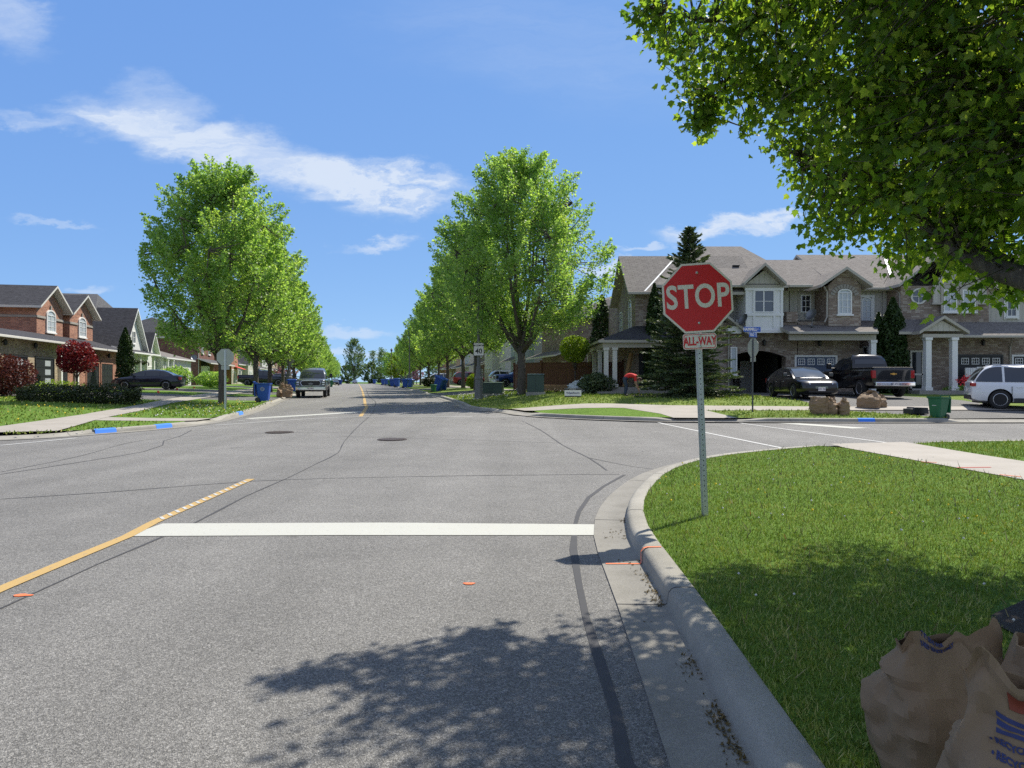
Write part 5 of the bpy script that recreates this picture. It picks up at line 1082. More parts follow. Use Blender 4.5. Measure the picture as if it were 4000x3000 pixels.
h3 = thing('house', 'attached brick house with round window, twin arched windows and gabled portico', 'house', (0, 0, 0), group='attached brown brick houses on the right')
a0, a1 = X(3518, 39.8), X(3862, 39.8)
wall(h3, [(a0, a1, 39.8, 51, GZ - .4, 7.0)], 'brick_brown'); wall(h3, [(21.72, a0 - .01, 41.25, 41.398, 3.6, 6.95)], 'siding_beige', 'siding')
s0, s1 = X(3644, 39.7), X(3853, 39.7); 
tri_wall(h3, [(s0, 39.68, Z(1190, 39.7)), (s1, 39.68, Z(1190, 39.7)), (s1, 39.68, 7.0), ((s0 + s1) / 2, 39.68, 9.0), (s0, 39.68, 7.0)], (0, .1, 0), 'siding_beige', 'gable_siding')
for px_ in (3712, 3785): window(h3, X(px_, 39.6), 39.66, Z(1218, 39.6), .74, 1.25, nx=2, nz=3, glass='glass_blind', surround='trim')
for px_ in (3712, 3785):
    mb = MB(); c0 = X(px_, 39.6); 
    for k in range(12):
        a = math.pi * k / 12; b = math.pi * (k + 1) / 12; zz = Z(1133, 39.6)
        mb.ext([(c0 + .42 * math.cos(a), 39.62, zz + .14 + .2 * math.sin(a)), (c0 + .56 * math.cos(a), 39.62, zz + .14 + .34 * math.sin(a)), (c0 + .56 * math.cos(b), 39.62, zz + .14 + .34 * math.sin(b)), (c0 + .42 * math.cos(b), 39.62, zz + .14 + .2 * math.sin(b))], (0, .05, 0))
    mb.build('arch_trim', M['trim'], h3)
mb = MB(); cxr, czr = X(3586, 39.8), Z(1158, 39.8)
mb.loft([[(cxr + r * math.cos(a), yy_, czr + r * math.sin(a)) for a in [2 * math.pi * j / 20 for j in range(20)]] for r, yy_ in ((.46, 39.79), (.46, 39.72), (.36, 39.72), (.36, 39.79))], caps=False); mb.box(cxr - .36, cxr + .36, 39.745, 39.765, czr - .02, czr + .02); mb.box(cxr - .02, cxr + .02, 39.74, 39.76, czr - .36, czr + .36)
rw = mb.build('round_window', M['offwhite'], h3); mb = MB(); mb.ext([(cxr + .38 * math.cos(a), 39.77, czr + .38 * math.sin(a)) for a in [2 * math.pi * j / 20 for j in range(20)]], (0, .025, 0)); mb.build('pane', M['glass_sky'], rw)
gable_roof(h3, X(3510, 39.2), X(3880, 39.2), 39.15, 46.5, 7.03, 9.55, 'y', 'roof_brown', name='front_roof', ridge=(s0 + s1) / 2 - .3); 
mb = MB(); mb.hexa([(X(3487, 40.9), 40.9, 7.08), (X(3498, 40.9), 40.9, 7.08), (X(3463, 45.7), 45.7, 9.48), (X(3453, 45.7), 45.7, 9.48), (X(3487, 40.9), 40.9, 7.17), (X(3498, 40.9), 40.9, 7.17), (X(3463, 45.7), 45.7, 9.57), (X(3453, 45.7), 45.7, 9.57)]); mb.build('valley_flashing', M['flash'], h3)
mb = MB(); mb.box(s0 - .1, s1 + .02, 39.6, 39.799, Z(1190, 39.7), Z(1190, 39.7) + .1); mb.build('string_course', M['trim'], h3)
spout(h3, [(X(3493, 40.5), 40.5, 6.9), (X(3514, 39.9), 39.9, 6.6), (X(3516, 39.7), 39.74, 4.9)])
mb = MB(); mb.slab([(X(3512, 38.2), 38.2, 4.3), (X(3592, 38.2), 38.2, 4.3), (X(3600, 39.7), 39.78, 5.1), (X(3530, 39.7), 39.78, 5.1)], .14); mb.slab([(X(3748, 38.2), 38.2, 4.12), (X(4100, 38.2), 38.2, 4.12), (X(4100, 38.2), 39.78, 4.95), (X(3748, 38.2), 39.78, 4.95)], .14); mb.build('lower_roof', [M['roof_brown'], M['trim']], h3); gutter(h3, X(3752, 38.2), X(4100, 38.2), 38.2, 4.1)
p0, p1 = X(3588, 37.6), X(3783, 37.6); gable_roof(h3, p0, p1, 37.5, 39.78, 4.28, 5.12, 'y', 'roof_brown', name='portico_roof')
tri_wall(h3, [(p0 + .3, 37.72, 4.3), (p1 - .3, 37.72, 4.3), ((p0 + p1) / 2, 37.72, 4.86)], (0, .08, 0), 'siding_beige'); mb = MB(); mb.box(p0 + .25, p1 - .25, 37.65, 37.9, 3.95, 4.14); mb.build('portico_beam', M['trim'], h3)
sq_col(h3, X(3622, 37.8), 37.8, GZ + .25, 3.95, .3, 'white'); sq_col(h3, X(3724, 37.8), 37.8, GZ + .25, 3.95, .3, 'white'); mb = MB(); mb.box(p0, p1 - .2, 37.5, 39.79, GZ - .4, GZ + .25); mb.box(X(3675, 37), X(3745, 37), 37.1, 37.499, GZ - .4, GZ + .05); mb.build('porch_base', M['stone'], h3)
dr = MB(); dx0, dx1 = X(3556, 39.7), X(3608, 39.7); dr.box(dx0, dx0 + .1, 39.7, 39.795, GZ + .2, 3.35); dr.box(dx1 - .1, dx1, 39.7, 39.795, GZ + .2, 3.35); dr.box(dx0, dx1, 39.695, 39.795, 3.25, 3.35); dr.box(dx0, dx1, 39.7, 39.795, 1.95, 2.05); dr.box(dx0, dx1, 39.7, 39.795, GZ + .2, GZ + .34)
dd = dr.build('screen_door', M['offwhite'], h3); mb = MB(); mb.box(dx0 + .1, dx1 - .1, 39.74, 39.79, GZ + .34, 3.25); mb.build('pane', M['glass'], dd)
garage_door(h3, X(3828, 39.8), 39.79, GZ, 2.35, 2.15, 'door_black', frame='door_black', label='black garage door with white framed panes'); sconce(h3, X(3833, 39.8), 39.79, Z(1340, 39.8))
mb = MB(); mb.box(X(3538, 39.7) - .16, X(3538, 39.7) + .16, 39.72, 39.79, 3.05, 3.22); pl = mb.build('number_plate', M['offwhite'], h3); text_mesh('6', .17, M['signblack'], 'number', pl, (X(3538, 39.7), 39.717, 3.135))
mb = MB(); mb.box(X(3757, 39), X(3800, 39), 38.7, 38.76, GZ, 2.35); mb.box(X(3803, 39), X(3885, 39), 38.72, 38.78, GZ, 2.4)
for k in range(14): mb.box(X(3759, 39) + k * .13, X(3759, 39) + k * .13 + .03, 38.67, 38.699, GZ, 2.33)
tag(mb.build('panel_fence', M['white']), 'short white vinyl panels leaning before the black garage door', 'fence panel')

h4 = thing('house', 'attached house at the right edge with beige siding and a narrow window', 'house', (0, 0, 0), group='attached brown brick houses on the right')
b0, b1 = X(3864, 39.8), X(4300, 39.8); wall(h4, [(b0 + .01, b1, 40.0, 51, GZ - .4, 4.6)], 'brick_brown'); wall(h4, [(b0 + .01, b1, 40.6, 51, 4.6, 7.0)], 'siding_beige', 'siding')
gable_roof(h4, b0 - .2, b1 + .5, 39.9, 52, 7.0, 9.9, 'x', 'roof_brown', name='main_roof'); window(h4, X(3953, 40.5), 40.58, Z(1238, 40.5), .6, 1.35, nx=2, nz=3, glass='glass_sky', surround='white')
garage_door(h4, X(4040, 40), 39.99, GZ, 2.4, 2.15, 'door_black', frame='white', label='black garage door at the right edge'); spout(h4, [(X(3951, 38.6), 38.5, 4.0), (X(3948, 39.9), 39.94, 3.6), (X(3948, 39.9), 39.94, GZ)])
dish('satellite dish on the low garage roof above the blue garage door', X(3170, 39.3), 39.3, 4.75, R(-60), group='satellite dishes on roofs')
dish('satellite dish beside the white bay window of the corner house', X(2905, 39.2), 39.2, Z(1290, 39.2), R(-70), group='satellite dishes on roofs')

# ---- houses on the left, facades along the street direction ----------------------------
TH = math.atan2(.98, -.2)
LB = Hf(-29, 43) + .02
def left_root(name, label, u0, group=None):
    t = thing(name, label, 'house', (-28.9 - .2 * u0, 42.7 + .98 * u0, 0), TH, group); return t
GLH = 'brick houses along the left side'
t = left_root('house', 'tan brick house with two dark modern garage doors at the left edge', -9, GLH)   # local x = u + 9
wall(t, [(0, 12.1, 0, 9, LB - .5, 4.12)], 'brick_tan'); wall(t, [(.5, 5.0, 2.5, 11, 4.12, 6.85)], 'brick_red', 'upper_wall')
gable_roof(t, -.1, 5.5, 2.05, 12, 6.8, 8.4, 'y', 'roof_dark', trim='offwhite', name='main_roof'); tri_wall(t, [(.5, 2.52, 6.84), (5.0, 2.52, 6.84), (2.75, 2.52, 8.05)], (0, .15, 0), 'brick_red')
mb = MB(); mb.slab([(-.4, -.45, 4.15), (12.5, -.45, 4.15), (12.4, 2.48, 4.9), (-.4, 2.48, 4.9)], .14); mb.slab([(12.5, -.45, 4.15), (12.5, 9, 4.15), (12.4, 9, 4.9), (12.4, 2.48, 4.9)], .14); mb.build('lower_roof', [M['roof_dark'], M['offwhite']], t); gutter(t, -.4, 12.5, -.45, 4.13, 'offwhite')
for u, lb in ((-2.4, 'left'), (1.22, 'right')):
    garage_door(t, u + 9, -.005, LB, 2.4, 2.2, 'door_black', win=False, modern=True, frame='door_black'); sconce(t, u + 9 - 1.6, -.02, 3.75)
mb = MB()
for u in (-2.4, 1.22):
    for k in range(26): mb.box(u + 9 - 1.4 + k * .11, u + 9 - 1.4 + k * .11 + .095, -.025, -.003, LB + 2.34, LB + 2.62)
mb.build('brick_lintel', M['brick_tan'], t)
def gabled_unit(label, u0, u1, g0, g1, garages, gmat, porch=None, sc=None):
    t = left_root('house', label, u0, GLH); w = u1 - u0
    wall(t, [(0, w, .3, 9, LB - .5, 4.1)], 'brick_red'); a, b = g0 - u0, g1 - u0
    wall(t, [(a, b, 2.5, 12, 4.1, 6.85)], 'brick_red', 'upper_wall')
    tri_wall(t, [(a, 2.49, 6.82), (b, 2.49, 6.82), ((a + b) / 2, 2.49, 8.12)], (0, .15, 0), 'brick_red'); gable_roof(t, a - .5, b + .5, 2.0, 12.4, 6.78, 8.45, 'y', 'roof_dark', trim='offwhite', name='main_roof')
    mb = MB(); mb.slab([(-.2, -.15, 4.08), (w + .1, -.15, 4.08), (w + .1, 2.48, 4.92), (-.2, 2.48, 4.92)], .14); mb.build('lower_roof', [M['roof_dark'], M['offwhite']], t); gutter(t, -.2, w + .1, -.15, 4.06, 'offwhite')
    c = (a + b) / 2; window(t, c, 2.47, 5.1, 1.45, 1.6, arch='seg', nx=2, nz=3, glass='glass_blind', fw=.1)
    mb = MB(); mb.box(a - .06, c - .85, 2.43, 2.497, 6.0, 6.16); mb.box(c + .85, b + .06, 2.43, 2.497, 6.0, 6.16); mb.box(a - .06, a - .003, 2.5, 12, 6.0, 6.16); mb.box(c - .09, c + .09, 2.4, 2.47, 6.72, 7.0); mb.build('string_course', M['stone'], t)
    for gx_ in garages: garage_door(t, gx_ - u0, .295, LB, 2.35, 2.15, gmat, win=False, frame='brick_red'); 
    for gx_ in garages: sconce(t, gx_ - u0, .29, 3.6)
    spout(t, [(a - .03, 5.2, 6.7), (a - .06, 5.5, 6.3), (a - .06, 5.5, 4.9)], 'offwhite')
    if porch:
        for q in porch: sq_col(t, q - u0, .15, LB, 3.95, .22)
        mb = MB(); mb.box(porch[0] - u0 - .3, porch[-1] - u0 + .3, -.6, .29, LB - .4, LB + .25); mb.build('porch_base', M['stone'], t)
        mb = MB(); mb.box(porch[0] - u0 + .5, porch[0] - u0 + 1.4, .24, .29, LB + .25, LB + 2.3); mb.build('front_door', M['door_black'], t)
    return t
h2l = gabled_unit('red brick house with a gable and arched window, next right of the tan brick house', 3.3, 11.3, 6.2, 10.4, (9.85,), 'door_black', porch=(3.9, 6.6))
h3l = gabled_unit('red brick house whose arched window gable stands next to the steep dark roofed house', 11.32, 16.2, 11.65, 16.2, (12.75,), 'door_black')
wall(h2l, [(7.1, 8.3, 4.6, 11, 4.1, 6.6)], 'brick_dark', 'link_wall')
roof_vent(h2l, 3.4, 8.0, 7.9)
# white cottage-like house with a steep dark roof
t = left_root('house', 'white house with very steep dark shingle roof and narrow front gables', 16.6, GLH); LB2 = LB + .02
wall(t, [(0, 10.3, .6, 11, LB2 - .5, 4.2)], 'siding_white')
def steep(root, a, b, v0, v1, ze, zr, mat, name):
    gable_roof(root, a - .25, b + .25, v0 - .4, v1, ze, zr, 'y', mat, trim='white', name=name, t=.2); tri_wall(root, [(a, v0, ze), (b, v0, ze), ((a + b) / 2, v0, zr - .45)], (0, .15, 0), 'siding_white')
steep(t, .6, 6.6, .6, 12.5, 4.15, 8.1, 'roof_dark', 'steep_roof'); 
mb = MB(); mb.slab([(3.2, 3.5, 8.0), (3.2, 12.5, 8.0), (6.5, 12.5, 9.6), (6.5, 4.5, 9.6)], .16); mb.slab([(6.5, 4.5, 9.6), (6.5, 12.5, 9.6), (10.6, 12.5, 7.8), (10.6, 3.5, 7.8)], .16); mb.slab([(3.2, 3.5, 8.0), (6.5, 4.5, 9.6), (10.6, 3.5, 7.8)], .1); mb.build('upper_roof', [M['roof_grey'], M['roof_grey']], t)
wall(t, [(3.3, 10.3, 4.6, 12, 4.2, 7.7)], 'siding_white', 'upper_wall')
for k in range(3): roof_vent(t, 5.4, 5.2 + k * 2.8, 9.15)
mb = MB(); mb.slab([(-.1, -.5, 4.1), (7.4, -.5, 4.1), (7.3, 1.2, 4.6), (-.1, 1.2, 4.6)], .13); mb.build('porch_roof', [M['roof_dark'], M['white']], t); gutter(t, -.1, 7.4, -.5, 4.08, 'white')
for q in (.5, 2.4, 4.3, 6.4): sq_col(t, q, -.25, LB2, 3.95, .22)
window(t, 3.6, .59, 4.95, .75, 1.1, nx=2, nz=2); steep(t, 7.2, 10.0, .55, 6, 4.2, 6.3, 'roof_dark', 'dormer_roof'); garage_door(t, 8.6, .59, LB2, 2.5, 2.1, 'white', nwin=4, frame='white'); sconce(t, 7.2, .59, 3.2)
mb = MB(); mb.box(1.4, 2.3, .52, .59, LB2, LB2 + 2.2); mb.build('front_door', M['door_tan'], t)
for q in (1.5, 3.3):
    b = thing('hanging_basket', ('nearer' if q < 2 else 'farther') + ' hanging flower basket under the white house porch', 'flower basket', (-28.9 - .2 * (16.6 + q) + .3, 42.7 + .98 * (16.6 + q) + .05, 3.25), group='hanging baskets on the white porch')
    mb = MB(); mb.lathe([(.08, -.2), (.22, -.02), (.24, 0)], 10); mb.tube([(.2, 0, 0), (0, 0, .6), (-.2, 0, 0)], .008, 4); mb.build('basket', M['binblack'], b)
    g = np.random.default_rng(5); P = g.normal(size=(260, 3)) * [.16, .16, .08] + [0, 0, .02]; V, Fa = leaf_quads(P, .09, g, .5); fast_mesh('flowers', V, Fa, M['leaf_hedge'], b)
t = left_root('house', 'low white garage house with two tan garage doors and a grey roof', 27.2, GLH)
wall(t, [(0, 11, 0, 7, LB - .5, 4.0)], 'siding_white'); mb = MB(); mb.slab([(-.3, -.4, 3.98), (11.4, -.4, 3.98), (9.5, 3.3, 5.1), (-.3, 3.3, 5.1)], .13); mb.slab([(11.4, -.4, 3.98), (11.4, 7, 3.98), (9.5, 5.0, 5.1), (9.5, 3.3, 5.1)], .13); mb.build('roof', [M['roof_brown'], M['white']], t)
garage_door(t, 5.6, -.005, LB, 2.3, 2.1, 'door_tan'); garage_door(t, 8.3, -.005, LB, 2.3, 2.1, 'door_tan'); sconce(t, 4.0, -.01, 3.0)
for q in (.6, 2.6): sq_col(t, q, -.2, LB, 3.8, .22)
dish('white satellite dish on the corner of the low white garage house', -28.9 - .2 * 38.4 + .3, 42.7 + .98 * 38.4, 3.9, R(20), .2)
def plain_house(root, w, d, base, wallm, roofm, trimm='offwhite', garages=(), wins=(), storeys=2, gab=None, bay=None, gmat='door_tan', axis='x', roofh=2.4):
    ze = base + (5.8 if storeys == 2 else 3.2)
    wall(root, [(0, w, 0, d, base - .6, ze)], wallm)
    gable_roof(root, -.4, w + .4, -.4, d + .4, ze - .05, ze + roofh, axis, roofm, trim=trimm, name='roof', hipL=(2.2 if axis == 'x' else 0), hipR=(2.2 if axis == 'x' else 0)); gutter(root, -.4, w + .4, -.4, ze - .06, trimm)
    if gab:
        a, b = gab; wall(root, [(a, b, -.8, -.002, base - .5, ze + .02)], wallm, 'gable_bay'); gable_roof(root, a - .4, b + .4, -1.2, d * .5, ze, ze + (b - a) * .42, 'y', roofm, trim=trimm, name='front_roof'); tri_wall(root, [(a, -.79, ze), (b, -.79, ze), ((a + b) / 2, -.79, ze + (b - a) * .3)], (0, .1, 0), wallm)
    for gx_ in garages: garage_door(root, gx_, -.006 if not (gab and gab[0] < gx_ < gab[1]) else -.806, base, 2.4, 2.15, gmat)
    for (wx, wz, ww, wh) in wins: window(root, wx, -.01 if not (gab and gab[0] < wx < gab[1]) else -.81, base + wz, ww, wh, nx=2, nz=2, glass='glass_sky')
    if storeys == 2:
        mb = MB(); mb.slab([(-.2, -1.5, base + 2.75), (w + .2, -1.5, base + 2.75), (w + .2, .0, base + 3.3), (-.2, .0, base + 3.3)], .12) if not gab else mb.slab([(-.2, -1.3, base + 2.75), (gab[0] - .02, -1.3, base + 2.75), (gab[0] - .02, .0, base + 3.3), (-.2, .0, base + 3.3)], .12); mb.build('lower_roof', [M[roofm], M[trimm]], root)
    if bay:
        mb = MB(); mb.hexa([(bay - 1.1, -.01, base + .6), (bay - .7, -.6, base + .6), (bay + .7, -.6, base + .6), (bay + 1.1, -.01, base + .6), (bay - 1.1, -.01, base + 2.4), (bay - .7, -.6, base + 2.4), (bay + .7, -.6, base + 2.4), (bay + 1.1, -.01, base + 2.4)]); o = mb.build('bay', M['white'], root); window(o, bay, -.6, base + .8, 1.2, 1.4, nx=2, nz=1, sill=False)
        mb = MB(); mb.hexa([(bay - 1.2, -.01, base + 2.41), (bay - .8, -.7, base + 2.41), (bay + .8, -.7, base + 2.41), (bay + 1.2, -.01, base + 2.41), (bay - .9, -.01, base + 3), (bay - .5, -.2, base + 3), (bay + .5, -.2, base + 3), (bay + .9, -.01, base + 3)]); mb.build('bay_roof', M['roof_dark'], o)
LBf = lambda u: Hf(-28.9 - .2 * u, 42.7 + .98 * u) + .02
t = left_root('house', 'two storey red brick house with a white bay window behind the left tree', 41.5, GLH); plain_house(t, 9, 11, LBf(44), 'brick_dark', 'roof_grey', 'offwhite', (), [(6, 3.9, 1.2, 1.4), (2.2, 3.9, 1.0, 1.4)], bay=2.6); spout(t, [(.1, -.06, LBf(44) + 5.6), (.1, -.06, LBf(44))], 'offwhite')
t = left_root('house', 'brick house with red awning and tan garage doors past the left tree trunk', 53, GLH); plain_house(t, 10, 10, LBf(56), 'brick_red', 'roof_brown', 'offwhite', (6.2, 8.8), [(2.5, 1, 1.4, 1.3), (5, 4, 1.2, 1.2)], gab=(5, 10), gmat='door_tan')
mb = MB(); mb.slab([(6.8, -2.0, LBf(56) + 2.3), (9.8, -2.0, LBf(56) + 2.3), (9.8, -.85, LBf(56) + 2.7), (6.8, -.85, LBf(56) + 2.7)], .04, 0, 0); mb.build('awning', M['redp'], t)
t = left_root('house', 'pale sided bungalow with a dark gabled porch on the left', 66, GLH); plain_house(t, 11, 10, LBf(70), 'siding_beige', 'roof_dark', 'offwhite', (8.5,), [(3, 1, 1.6, 1.3)], storeys=1, gab=(6, 11), gmat='white')
for i, (u, wm_, rm, lb) in enumerate(((80, 'brick_red', 'roof_grey', 'red brick house farther along the left side behind the pink tree'), (93, 'siding_lap', 'roof_brown', 'pale sided house farther along the left side past the redbud'), (106, 'brick_tan', 'roof_dark', 'tan brick house deep in the left row behind the trees'), (120, 'brick_dark', 'roof_grey', 'farthest visible house on the left side'))):
    t = left_root('house', lb, u, GLH); plain_house(t, 10, 10, LBf(u), wm_, rm, 'offwhite', (7.8,), [(2.5, 1, 1.4, 1.3), (2.5, 3.9, 1.3, 1.3), (7, 3.9, 1.3, 1.3)])
# ---- houses on the right side of the street beyond the fence -----------------------------
def right_root(label, yfar, off, W_):
    x, y = R2(yfar, off); return thing('house', label, 'house', (x, y, 0), math.atan2(-.98, .2), 'houses along the right side beyond the fence')
RB = [(64, 16.3, 10, 'brick_brown', 'roof_brown', (2.0, 4.7), None, 'brown brick house with long low garage eaves behind the brown fence', 1), (77, 16.3, 11, 'siding_blue', 'roof_brown', (8.0,), (6, 10.4), 'pale blue sided house glimpsed behind the large right tree', 2), (90, 16.5, 10, 'siding_lap', 'roof_brown', (2, 4.7), (.4, 6), 'white sided house with garage doors behind the red car', 2),
      (103, 16.5, 10, 'brick_brown', 'roof_grey', (7.5,), None, 'brown brick house beyond the red car on the right', 2), (116, 16.5, 10, 'siding_white', 'roof_dark', (7.5,), None, 'white house beyond the white car on the right', 2), (130, 16.5, 10, 'brick_tan', 'roof_brown', (2.5,), None, 'tan house behind the pink tree on the right', 2), (146, 16.5, 11, 'brick_red', 'roof_grey', (2.5,), None, 'farthest red brick house on the right side', 2)]
for (yf, of, w, wm_, rm, gs, gb, lb, st) in RB:
    t = right_root(lb, yf, of, w); b = Hf(*R2(yf - 5, of)) + .02
    plain_house(t, w, 11, b, wm_, rm, 'offwhite', gs, [(w - 2.5, 1, 1.4, 1.3)] + ([(2.5, 3.9, 1.2, 1.3), (w - 2.5, 3.9, 1.2, 1.3)] if st == 2 else []), storeys=2, gab=gb, gmat='door_tan')
# brown board fence
t = thing('board_fence', 'tall dark brown board fence behind the utility boxes beside the corner house', 'fence', (0, 0, 0))
fx0, fy0 = X(2012, 46.5), 46.5
def fence_run(p, q, nm='panel'):
    p, q = Vector(p), Vector(q); L_ = (q - p).length; a = math.atan2(q.y - p.y, q.x - p.x); n = int(L_ / .145); mb = MB()
    for k in range(n): mb.box(k * .145, k * .145 + .138, -.012 if k % 2 else -.02, .012, .05, 1.92)
    mb.box(0, L_, .013, .06, .3, .39); mb.box(0, L_, .013, .06, 1.6, 1.69); mb.box(0, L_, -.05, .05, 1.925, 1.96)
    mb.build('fence_panel', M['fence'], t, loc=(p.x, p.y, Hf(p.x, p.y) + .02), rot=(0, 0, a))
    m_ = max(1, int(L_ / 2.3))
    for k in range(m_ + 1):
        pb = MB(); pb.box(-.06, .06, -.10, .06, 0, 2.05); pb.box(-.08, .08, -.12, .08, 2.051, 2.09); r = p.lerp(q, k / m_); pb.build('post', M['fence'], t, loc=(r.x, r.y, Hf(r.x, r.y) + .02), rot=(0, 0, a))
fence_run((fx0, fy0 + 5.5), (fx0 + .55, fy0)); fence_run((fx0 + .55, fy0), (X(2115, 45.5), 45.6)); fence_run((X(2115, 45.5), 45.6), (X(2240, 44.6), 44.6)); fence_run((X(2240, 44.6), 44.6), (6.95, 44.2))
# ------------------------------------------------------------ vehicles
def apply_bool(o, cutters):
    for c in cutters:
        m = o.modifiers.new('b', 'BOOLEAN'); m.operation = 'DIFFERENCE'; m.object = c; m.solver = 'EXACT'
    bpy.context.view_layer.update(); dg = bpy.context.evaluated_depsgraph_get(); me = bpy.data.meshes.new_from_object(o.evaluated_get(dg))
    o.modifiers.clear(); o.data = me
    for c in cutters: bpy.data.objects.remove(c)
def lerp3(a, b, t): return Vector(a).lerp(Vector(b), t)
def pane(root, q, u0, u1, v0, v1, name, mat='glass', off=.012):
    "q = face corners: bottom-left, bottom-right, top-right, top-left seen from outside"
    def P(u, v): return lerp3(lerp3(q[0], q[1], u), lerp3(q[3], q[2], u), v)
    c = [P(u0, v0), P(u1, v0), P(u1, v1), P(u0, v1)]; n = (c[1] - c[0]).cross(c[3] - c[0]).normalized()
    mb = MB(); mb.ext([p + n * off for p in c], -n * .03); return mb.build(name, M[mat], root, bevel=.02)
KINDS = {
 'sedan': dict(L=4.8, W=1.84, st=[(-2.40, .42, .82, .66), (-2.36, .30, .98, .80), (-2.15, .22, 1.05, .88), (-1.5, .19, 1.05, .915), (-.5, .19, .97, .92), (.7, .19, .95, .92), (1.1, .19, .94, .915), (1.7, .19, .87, .90), (2.12, .2, .78, .86), (2.33, .24, .70, .77), (2.41, .34, .60, .64)],
            cab=(-1.95, 1.32, -1.0, .12, 1.0, .92, 1.46, .85, .60), ax=(-1.38, 1.42), r=.33, div=(.05, .47, .50, .84), mz=1.0),
 'suv': dict(L=4.7, W=1.86, st=[(-2.33, .5, .98, .80), (-2.30, .36, 1.06, .88), (-2.1, .28, 1.08, .915), (-1.2, .24, 1.06, .93), (0, .24, 1.03, .93), (.9, .24, 1.02, .93), (1.2, .24, 1.03, .92), (1.8, .26, .97, .90), (2.15, .28, .88, .86), (2.3, .32, .76, .80), (2.36, .42, .62, .70)],
            cab=(-2.27, 1.32, -1.80, .25, 1.05, 1.0, 1.69, .87, .66), ax=(-1.36, 1.4), r=.37, div=(.03, .36, .37, .68), mz=1.15),
 'pickup': dict(L=5.8, W=2.03, st=[(-2.88, .55, 1.28, .94), (-2.86, .5, 1.34, .97), (-2.6, .48, 1.35, 1.0), (-.95, .45, 1.35, 1.0), (-.9, .42, 1.28, 1.01), (.8, .42, 1.26, 1.01), (1.15, .42, 1.27, 1.0), (1.9, .45, 1.27, .99), (2.55, .46, 1.23, .98), (2.78, .48, 1.19, .95), (2.84, .52, 1.12, .91)],
            cab=(-.88, 1.3, -.72, .55, 1.28, 1.26, 1.93, .94, .74), ax=(-1.75, 1.92), r=.41, div=(.05, .42, .45, .93), mz=1.38)}
def vehicle(kind, name, label, x, y, rz, paint, group, plate=None, detail=True, z=None, chrome=False, wheels='rim'):
    K = KINDS[kind]; t = thing(name, label, {'sedan': 'car', 'suv': 'car', 'pickup': 'pickup truck'}[kind], (x, y, (Hf(x, y) + LZ) if z is None else z), rz, group)
    rings = []
    for (sx_, zb, zt, w) in K['st']:
        h = zt - zb; half = [(.0, zb), (.72, zb), (.93, zb + .05), (.985, zb + .22 * h), (1.0, zb + .48 * h), (.985, zt - .20 * h), (.955, zt - .07 * h), (.88, zt), (.55, zt + .018), (0, zt + .026)]
        rings.append([(sx_, w * a, b) for a, b in half] + [(sx_, -w * a, b) for a, b in half[-2:0:-1]])
    mb = MB(); mb.loft(rings); body = mb.build('body', [M[paint], M['dark']], t, smooth=True, angle=R(42))
    cut = []
    for ax in K['ax']:
        c = MB(); c.lathe([(K['r'] + .055, -1.3), (K['r'] + .055, 1.3)], 24); o = c.build('cut', M['dark'], None, loc=(ax, 0, K['r']), rot=(R(90), 0, 0)); o.parent = t; cut.append(o)
    apply_bool(body, cut)
    # dark underbody keeps the wheel wells closed
    mb = MB(); L_ = K['L']; wz = K['st'][4][1]; mb.box(-L_ * .44, L_ * .44, -K['W'] * .34, K['W'] * .34, wz - .02, K['st'][4][2] - .2); mb.build('underbody', M['dark'], t)
    xr, xf, tr, tf, zr_, zf_, zt, wb, wt = K['cab']
    xs_ = [xr, xr + (tr - xr) * .55, tr, (tr + tf) / 2, tf, tf + (xf - tf) * .5, xf]; blunt = (tr - xr) < .7
    zs_ = [zr_ - .02, zr_ + (zt - zr_) * (.62 if blunt else .60), zt - .045, zt, zt - .045, zf_ + (zt - zf_) * .55, zf_ - .02]
    def zroof(x):   # smooth roof line through the key points
        i = max(0, min(len(xs_) - 2, sum(1 for q in xs_[1:-1] if x > q))); x0, x1 = xs_[i], xs_[i + 1]; h_ = x1 - x0
        def sl_(k):
            if k in (0, len(xs_) - 1): k2 = min(max(k, 1), len(xs_) - 1); return (zs_[k2] - zs_[k2 - 1]) / (xs_[k2] - xs_[k2 - 1])
            a1 = (zs_[k] - zs_[k - 1]) / (xs_[k] - xs_[k - 1]); a2 = (zs_[k + 1] - zs_[k]) / (xs_[k + 1] - xs_[k]); return 0 if a1 * a2 < 0 else (a1 + a2) / 2
        q = min(1, max(0, (x - x0) / h_)); m0, m1 = sl_(i) * h_, sl_(i + 1) * h_
        return (2 * q ** 3 - 3 * q * q + 1) * zs_[i] + (q ** 3 - 2 * q * q + q) * m0 + (-2 * q ** 3 + 3 * q * q) * zs_[i + 1] + (q ** 3 - q * q) * m1
    def belt(x): return (zr_ + (zf_ - zr_) * (x - xr) / (xf - xr)) - .03
    def sidep(x, z, sd, off=0):   # point on the cabin side at height z
        f_ = max(0, min(1, (z - belt(x)) / (zt - belt(x)))); tap = 1 - .06 * max(0, (x - tf) / (xf - tf)) ** 2 - .05 * max(0, (tr - x) / (tr - xr + .01)) ** 2
        return (x, sd * ((wb + (wt - wb) * f_ ** 1.25) * tap + off), z)
    nst = 26; rings = []
    for i in range(nst + 1):
        x_ = xr + (xf - xr) * i / nst; zt_ = zroof(x_); zb_ = belt(x_); hh = zt_ - zb_
        L_s = [sidep(x_, zb_ + hh * q, 1) for q in (0, .33, .66, .90)]; ye = sidep(x_, zt_, 1)[1]
        top = [(x_, ye * q, zt_ + .028 * (1 - q * q) - (.012 if q > .9 else 0)) for q in (.93, .5, 0)]
        half = L_s + top; rings.append(half + [(a_, -b_, c_) for a_, b_, c_ in half[-2::-1]])
    mb = MB(); mb.loft(rings); mb.build('cabin', M[paint], t, smooth=True, angle=R(50))
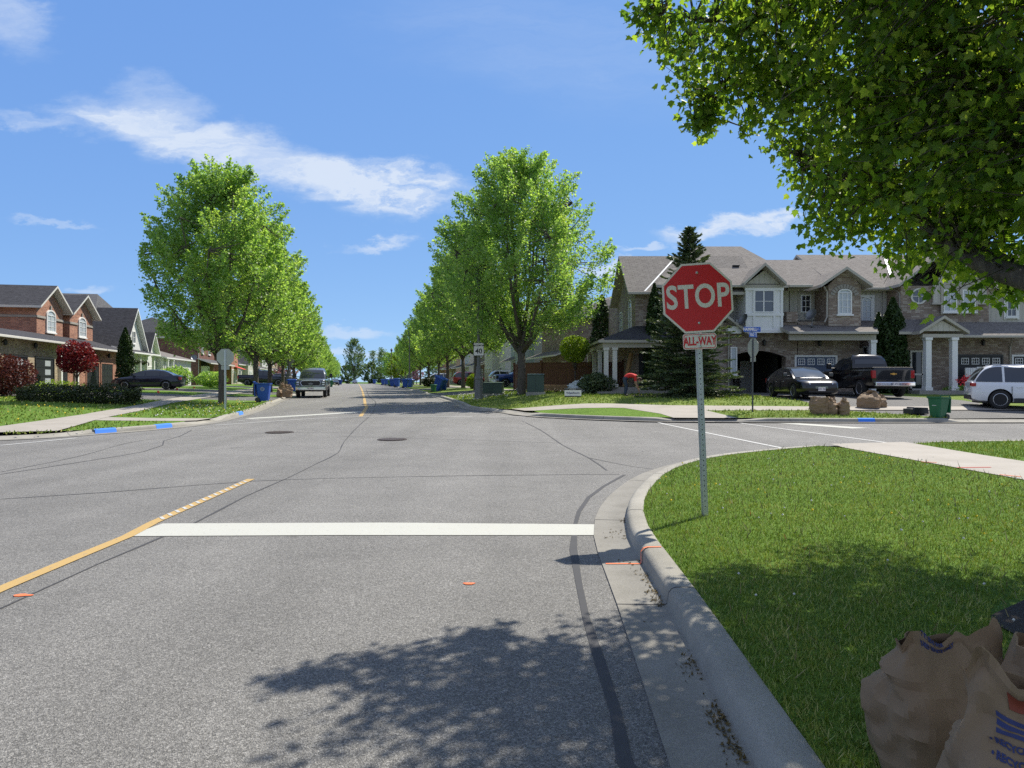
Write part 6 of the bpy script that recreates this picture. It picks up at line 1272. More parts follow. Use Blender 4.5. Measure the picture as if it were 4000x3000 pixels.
    def side_win(xa, xb_, sd):
        mb = MB(); n_ = 8; lo, hi = [], []
        for i in range(n_ + 1):
            x_ = xa + (xb_ - xa) * i / n_; zlo = belt(x_) + .055; zhi = max(zlo + .012, zroof(x_) - .065); lo.append(sidep(x_, zlo, sd, .006)); hi.append(sidep(x_, zhi, sd, .006))
        mid = [tuple((Vector(sidep(a_[0], (a_[2] + c_[2]) / 2, sd, .006)))) for a_, c_ in zip(lo, hi)]
        V_ = lo + mid + hi; k_ = n_ + 1; mb.add(V_, [(r_ * k_ + i, r_ * k_ + i + 1, (r_ + 1) * k_ + i + 1, (r_ + 1) * k_ + i) for r_ in range(2) for i in range(n_)]); return mb.build('side_window', M['glass'], t, smooth=True)
    x0w, x1w = xr + (.10 if blunt else .30) * 1.0, xf - .30
    cuts_ = {'sedan': [(x0w + .1, -.98), (-.93, .02), (.08, x1w)], 'suv': [(x0w, -1.28), (-1.20, -.22), (-.16, x1w)], 'pickup': [(x0w + .02, .08), (.15, x1w)]}[kind]
    for sd in (1, -1):
        for a_, b_ in cuts_: side_win(a_, b_, sd)
    def top_win(xa, xb_, wf_, nm, mt):
        mb = MB(); V_ = []; n_ = 8
        for i in range(n_ + 1):
            x_ = xa + (xb_ - xa) * i / n_; z_ = zroof(x_); ye = sidep(x_, z_, 1)[1] * wf_; dz_ = (zroof(x_ + .01) - zroof(x_ - .01)) / .02; nn_ = Vector((-dz_, 0, 1)).normalized() * .012
            for q in (-1, -.5, 0, .5, 1): V_.append((x_ + nn_.x, ye * q, z_ + nn_.z + .028 * (1 - (q * wf_) ** 2) - (.0 if abs(q) < 1 else -.002)))
        mb.add(V_, [(i * 5 + j, i * 5 + j + 1, (i + 1) * 5 + j + 1, (i + 1) * 5 + j) for i in range(n_) for j in range(4)]); return mb.build(nm, M[mt], t, smooth=True)
    top_win(tf + .06, xf - .07, .90, 'windshield', 'glass_sky' if kind == 'sedan' else 'glass'); top_win(xr + .06, tr - .04, .88, 'rear_window', 'glass')
    r = K['r']
    for ax in K['ax']:
        for s in (-1, 1):
            mb = MB(); yo = s * (K['W'] / 2 - .13); mb.lathe([(r * .62, -.115), (r * .93, -.12), (r, -.08), (r, .08), (r * .93, .12), (r * .62, .115)], 24); w_ = mb.build('wheel', M['tyre'], t, smooth=True, loc=(ax, yo, r), rot=(R(90), 0, 0), angle=R(40))
            mb = MB(); mb.lathe([(r * .64, -.10), (r * .64, .10)], 20, caps_ := 0) if False else mb.lathe([(r * .3, -.085 * 1), (r * .64, -.09), (r * .64, .09), (r * .3, .085)], 20); rm = mb.build('rim', M['dark' if wheels != 'steel' else 'rim'], w_, smooth=False)
            mb = MB()
            for k in range(7):
                a = 2 * math.pi * k / 7; ca, sa = math.cos(a), math.sin(a); p = lambda rr, tt, zz: (ca * rr - sa * tt, sa * rr + ca * tt, zz)
                for zz in (1, -1): mb.hexa([p(.03, -.03, .085 * zz), p(r * .62, -.022, .10 * zz), p(r * .62, .022, .10 * zz), p(.03, .03, .085 * zz), p(.03, -.03, .105 * zz), p(r * .62, -.022, .112 * zz), p(r * .62, .022, .112 * zz), p(.03, .03, .105 * zz)])
            for sg in (1, -1): mb.loft([[(rr_ * math.cos(q), rr_ * math.sin(q), zz_ * sg) for q in [2 * math.pi * j / 20 for j in range(20)]] for rr_, zz_ in ((r * .58, .10), (r * .63, .122), (r * .67, .118))], caps=False)
            mb.build('spokes', M[wheels if wheels != 'steel' else 'rim'], w_)
    xe = K['st'][-1][0]; xb = K['st'][0][0]; wf = K['st'][-2][3]; zt_f = K['st'][-2][2]; zb_r = K['st'][1][2]; wr = K['st'][1][3]
    for s in (-1, 1):
        mb = MB(); 
        if kind == 'pickup':
            y0, y1 = sorted((s * .70, s * .965)); mb.box(xe - .22, xe + .012, y0, y1, .82, 1.12); hl = mb.build('headlight', M['black'], t, bevel=.03); mb = MB(); mb.box(xe + .012, xe + .02, y0 + .05, y1 - .05, .98, 1.07); mb.box(xe + .012, xe + .02, y0 + .05, y1 - .05, .85, .92); mb.build('lamp_lens', M['lens'], hl)
            mb = MB(); mb.box(xb - .015, xb + .14, min(s * .80, s * .975), max(s * .80, s * .975), .88, 1.24); mb.build('tail_light', M['lens_red'], t, bevel=.02)
        else:
            y0, y1 = sorted((s * .48, s * (wf + .03))); zc = zt_f - .06
            mb.hexa([(xe - .10, y0, zc - .07), (xe + .005 - (.0 if s < 0 else .0), y0, zc - .07), (xe - .16, y1, zc - .06), (xe - .3, y1, zc - .05), (xe - .16, y0, zc + .05), (xe - .03, y0, zc + .05), (xe - .22, y1, zc + .075), (xe - .4, y1, zc + .075)] if s > 0 else
                    [(xe - .3, y0, zc - .05), (xe - .16, y0, zc - .06), (xe + .005, y1, zc - .07), (xe - .10, y1, zc - .07), (xe - .4, y0, zc + .075), (xe - .22, y0, zc + .075), (xe - .03, y1, zc + .05), (xe - .16, y1, zc + .05)]); mb.build('headlight', M['lens'], t, bevel=.012)
            mb = MB(); y0, y1 = sorted((s * (wr - .30), s * (wr + .035))); mb.box(xb - .012, xb + (.16 if kind == 'suv' else .26), y0, y1, zb_r - (.17 if kind == 'suv' else .27), zb_r - .07 + (.04 if kind == 'suv' else 0)); mb.build('tail_light', M['lens_red'], t, bevel=.02)
        mb = MB(); ym = s * (K['W'] / 2 + (.13 if kind != 'pickup' else .2)); mb.box(xf - .55, xf - .38, min(ym - .1, ym + .1), ym + .1, K['mz'], K['mz'] + (.17 if kind != 'pickup' else .26)); mb.box(xf - .50, xf - .44, min(s * (wb - .04), ym), max(s * (wb - .04), ym), K['mz'] + .0, K['mz'] + .05)
        mb.build('mirror', M[paint if not kind == 'pickup' else 'black'], t, bevel=.03)
        if detail:
            for hx in (xf - 1.25, xf - 2.15):
                mb = MB(); yy_ = s * (K['st'][4][3] * .985); mb.box(hx, hx + .2, yy_ - .02, yy_ + .02, zf_ - .17, zf_ - .135); mb.build('door_handle', M[paint if not chrome else 'chrome'], t, bevel=.008)
            for hx in (xf - .38, xf - 1.42, xf - 2.3):
                mb = MB(); yy_ = s * K['st'][4][3]; mb.box(hx - .006, hx + .006, yy_ - .03, yy_ + .0015, wz + .15, zf_ - .12); mb.build('door_seam', M['black'], t)
    # grille, bumpers, plates
    mb = MB()
    if kind == 'pickup':
        mb.box(xe - .10, xe + .035, -.60, .60, .80, 1.12); g_ = mb.build('grille', M['black'], t, bevel=.03)
        mb = MB(); mb.box(xe + .03, xe + .05, -.56, .56, 1.12, 1.16); mb.box(xe + .03, xe + .05, -.54, .54, .77, .80)
        for sg in (-1, 1):
            for (ya, za, yb, zb2) in ((.56, 1.14, .68, .99), (.68, .99, .54, .785)): mb.tube([(xe + .04, sg * ya, za), (xe + .04, sg * yb, zb2)], .022, 4)
        mb.build('grille_surround', M['chrome'], g_, bevel=.01)
        mb = MB(); mb.ext([(xe + .036, .16 * math.cos(a), .93 + .065 * math.sin(a)) for a in [2 * math.pi * k / 18 for k in range(18)]], (.02, 0, 0)); mb.build('emblem', M['galv_dark'], g_)
        mb = MB(); mb.box(xe - .05, xe + .14, -.90, .90, .56, .70); mb.box(xe - .3, xe + .04, -.98, .98, .50, .72); mb.box(xe + .05, xe + .10, -.97, -.6, .60, .72); mb.box(xe + .05, xe + .10, .6, .97, .60, .72); mb.build('front_bumper', M['chrome' if chrome else 'dark'], t, bevel=.05)
        mb = MB(); mb.box(xb - .2, xb + .02, -.92, .92, .52, .72); mb.build('rear_bumper', M['chrome'], t, bevel=.04)
        mb = MB(); mb.box(xb - .012, xb + .02, -.78, .78, .80, 1.30); tg = mb.build('tailgate', M[paint], t, bevel=.02)
        mb = MB(); mb.ext([(xb - .014, a * .16, 1.08 + b * .045) for a, b in ((-1, .5), (-.35, .5), (-.35, 1), (.35, 1), (.35, .5), (1, .5), (.85, -.5), (.35, -.5), (.35, -1), (-.35, -1), (-.35, -.5), (-.85, -.5))], (-.01, 0, 0)); mb.build('emblem', M['yellowp'], tg)
        mb = MB(); mb.box(xb + .05, -.93, -.93, .93, 1.33, 1.39); mb.build('bed_cover', M['black'], t, bevel=.01)
        mb = MB(); mb.box(tr + .12, tr + .2, -.18, .18, zt - .01, zt + .035); mb.build('brake_light', M['lens_red'], t)
        pz, px1, px2 = .62, xe + .165, xb - .205
    else:
        zc = zt_f - .15; mb.hexa([(xe - .12, -.42, zc - .10), (xe - .12, .42, zc - .10), (xe + .005, .40, zc - .1), (xe + .005, -.40, zc - .1), (xe - .2, -.46, zc + .08), (xe - .2, .46, zc + .08), (xe - .035, .44, zc + .08), (xe - .035, -.44, zc + .08)]); g_ = mb.build('grille', M['black'], t)
        mb = MB()
        for k in range(3): zz = zc - .08 + k * .05; mb.box(xe - .06, xe + .012 - k * .008, -.27, .27, zz, zz + .010)
        mb.build('grille_bars', M['chrome'], g_)
        mb = MB(); mb.box(xe - .25, xe - .0, -.55, .55, .27, .36); mb.build('lower_intake', M['black'], t, bevel=.02)
        pz, px1, px2 = .43, xe + .012, xb - .012
        if kind == 'suv': 
            mb = MB(); mb.box(xb - .02, xb + .1, -.75, .75, .36, .55); mb.build('rear_bumper', M['dark'], t, bevel=.03); pz = .75
            for s in (-1, 1): mb = MB(); mb.tube([(tr + .2, s * (wt - .05), zt + .05), (tf - .1, s * (wt - .05), zt + .05)], .018, 5); mb.box(tr + .25, tr + .3, s * (wt - .05) - .01, s * (wt - .05) + .01, zt - .02, zt + .05); mb.box(tf - .2, tf - .15, s * (wt - .05) - .01, s * (wt - .05) + .01, zt - .02, zt + .05); mb.build('roof_rail', M['rim'], t)
            for s in (-1, 1): mb = MB(); yy_ = s * K['W'] / 2; mb.box(K['ax'][0] + .45, K['ax'][1] - .45, min(yy_, yy_ + s * .012) - .02, max(yy_, yy_ + s * .012), .26, .42); mb.build('side_cladding', M['dark'], t, bevel=.01)
    for px_, sgn in ((px1, 1), (px2, -1)):
        mb = MB(); mb.box(min(px_, px_ + sgn * .012), max(px_, px_ + sgn * .012), -.16, .16, pz - .08 if sgn > 0 else pz - .08, pz + .08); pl_ = mb.build('licence_plate', M['signwhite'], t)
        if plate: text_mesh(plate, .11, M['inkblue'], 'plate_letters', pl_, (px_ + sgn * .0145, 0, pz), (R(90), 0, R(90) * sgn), ext=.0008)
    return t
HD_IN, HD_OUT = math.atan2(-.2, -.98), math.atan2(.2, .98)
GC = 'cars and trucks parked on the driveways'
vehicle('sedan', 'sedan', 'black sedan with gleaming windshield parked facing the street before the open garage', 13.72, 33.5, R(-91), 'car_black', GC, 'BJW 464', chrome=True)
vehicle('pickup', 'pickup_truck', 'black pickup truck parked nose in beside the black sedan, tailgate to the street', 17.35, 35.0, R(91), 'car_black', GC, 'BR 87620')
vehicle('suv', 'suv', 'white sport utility car at the right edge across the driveway', 20.95, 28.15, R(-24), 'car_white', GC)
vehicle('sedan', 'sedan', 'black sedan parked nose in before the garages on the left, by the cedar', X(583, 52.6), 52.6, HD_IN, 'car_navy', GC)
tk = vehicle('pickup', 'pickup_truck', 'grey pickup truck with big dark grille parked facing us at the left kerb', X(1226, 50.2), 50.2, math.atan2(-.98, .2), 'car_grey', GC, 'BW 3B2D', z=Hf(-13.8, 50) + .01, chrome=True)
mb = MB(); mb.box(-.35, .15, -.28, .28, 1.93, 2.0); mb.build('roof_light_bar', M['offwhite'], tk, bevel=.02)
vehicle('pickup', 'pickup_truck', 'dark pickup truck on a left driveway behind the second tree trunk', X(1028, 88), 88, HD_OUT, 'car_navy', GC, detail=False)
vehicle('suv', 'suv', 'dark sport utility car just right of the dark pickup on the left', X(1125, 97), 97, HD_OUT, 'car_black', GC, detail=False)
vehicle('sedan', 'sedan', 'dark sedan far down the left kerb, beyond the grey truck', X(1308, 150), 150, math.atan2(-.98, .22), 'car_black', GC, detail=False, z=Hf(-37, 150) + .01)
vehicle('sedan', 'sedan', 'tiny blue grey car on the road near the vanishing point', X(1386, 262), 262, math.atan2(-.98, .22), 'car_grey', GC, detail=False, z=Hf(-58, 262) + .01)
vehicle('suv', 'suv', 'white sport utility car behind the blue pickup left of the fence', X(1990, 79), 79, HD_OUT, 'car_white', GC, detail=False)
vehicle('pickup', 'pickup_truck', 'blue pickup truck with chrome grille poking out left of the fence', X(2040, 71), 71, HD_IN, 'car_blue', GC, detail=False, chrome=True)
vehicle('suv', 'suv', 'red sport utility car between tree trunks on the right', X(1836, 93), 93, HD_OUT, 'car_red', GC, detail=False)
vehicle('suv', 'suv', 'white sport utility car behind the tipped blue bin on the right', X(1700, 112), 112, HD_IN, 'car_white', GC, detail=False)
# ------------------------------------------------------------ bins
def bin_(name, label, x, y, rz, mat, s=1.0, tilt=0, group=None, open_=False, text=True, z=None):
    t = thing(name, label, 'bin', (x, y, Hf(x, y) + .01 if z is None else z), rz, group); t.scale = (s, s, s); t.rotation_euler = (tilt, 0, rz)
    mb = MB()
    def rr(w, d, z_, c=.05): return [(a * (w - c * ca), b * (d - c * cb), z_) for a, b, ca, cb in ((-1, -1, 0, 1), (-1, -1, 1, 0), (1, -1, 1, 0), (1, -1, 0, 1), (1, 1, 0, 1), (1, 1, 1, 0), (-1, 1, 1, 0), (-1, 1, 0, 1))]
    R0 = [rr(.21, .24, .06), rr(.22, .25, .12), rr(.29, .33, .88), rr(.325, .365, .90), rr(.33, .37, .96)]
    if open_: R0 += [rr(.30, .34, .96), rr(.28, .32, .86), rr(.21, .24, .12)]
    mb.loft(R0); mb.build('bin_body', M[mat], t, smooth=False)
    if not open_:
        mb = MB(); mb.loft([rr(.335, .38, .962), rr(.34, .385, .99), rr(.30, .34, 1.04), rr(.15, .2, 1.055)]); mb.build('lid', M[mat], t)
        mb = MB(); mb.tube([(-.2, .40, .93), (-.2, .47, .97), (.2, .47, .97), (.2, .40, .93)], .018, 6); mb.build('handle', M[mat], t)
    else:
        mb = MB(); mb.box(-.30, .30, .365, .40, .30, .98); mb.tube([(-.2, .40, .93), (-.2, .47, 1.02), (.2, .47, 1.02), (.2, .40, .93)], .025, 6); mb.build('lid', M[mat], t)
    for sx_ in (-1, 1):
        mb = MB(); mb.lathe([(.05, -.03), (.12, -.03), (.125, 0), (.12, .03), (.05, .03)], 14); mb.build('wheel', M['binblack'], t, loc=(sx_ * .25, .25, .125), rot=(0, R(90), 0))
    if text:
        mb = MB()
        for k in range(3):
            a = k * 2.094 + .5; mb.tube([(.07 * math.cos(a + q), 0, .07 * math.sin(a + q)) for q in (0, .5, 1.0, 1.5)], .012, 4)
        mb.lathe([(.10, -.002), (.108, 0), (.10, .002)], 18) if False else None
        mb.build('recycling_mark', M['offwhite'], t, loc=(0, -.300, .66), rot=(R(6), 0, 0))
    return t
GB = 'wheeled bins set out along the kerbs'
x, y = X(1030, 38.6), 38.6
bn = bin_('recycling_bin', 'blue recycling bin with its lid hanging open, standing alone at the left driveway', x, y, R(96), 'binblue', 1.08, group=GB, z=Hf(x, y) + LZ, open_=True, text=False)
mb = MB(); mb.loft([[(0, r_ * math.cos(q), r_ * math.sin(q)) for q in [2 * math.pi * j / 20 for j in range(20)]] for r_ in (.10, .085)], caps=False)
for k in range(3): mb.tube([(0, .05 * math.cos(k * 2.094 + q), .05 * math.sin(k * 2.094 + q)) for q in (0, .6, 1.2, 1.7)], .011, 4)
mb.build('recycling_mark', M['offwhite'], bn, loc=(-.288, 0, .66), rot=(0, R(-5), 0))
def kb(px, y, lab, mat='binblue', s=1.05, rz=1.35, tilt=0, **k): return bin_(k.pop('name', 'recycling_bin'), lab, X(px, y), y, rz, mat, s, tilt, GB, text=False, z=Hf(X(px, y), y) + LZ, **k)
kb(1141, 58, 'blue bin half hidden behind the grey pickup, left of it', rz=1.9); kb(1168, 56, 'green bin between the rock pile and the grey pickup', 'bingreen', .8, 1.9, name='garbage_bin')
kb(1292, 92, 'dark green bin right behind the grey pickup', 'bingreen', .9, 1.8, name='garbage_bin'); kb(1330, 150, 'blue bin beside the dark sedan far down the left kerb', rz=1.8)
kb(1706, 62, 'blue bin tipped over sideways near the kerb on the right', tilt=R(24), rz=1.1, s=1.3); kb(1733, 62.8, 'blue bin standing under the tipped bin on the right', s=.85)
kb(1694, 58.5, 'small dark green bin left of the tipped blue bin', 'bingreen', .62, 1.2, name='garbage_bin'); kb(1584, 84, 'large blue bin at the right kerb, third cluster from the tipped one'); kb(1601, 87, 'blue bin just right behind the large blue kerb bin', tilt=R(8))
kb(1552, 97, 'bright blue bin leaning a little in the middle of the right kerb row', s=1.15, tilt=R(-5)); kb(1533, 101, 'blue bin immediately left of the leaning one in the right kerb row'); kb(1511, 142, 'blue bin in a far pair on the right kerb', s=1.2); kb(1497, 145, 'left blue bin of the far pair on the right kerb', s=1.15)
kb(1523, 124, 'dark green bin between the far pair and the near blue bins', 'bingreen', .9, name='garbage_bin'); kb(1463, 215, 'farthest blue bin near the end of the right kerb', s=1.3)
g = bin_('garbage_bin', 'open green wheeled bin at the kerb beside the driveway on the right', X(3664, 25.75), 25.75, R(-62), 'bingreen', .86, R(-3), GB, open_=True, text=False, z=Hf(16, 25.7) + .03)
mb = MB(); mb.box(-.09, .09, -.302, -.298, .58, .60); mb.box(-.09, .09, -.292, -.288, .53, .55); mb.build('label_strip', M['offwhite'], g)
t = thing('black_box', 'low black box lying on the grass left of the open green bin', 'crate', (X(3580, 26.6), 26.6, Hf(15, 26.6) + LZ), R(12)); mb = MB(); mb.hexa([(-.36, -.22, 0), (.36, -.22, 0), (.36, .22, 0), (-.36, .22, 0), (-.25, -.2, .26), (.34, -.2, .24), (.34, .2, .22), (-.25, .2, .26)]); mb.build('box_body', M['black'], t, bevel=.02); mb = MB(); mb.box(-.42, -.30, -.2, .2, .0, .2); mb.build('lid', M['binblack'], t, bevel=.02)
# ------------------------------------------------------------ lamp posts and signs
def lamp_post(label, x, y, s=1.0, copy_of=None):
    if copy_of: return copy_tree(copy_of, None, label, (x, y, Hf(x, y) + LZ))
    t = thing('lamp_post', label, 'lamp post', (x, y, Hf(x, y) + LZ), 0, 'concrete lamp posts along the street')
    mb = MB(); mb.lathe([(.27, -.1), (.27, .28), (.255, .30), (.245, .32), (.235, 1.12), (.27, 1.18), (.27, 1.26), (.20, 1.34), (.185, 1.5), (.155, 1.78), (.17, 1.84), (.15, 1.9)], 8, rot=R(22.5)); mb.build('base', M['conc_dark'], t)
    mb = MB(); mb.lathe([(.10, 1.88), (.085, 3.2), (.07, 6.6), (.075, 6.7)], 10); mb.build('shaft', M['conc_dark'], t, smooth=True, angle=R(40))
    mb = MB(); mb.tube([(0, 0, 6.6), (0, 0, 6.9)], [.06, .12], 8); mb.lathe([(.1, 6.9), (.2, 7.0), (.24, 7.3), (.14, 7.45), (.03, 7.6)], 10); mb.build('lantern', M['lamp'], t); return t
lx, ly = X(1870, 41.0), 41.0
lp = lamp_post('thick concrete lamp post carrying the speed sign beside the large maple', lx, ly)
lamp_post('concrete lamp post far down the right side above the cluster of blue bins', *R2(93, 6.4), copy_of=lp); lamp_post('farthest concrete lamp post on the right side, lantern clear of the trees', *R2(146, 6.6), copy_of=lp); lamp_post('concrete lamp post behind the grey pickup on the left with a diamond sign', *R2(60, -6.3), copy_of=lp)
def rrect(w, h, r, n=5):
    out = []
    for cx_, cy_, a0 in ((w / 2 - r, h / 2 - r, 0), (-w / 2 + r, h / 2 - r, 90), (-w / 2 + r, -h / 2 + r, 180), (w / 2 - r, -h / 2 + r, 270)):
        for k in range(n + 1): a = R(a0 + 90 * k / n); out.append((cx_ + r * math.cos(a), cy_ + r * math.sin(a)))
    return out
def plate_(mbname, pts, y0, y1, mat, parent, loc=(0, 0, 0)):
    mb = MB(); mb.ext([(a, y0, b) for a, b in pts], (0, y1 - y0, 0)); return mb.build(mbname, M[mat], parent, loc=loc)
t = thing('speed_sign', 'white speed limit sign reading MAXIMUM 40 on the concrete lamp post', 'sign', (lx + .01, ly - .22, Z(1365, 41)))
plate_('sign_plate', rrect(.60, .75, .04), 0, .006, 'signwhite', t); plate_('sign_border', rrect(.60, .75, .04), -.003, -.001, 'signblack', t); plate_('sign_face', rrect(.565, .715, .03), -.006, -.0035, 'signwhite', t)
text_mesh('MAXIMUM', .125, M['signblack'], 'letters', t, (0, -.007, .215), off=.003); text_mesh('40', .40, M['signblack'], 'numerals', t, (0, -.007, -.12), off=.009)
for zz in (.33, -.33): plate_('bolt', rrect(.03, .03, .014), -.014, -.0065, 'galv_dark', t, (0, 0, zz))
mb = MB(); mb.box(-.03, .03, .0065, .10, -.3, .3); mb.build('bracket', M['galv_dark'], t)
t = thing('warning_sign', 'back of a diamond shaped sign on the lamp post behind the grey pickup', 'sign', (*R2(60, -6.3), Hf(*R2(60, -6.3)) + 2.75)); t.location.y += .2
plate_('sign_plate', [(0, .42), (.42, 0), (0, -.42), (-.42, 0)], -.004, .004, 'signback', t)
# octagon outlines
def octa(w): a = w / 2; b = a * math.tan(R(22.5)); return [(b, a), (a, b), (a, -b), (b, -a), (-b, -a), (-a, -b), (-a, b), (-b, a)]
def u_post(parent, h, mat='galv', w=.075, holes=True):
    mb = MB(); mb.box(-.018, .018, 0, .004, -.35, h); mb.box(-.022, -.018, .0, .03, -.35, h); mb.box(.018, .022, 0, .03, -.35, h); mb.box(-w / 2, -.022, .026, .03, -.35, h); mb.box(.022, w / 2, .026, .03, -.35, h)
    p = mb.build('post', M[mat], parent)
    if holes:
        mb = MB(); z_ = .12
        while z_ < h - .05: mb.ext([(.0065 * math.cos(a), -.0012, z_ + .0065 * math.sin(a)) for a in [2 * math.pi * k / 8 for k in range(8)]], (0, .002, 0)); z_ += .0254 * 2.2
        o = mb.build('post_holes', M['signblack'], p); o['kind'] = 'stuff'
    return p
# main stop sign
BX, BY = X(2757, 7.72), 7.72
t = thing('stop_sign', 'large red stop sign with an all-way tab on the near corner lawn', 'stop sign', (BX, BY, Hf(BX, BY) + LZ - .01)); t.rotation_euler = (0, R(-2.2), R(-2))
zc = Z(1160, BY) - (Hf(BX, BY) + LZ)
u_post(t, zc + .3)
s_ = bpy.data.objects.new('sign', None); s_ = thing('sign_assembly', None, None) if False else None
bk = plate_('sign_plate', octa(.762), -.010, -.006, 'signback', t, (0, 0, zc)); bk.rotation_euler = (0, R(-1.3), 0)
w1 = plate_('sign_border', octa(.762), -.0045, -.003, 'signwhite', bk); w1.location = (0, -.008, 0)
r1 = plate_('sign_face', octa(.718), -.0145, -.013, 'signred', bk)
text_mesh('STOP', .36, M['signwhite'], 'letters', bk, (0, -.0160, .005), sx=.78, off=.0075, ext=.0005, space=1.04)
tb = plate_('all_way_tab', rrect(.365, .172, .03), -.010, -.007, 'signred', t, (0.006, 0, zc - .475)); tb.rotation_euler = (0, R(-.4), 0)
plate_('tab_border', rrect(.365, .172, .03), -.0118, -.0105, 'signwhite', tb); plate_('tab_line', rrect(.348, .155, .026), -.0135, -.0122, 'signred', tb); plate_('tab_field', rrect(.334, .141, .022), -.0152, -.0139, 'signwhite', tb)
text_mesh('ALL-WAY', .125, M['signred'], 'letters', tb, (0, -.0165, -.002), sx=.66, off=.0042, ext=.0005)
for (px_, pz_) in ((0, zc + .275), (.004, zc - .275), (.006, zc - .413), (.006, zc - .535)):
    mb = MB(); mb.lathe([(.014, 0), (.014, .006), (.006, .010)], 8); mb.build('bolt', M['galv'], t, loc=(px_, -.017, pz_), rot=(R(90), 0, 0))
# stop sign seen from behind on the left corner
def back_stop(label, x, y, h, rz, mat='galv', w=.75, tab=True):
    t = thing('stop_sign', label, 'stop sign', (x, y, Hf(x, y) + LZ - .01), rz, 'stop signs seen from behind'); u_post(t, h + .33, mat, .09, False)
    b = plate_('sign_plate', octa(w), .034, .040, 'signback', t, (0, 0, h)); plate_('sign_face', octa(w * .98), .0405, .042, 'signred', b)
    if tab: plate_('all_way_tab', rrect(.36, .17, .03), .034, .040, 'signback', t, (0, 0, h - w / 2 - .1))
    return t
back_stop('back of a stop sign on a steel post before the tall left tree', X(879, 31.6), 31.6, 2.36, R(4))
nx_s, ny_s = X(2938, 27.2), 27.2
t = back_stop('back of a narrow looking stop sign turned sideways under the blue street name signs', nx_s, ny_s, Z(1357, 27.2) - Hf(nx_s, ny_s) - LZ, R(-76), 'lamp', .72)
t = thing('street_name_sign', 'crossed blue street name plates reading HAMMILL and KING on top of the post', 'street sign', (nx_s, ny_s, Z(1298, 27.2)))
def blade_(txt, small, rz, z_, w, sxx):
    mb = MB(); mb.box(-w / 2, w / 2, -.008, .008, -.095, .095); b = mb.build('name_plate', M['signblue'], t, loc=(0, 0, z_), rot=(0, 0, rz), bevel=.004)
    for s in (1, -1):
        text_mesh(txt, .17, M['signwhite'], 'letters', b, (-.09 * s if small else 0, -.0095 * s, -.003), (R(90), 0, 0 if s > 0 else R(180)), sx=sxx, off=.004, ext=.0005)
        text_mesh(small, .07, M['signwhite'], 'small_letters', b, ((w / 2 - .12) * s, -.0095 * s, .0), (R(90), 0, 0 if s > 0 else R(180)), sx=.9, ext=.0005)
b1 = blade_('HAMMILL', 'HTS', R(6), .115, .68, .78)
mb = MB(); mb.box(-.25, .25, -.008, .008, -.09, .09); b = mb.build('name_plate', M['signblue'], t, loc=(.03, -.02, -.10), rot=(0, 0, R(38)), bevel=.004)
text_mesh('KING', .16, M['signwhite'], 'letters', b, (-.09, -.0095, -.002), sx=.7, off=.004, ext=.0005); text_mesh('ST', .065, M['signwhite'], 'small_letters', b, (.10, -.0095, .02), ext=.0005); text_mesh('E', .16, M['signwhite'], 'letters', b, (.19, -.0095, -.002), sx=.75, off=.004, ext=.0005)
mb = MB(); mb.box(-.03, .03, -.03, .03, -.2, .03); mb.build('bracket', M['galv_dark'], t)
# small lawn sign
x, y = X(2238, 33.6), 33.6
t = thing('lawn_sign', 'small white for sale sign with black bands standing on the grass', 'sign', (x, y, Hf(x, y) + LZ), R(-6))
plate_('sign_board', rrect(.80, .42, .01), 0, .006, 'signwhite', t, (0, 0, .25)); mb = MB(); mb.box(-.4, .4, -.003, -.0005, .37, .455); mb.box(-.4, .4, -.003, -.0005, .045, .095); mb.build('black_band', M['signblack'], t)
text_mesh('FOR SALE', .07, M['signwhite'], 'letters', t, (-.02, -.0045, .412)); text_mesh('VolpeAlcorn', .125, M['inkblue'], 'letters', t, (0, -.003, .235), off=.003)
mb = MB()
for s in (-.25, .25): mb.tube([(s, .01, .1), (s, .01, -.15)], .006, 4)
mb.build('stakes', M['galv_dark'], t)
# utility boxes
def cab(label, px, y, w, d, h, rz=0):
    x = X(px, y); t = thing('utility_box', label, 'utility box', (x, y, Hf(x, y) + LZ), rz, 'green utility boxes'); mb = MB(); mb.box(-w / 2, w / 2, -d / 2, d / 2, .14, h - .05); mb.build('cabinet', M['cabinet'], t, bevel=.02)
    mb = MB(); mb.hexa([(-w / 2 - .02, -d / 2 - .03, h - .05), (w / 2 + .02, -d / 2 - .03, h - .05), (w / 2 + .02, d / 2 + .02, h - .05), (-w / 2 - .02, d / 2 + .02, h - .05), (-w / 2, -d / 2, h), (w / 2, -d / 2, h), (w / 2, d / 2, h + .03), (-w / 2, d / 2, h + .03)]); mb.build('lid', M['cabinet'], t)
    mb = MB(); mb.box(-w / 2 - .06, w / 2 + .06, -d / 2 - .06, d / 2 + .06, -.1, .139); mb.build('pad', M['concrete'], t); mb = MB(); mb.box(-.006, .006, -d / 2 - .004, -d / 2 + .01, .2, h - .1); mb.build('door_seam', M['black'], t); return t
cab('tall square dark green utility box right of the large maple trunk', 2093, 39.0, .92, .8, 1.12, R(-4)); cab('long low dark green utility box left of the large maple trunk', 1927, 43.0, 1.2, .8, .80, R(-8))
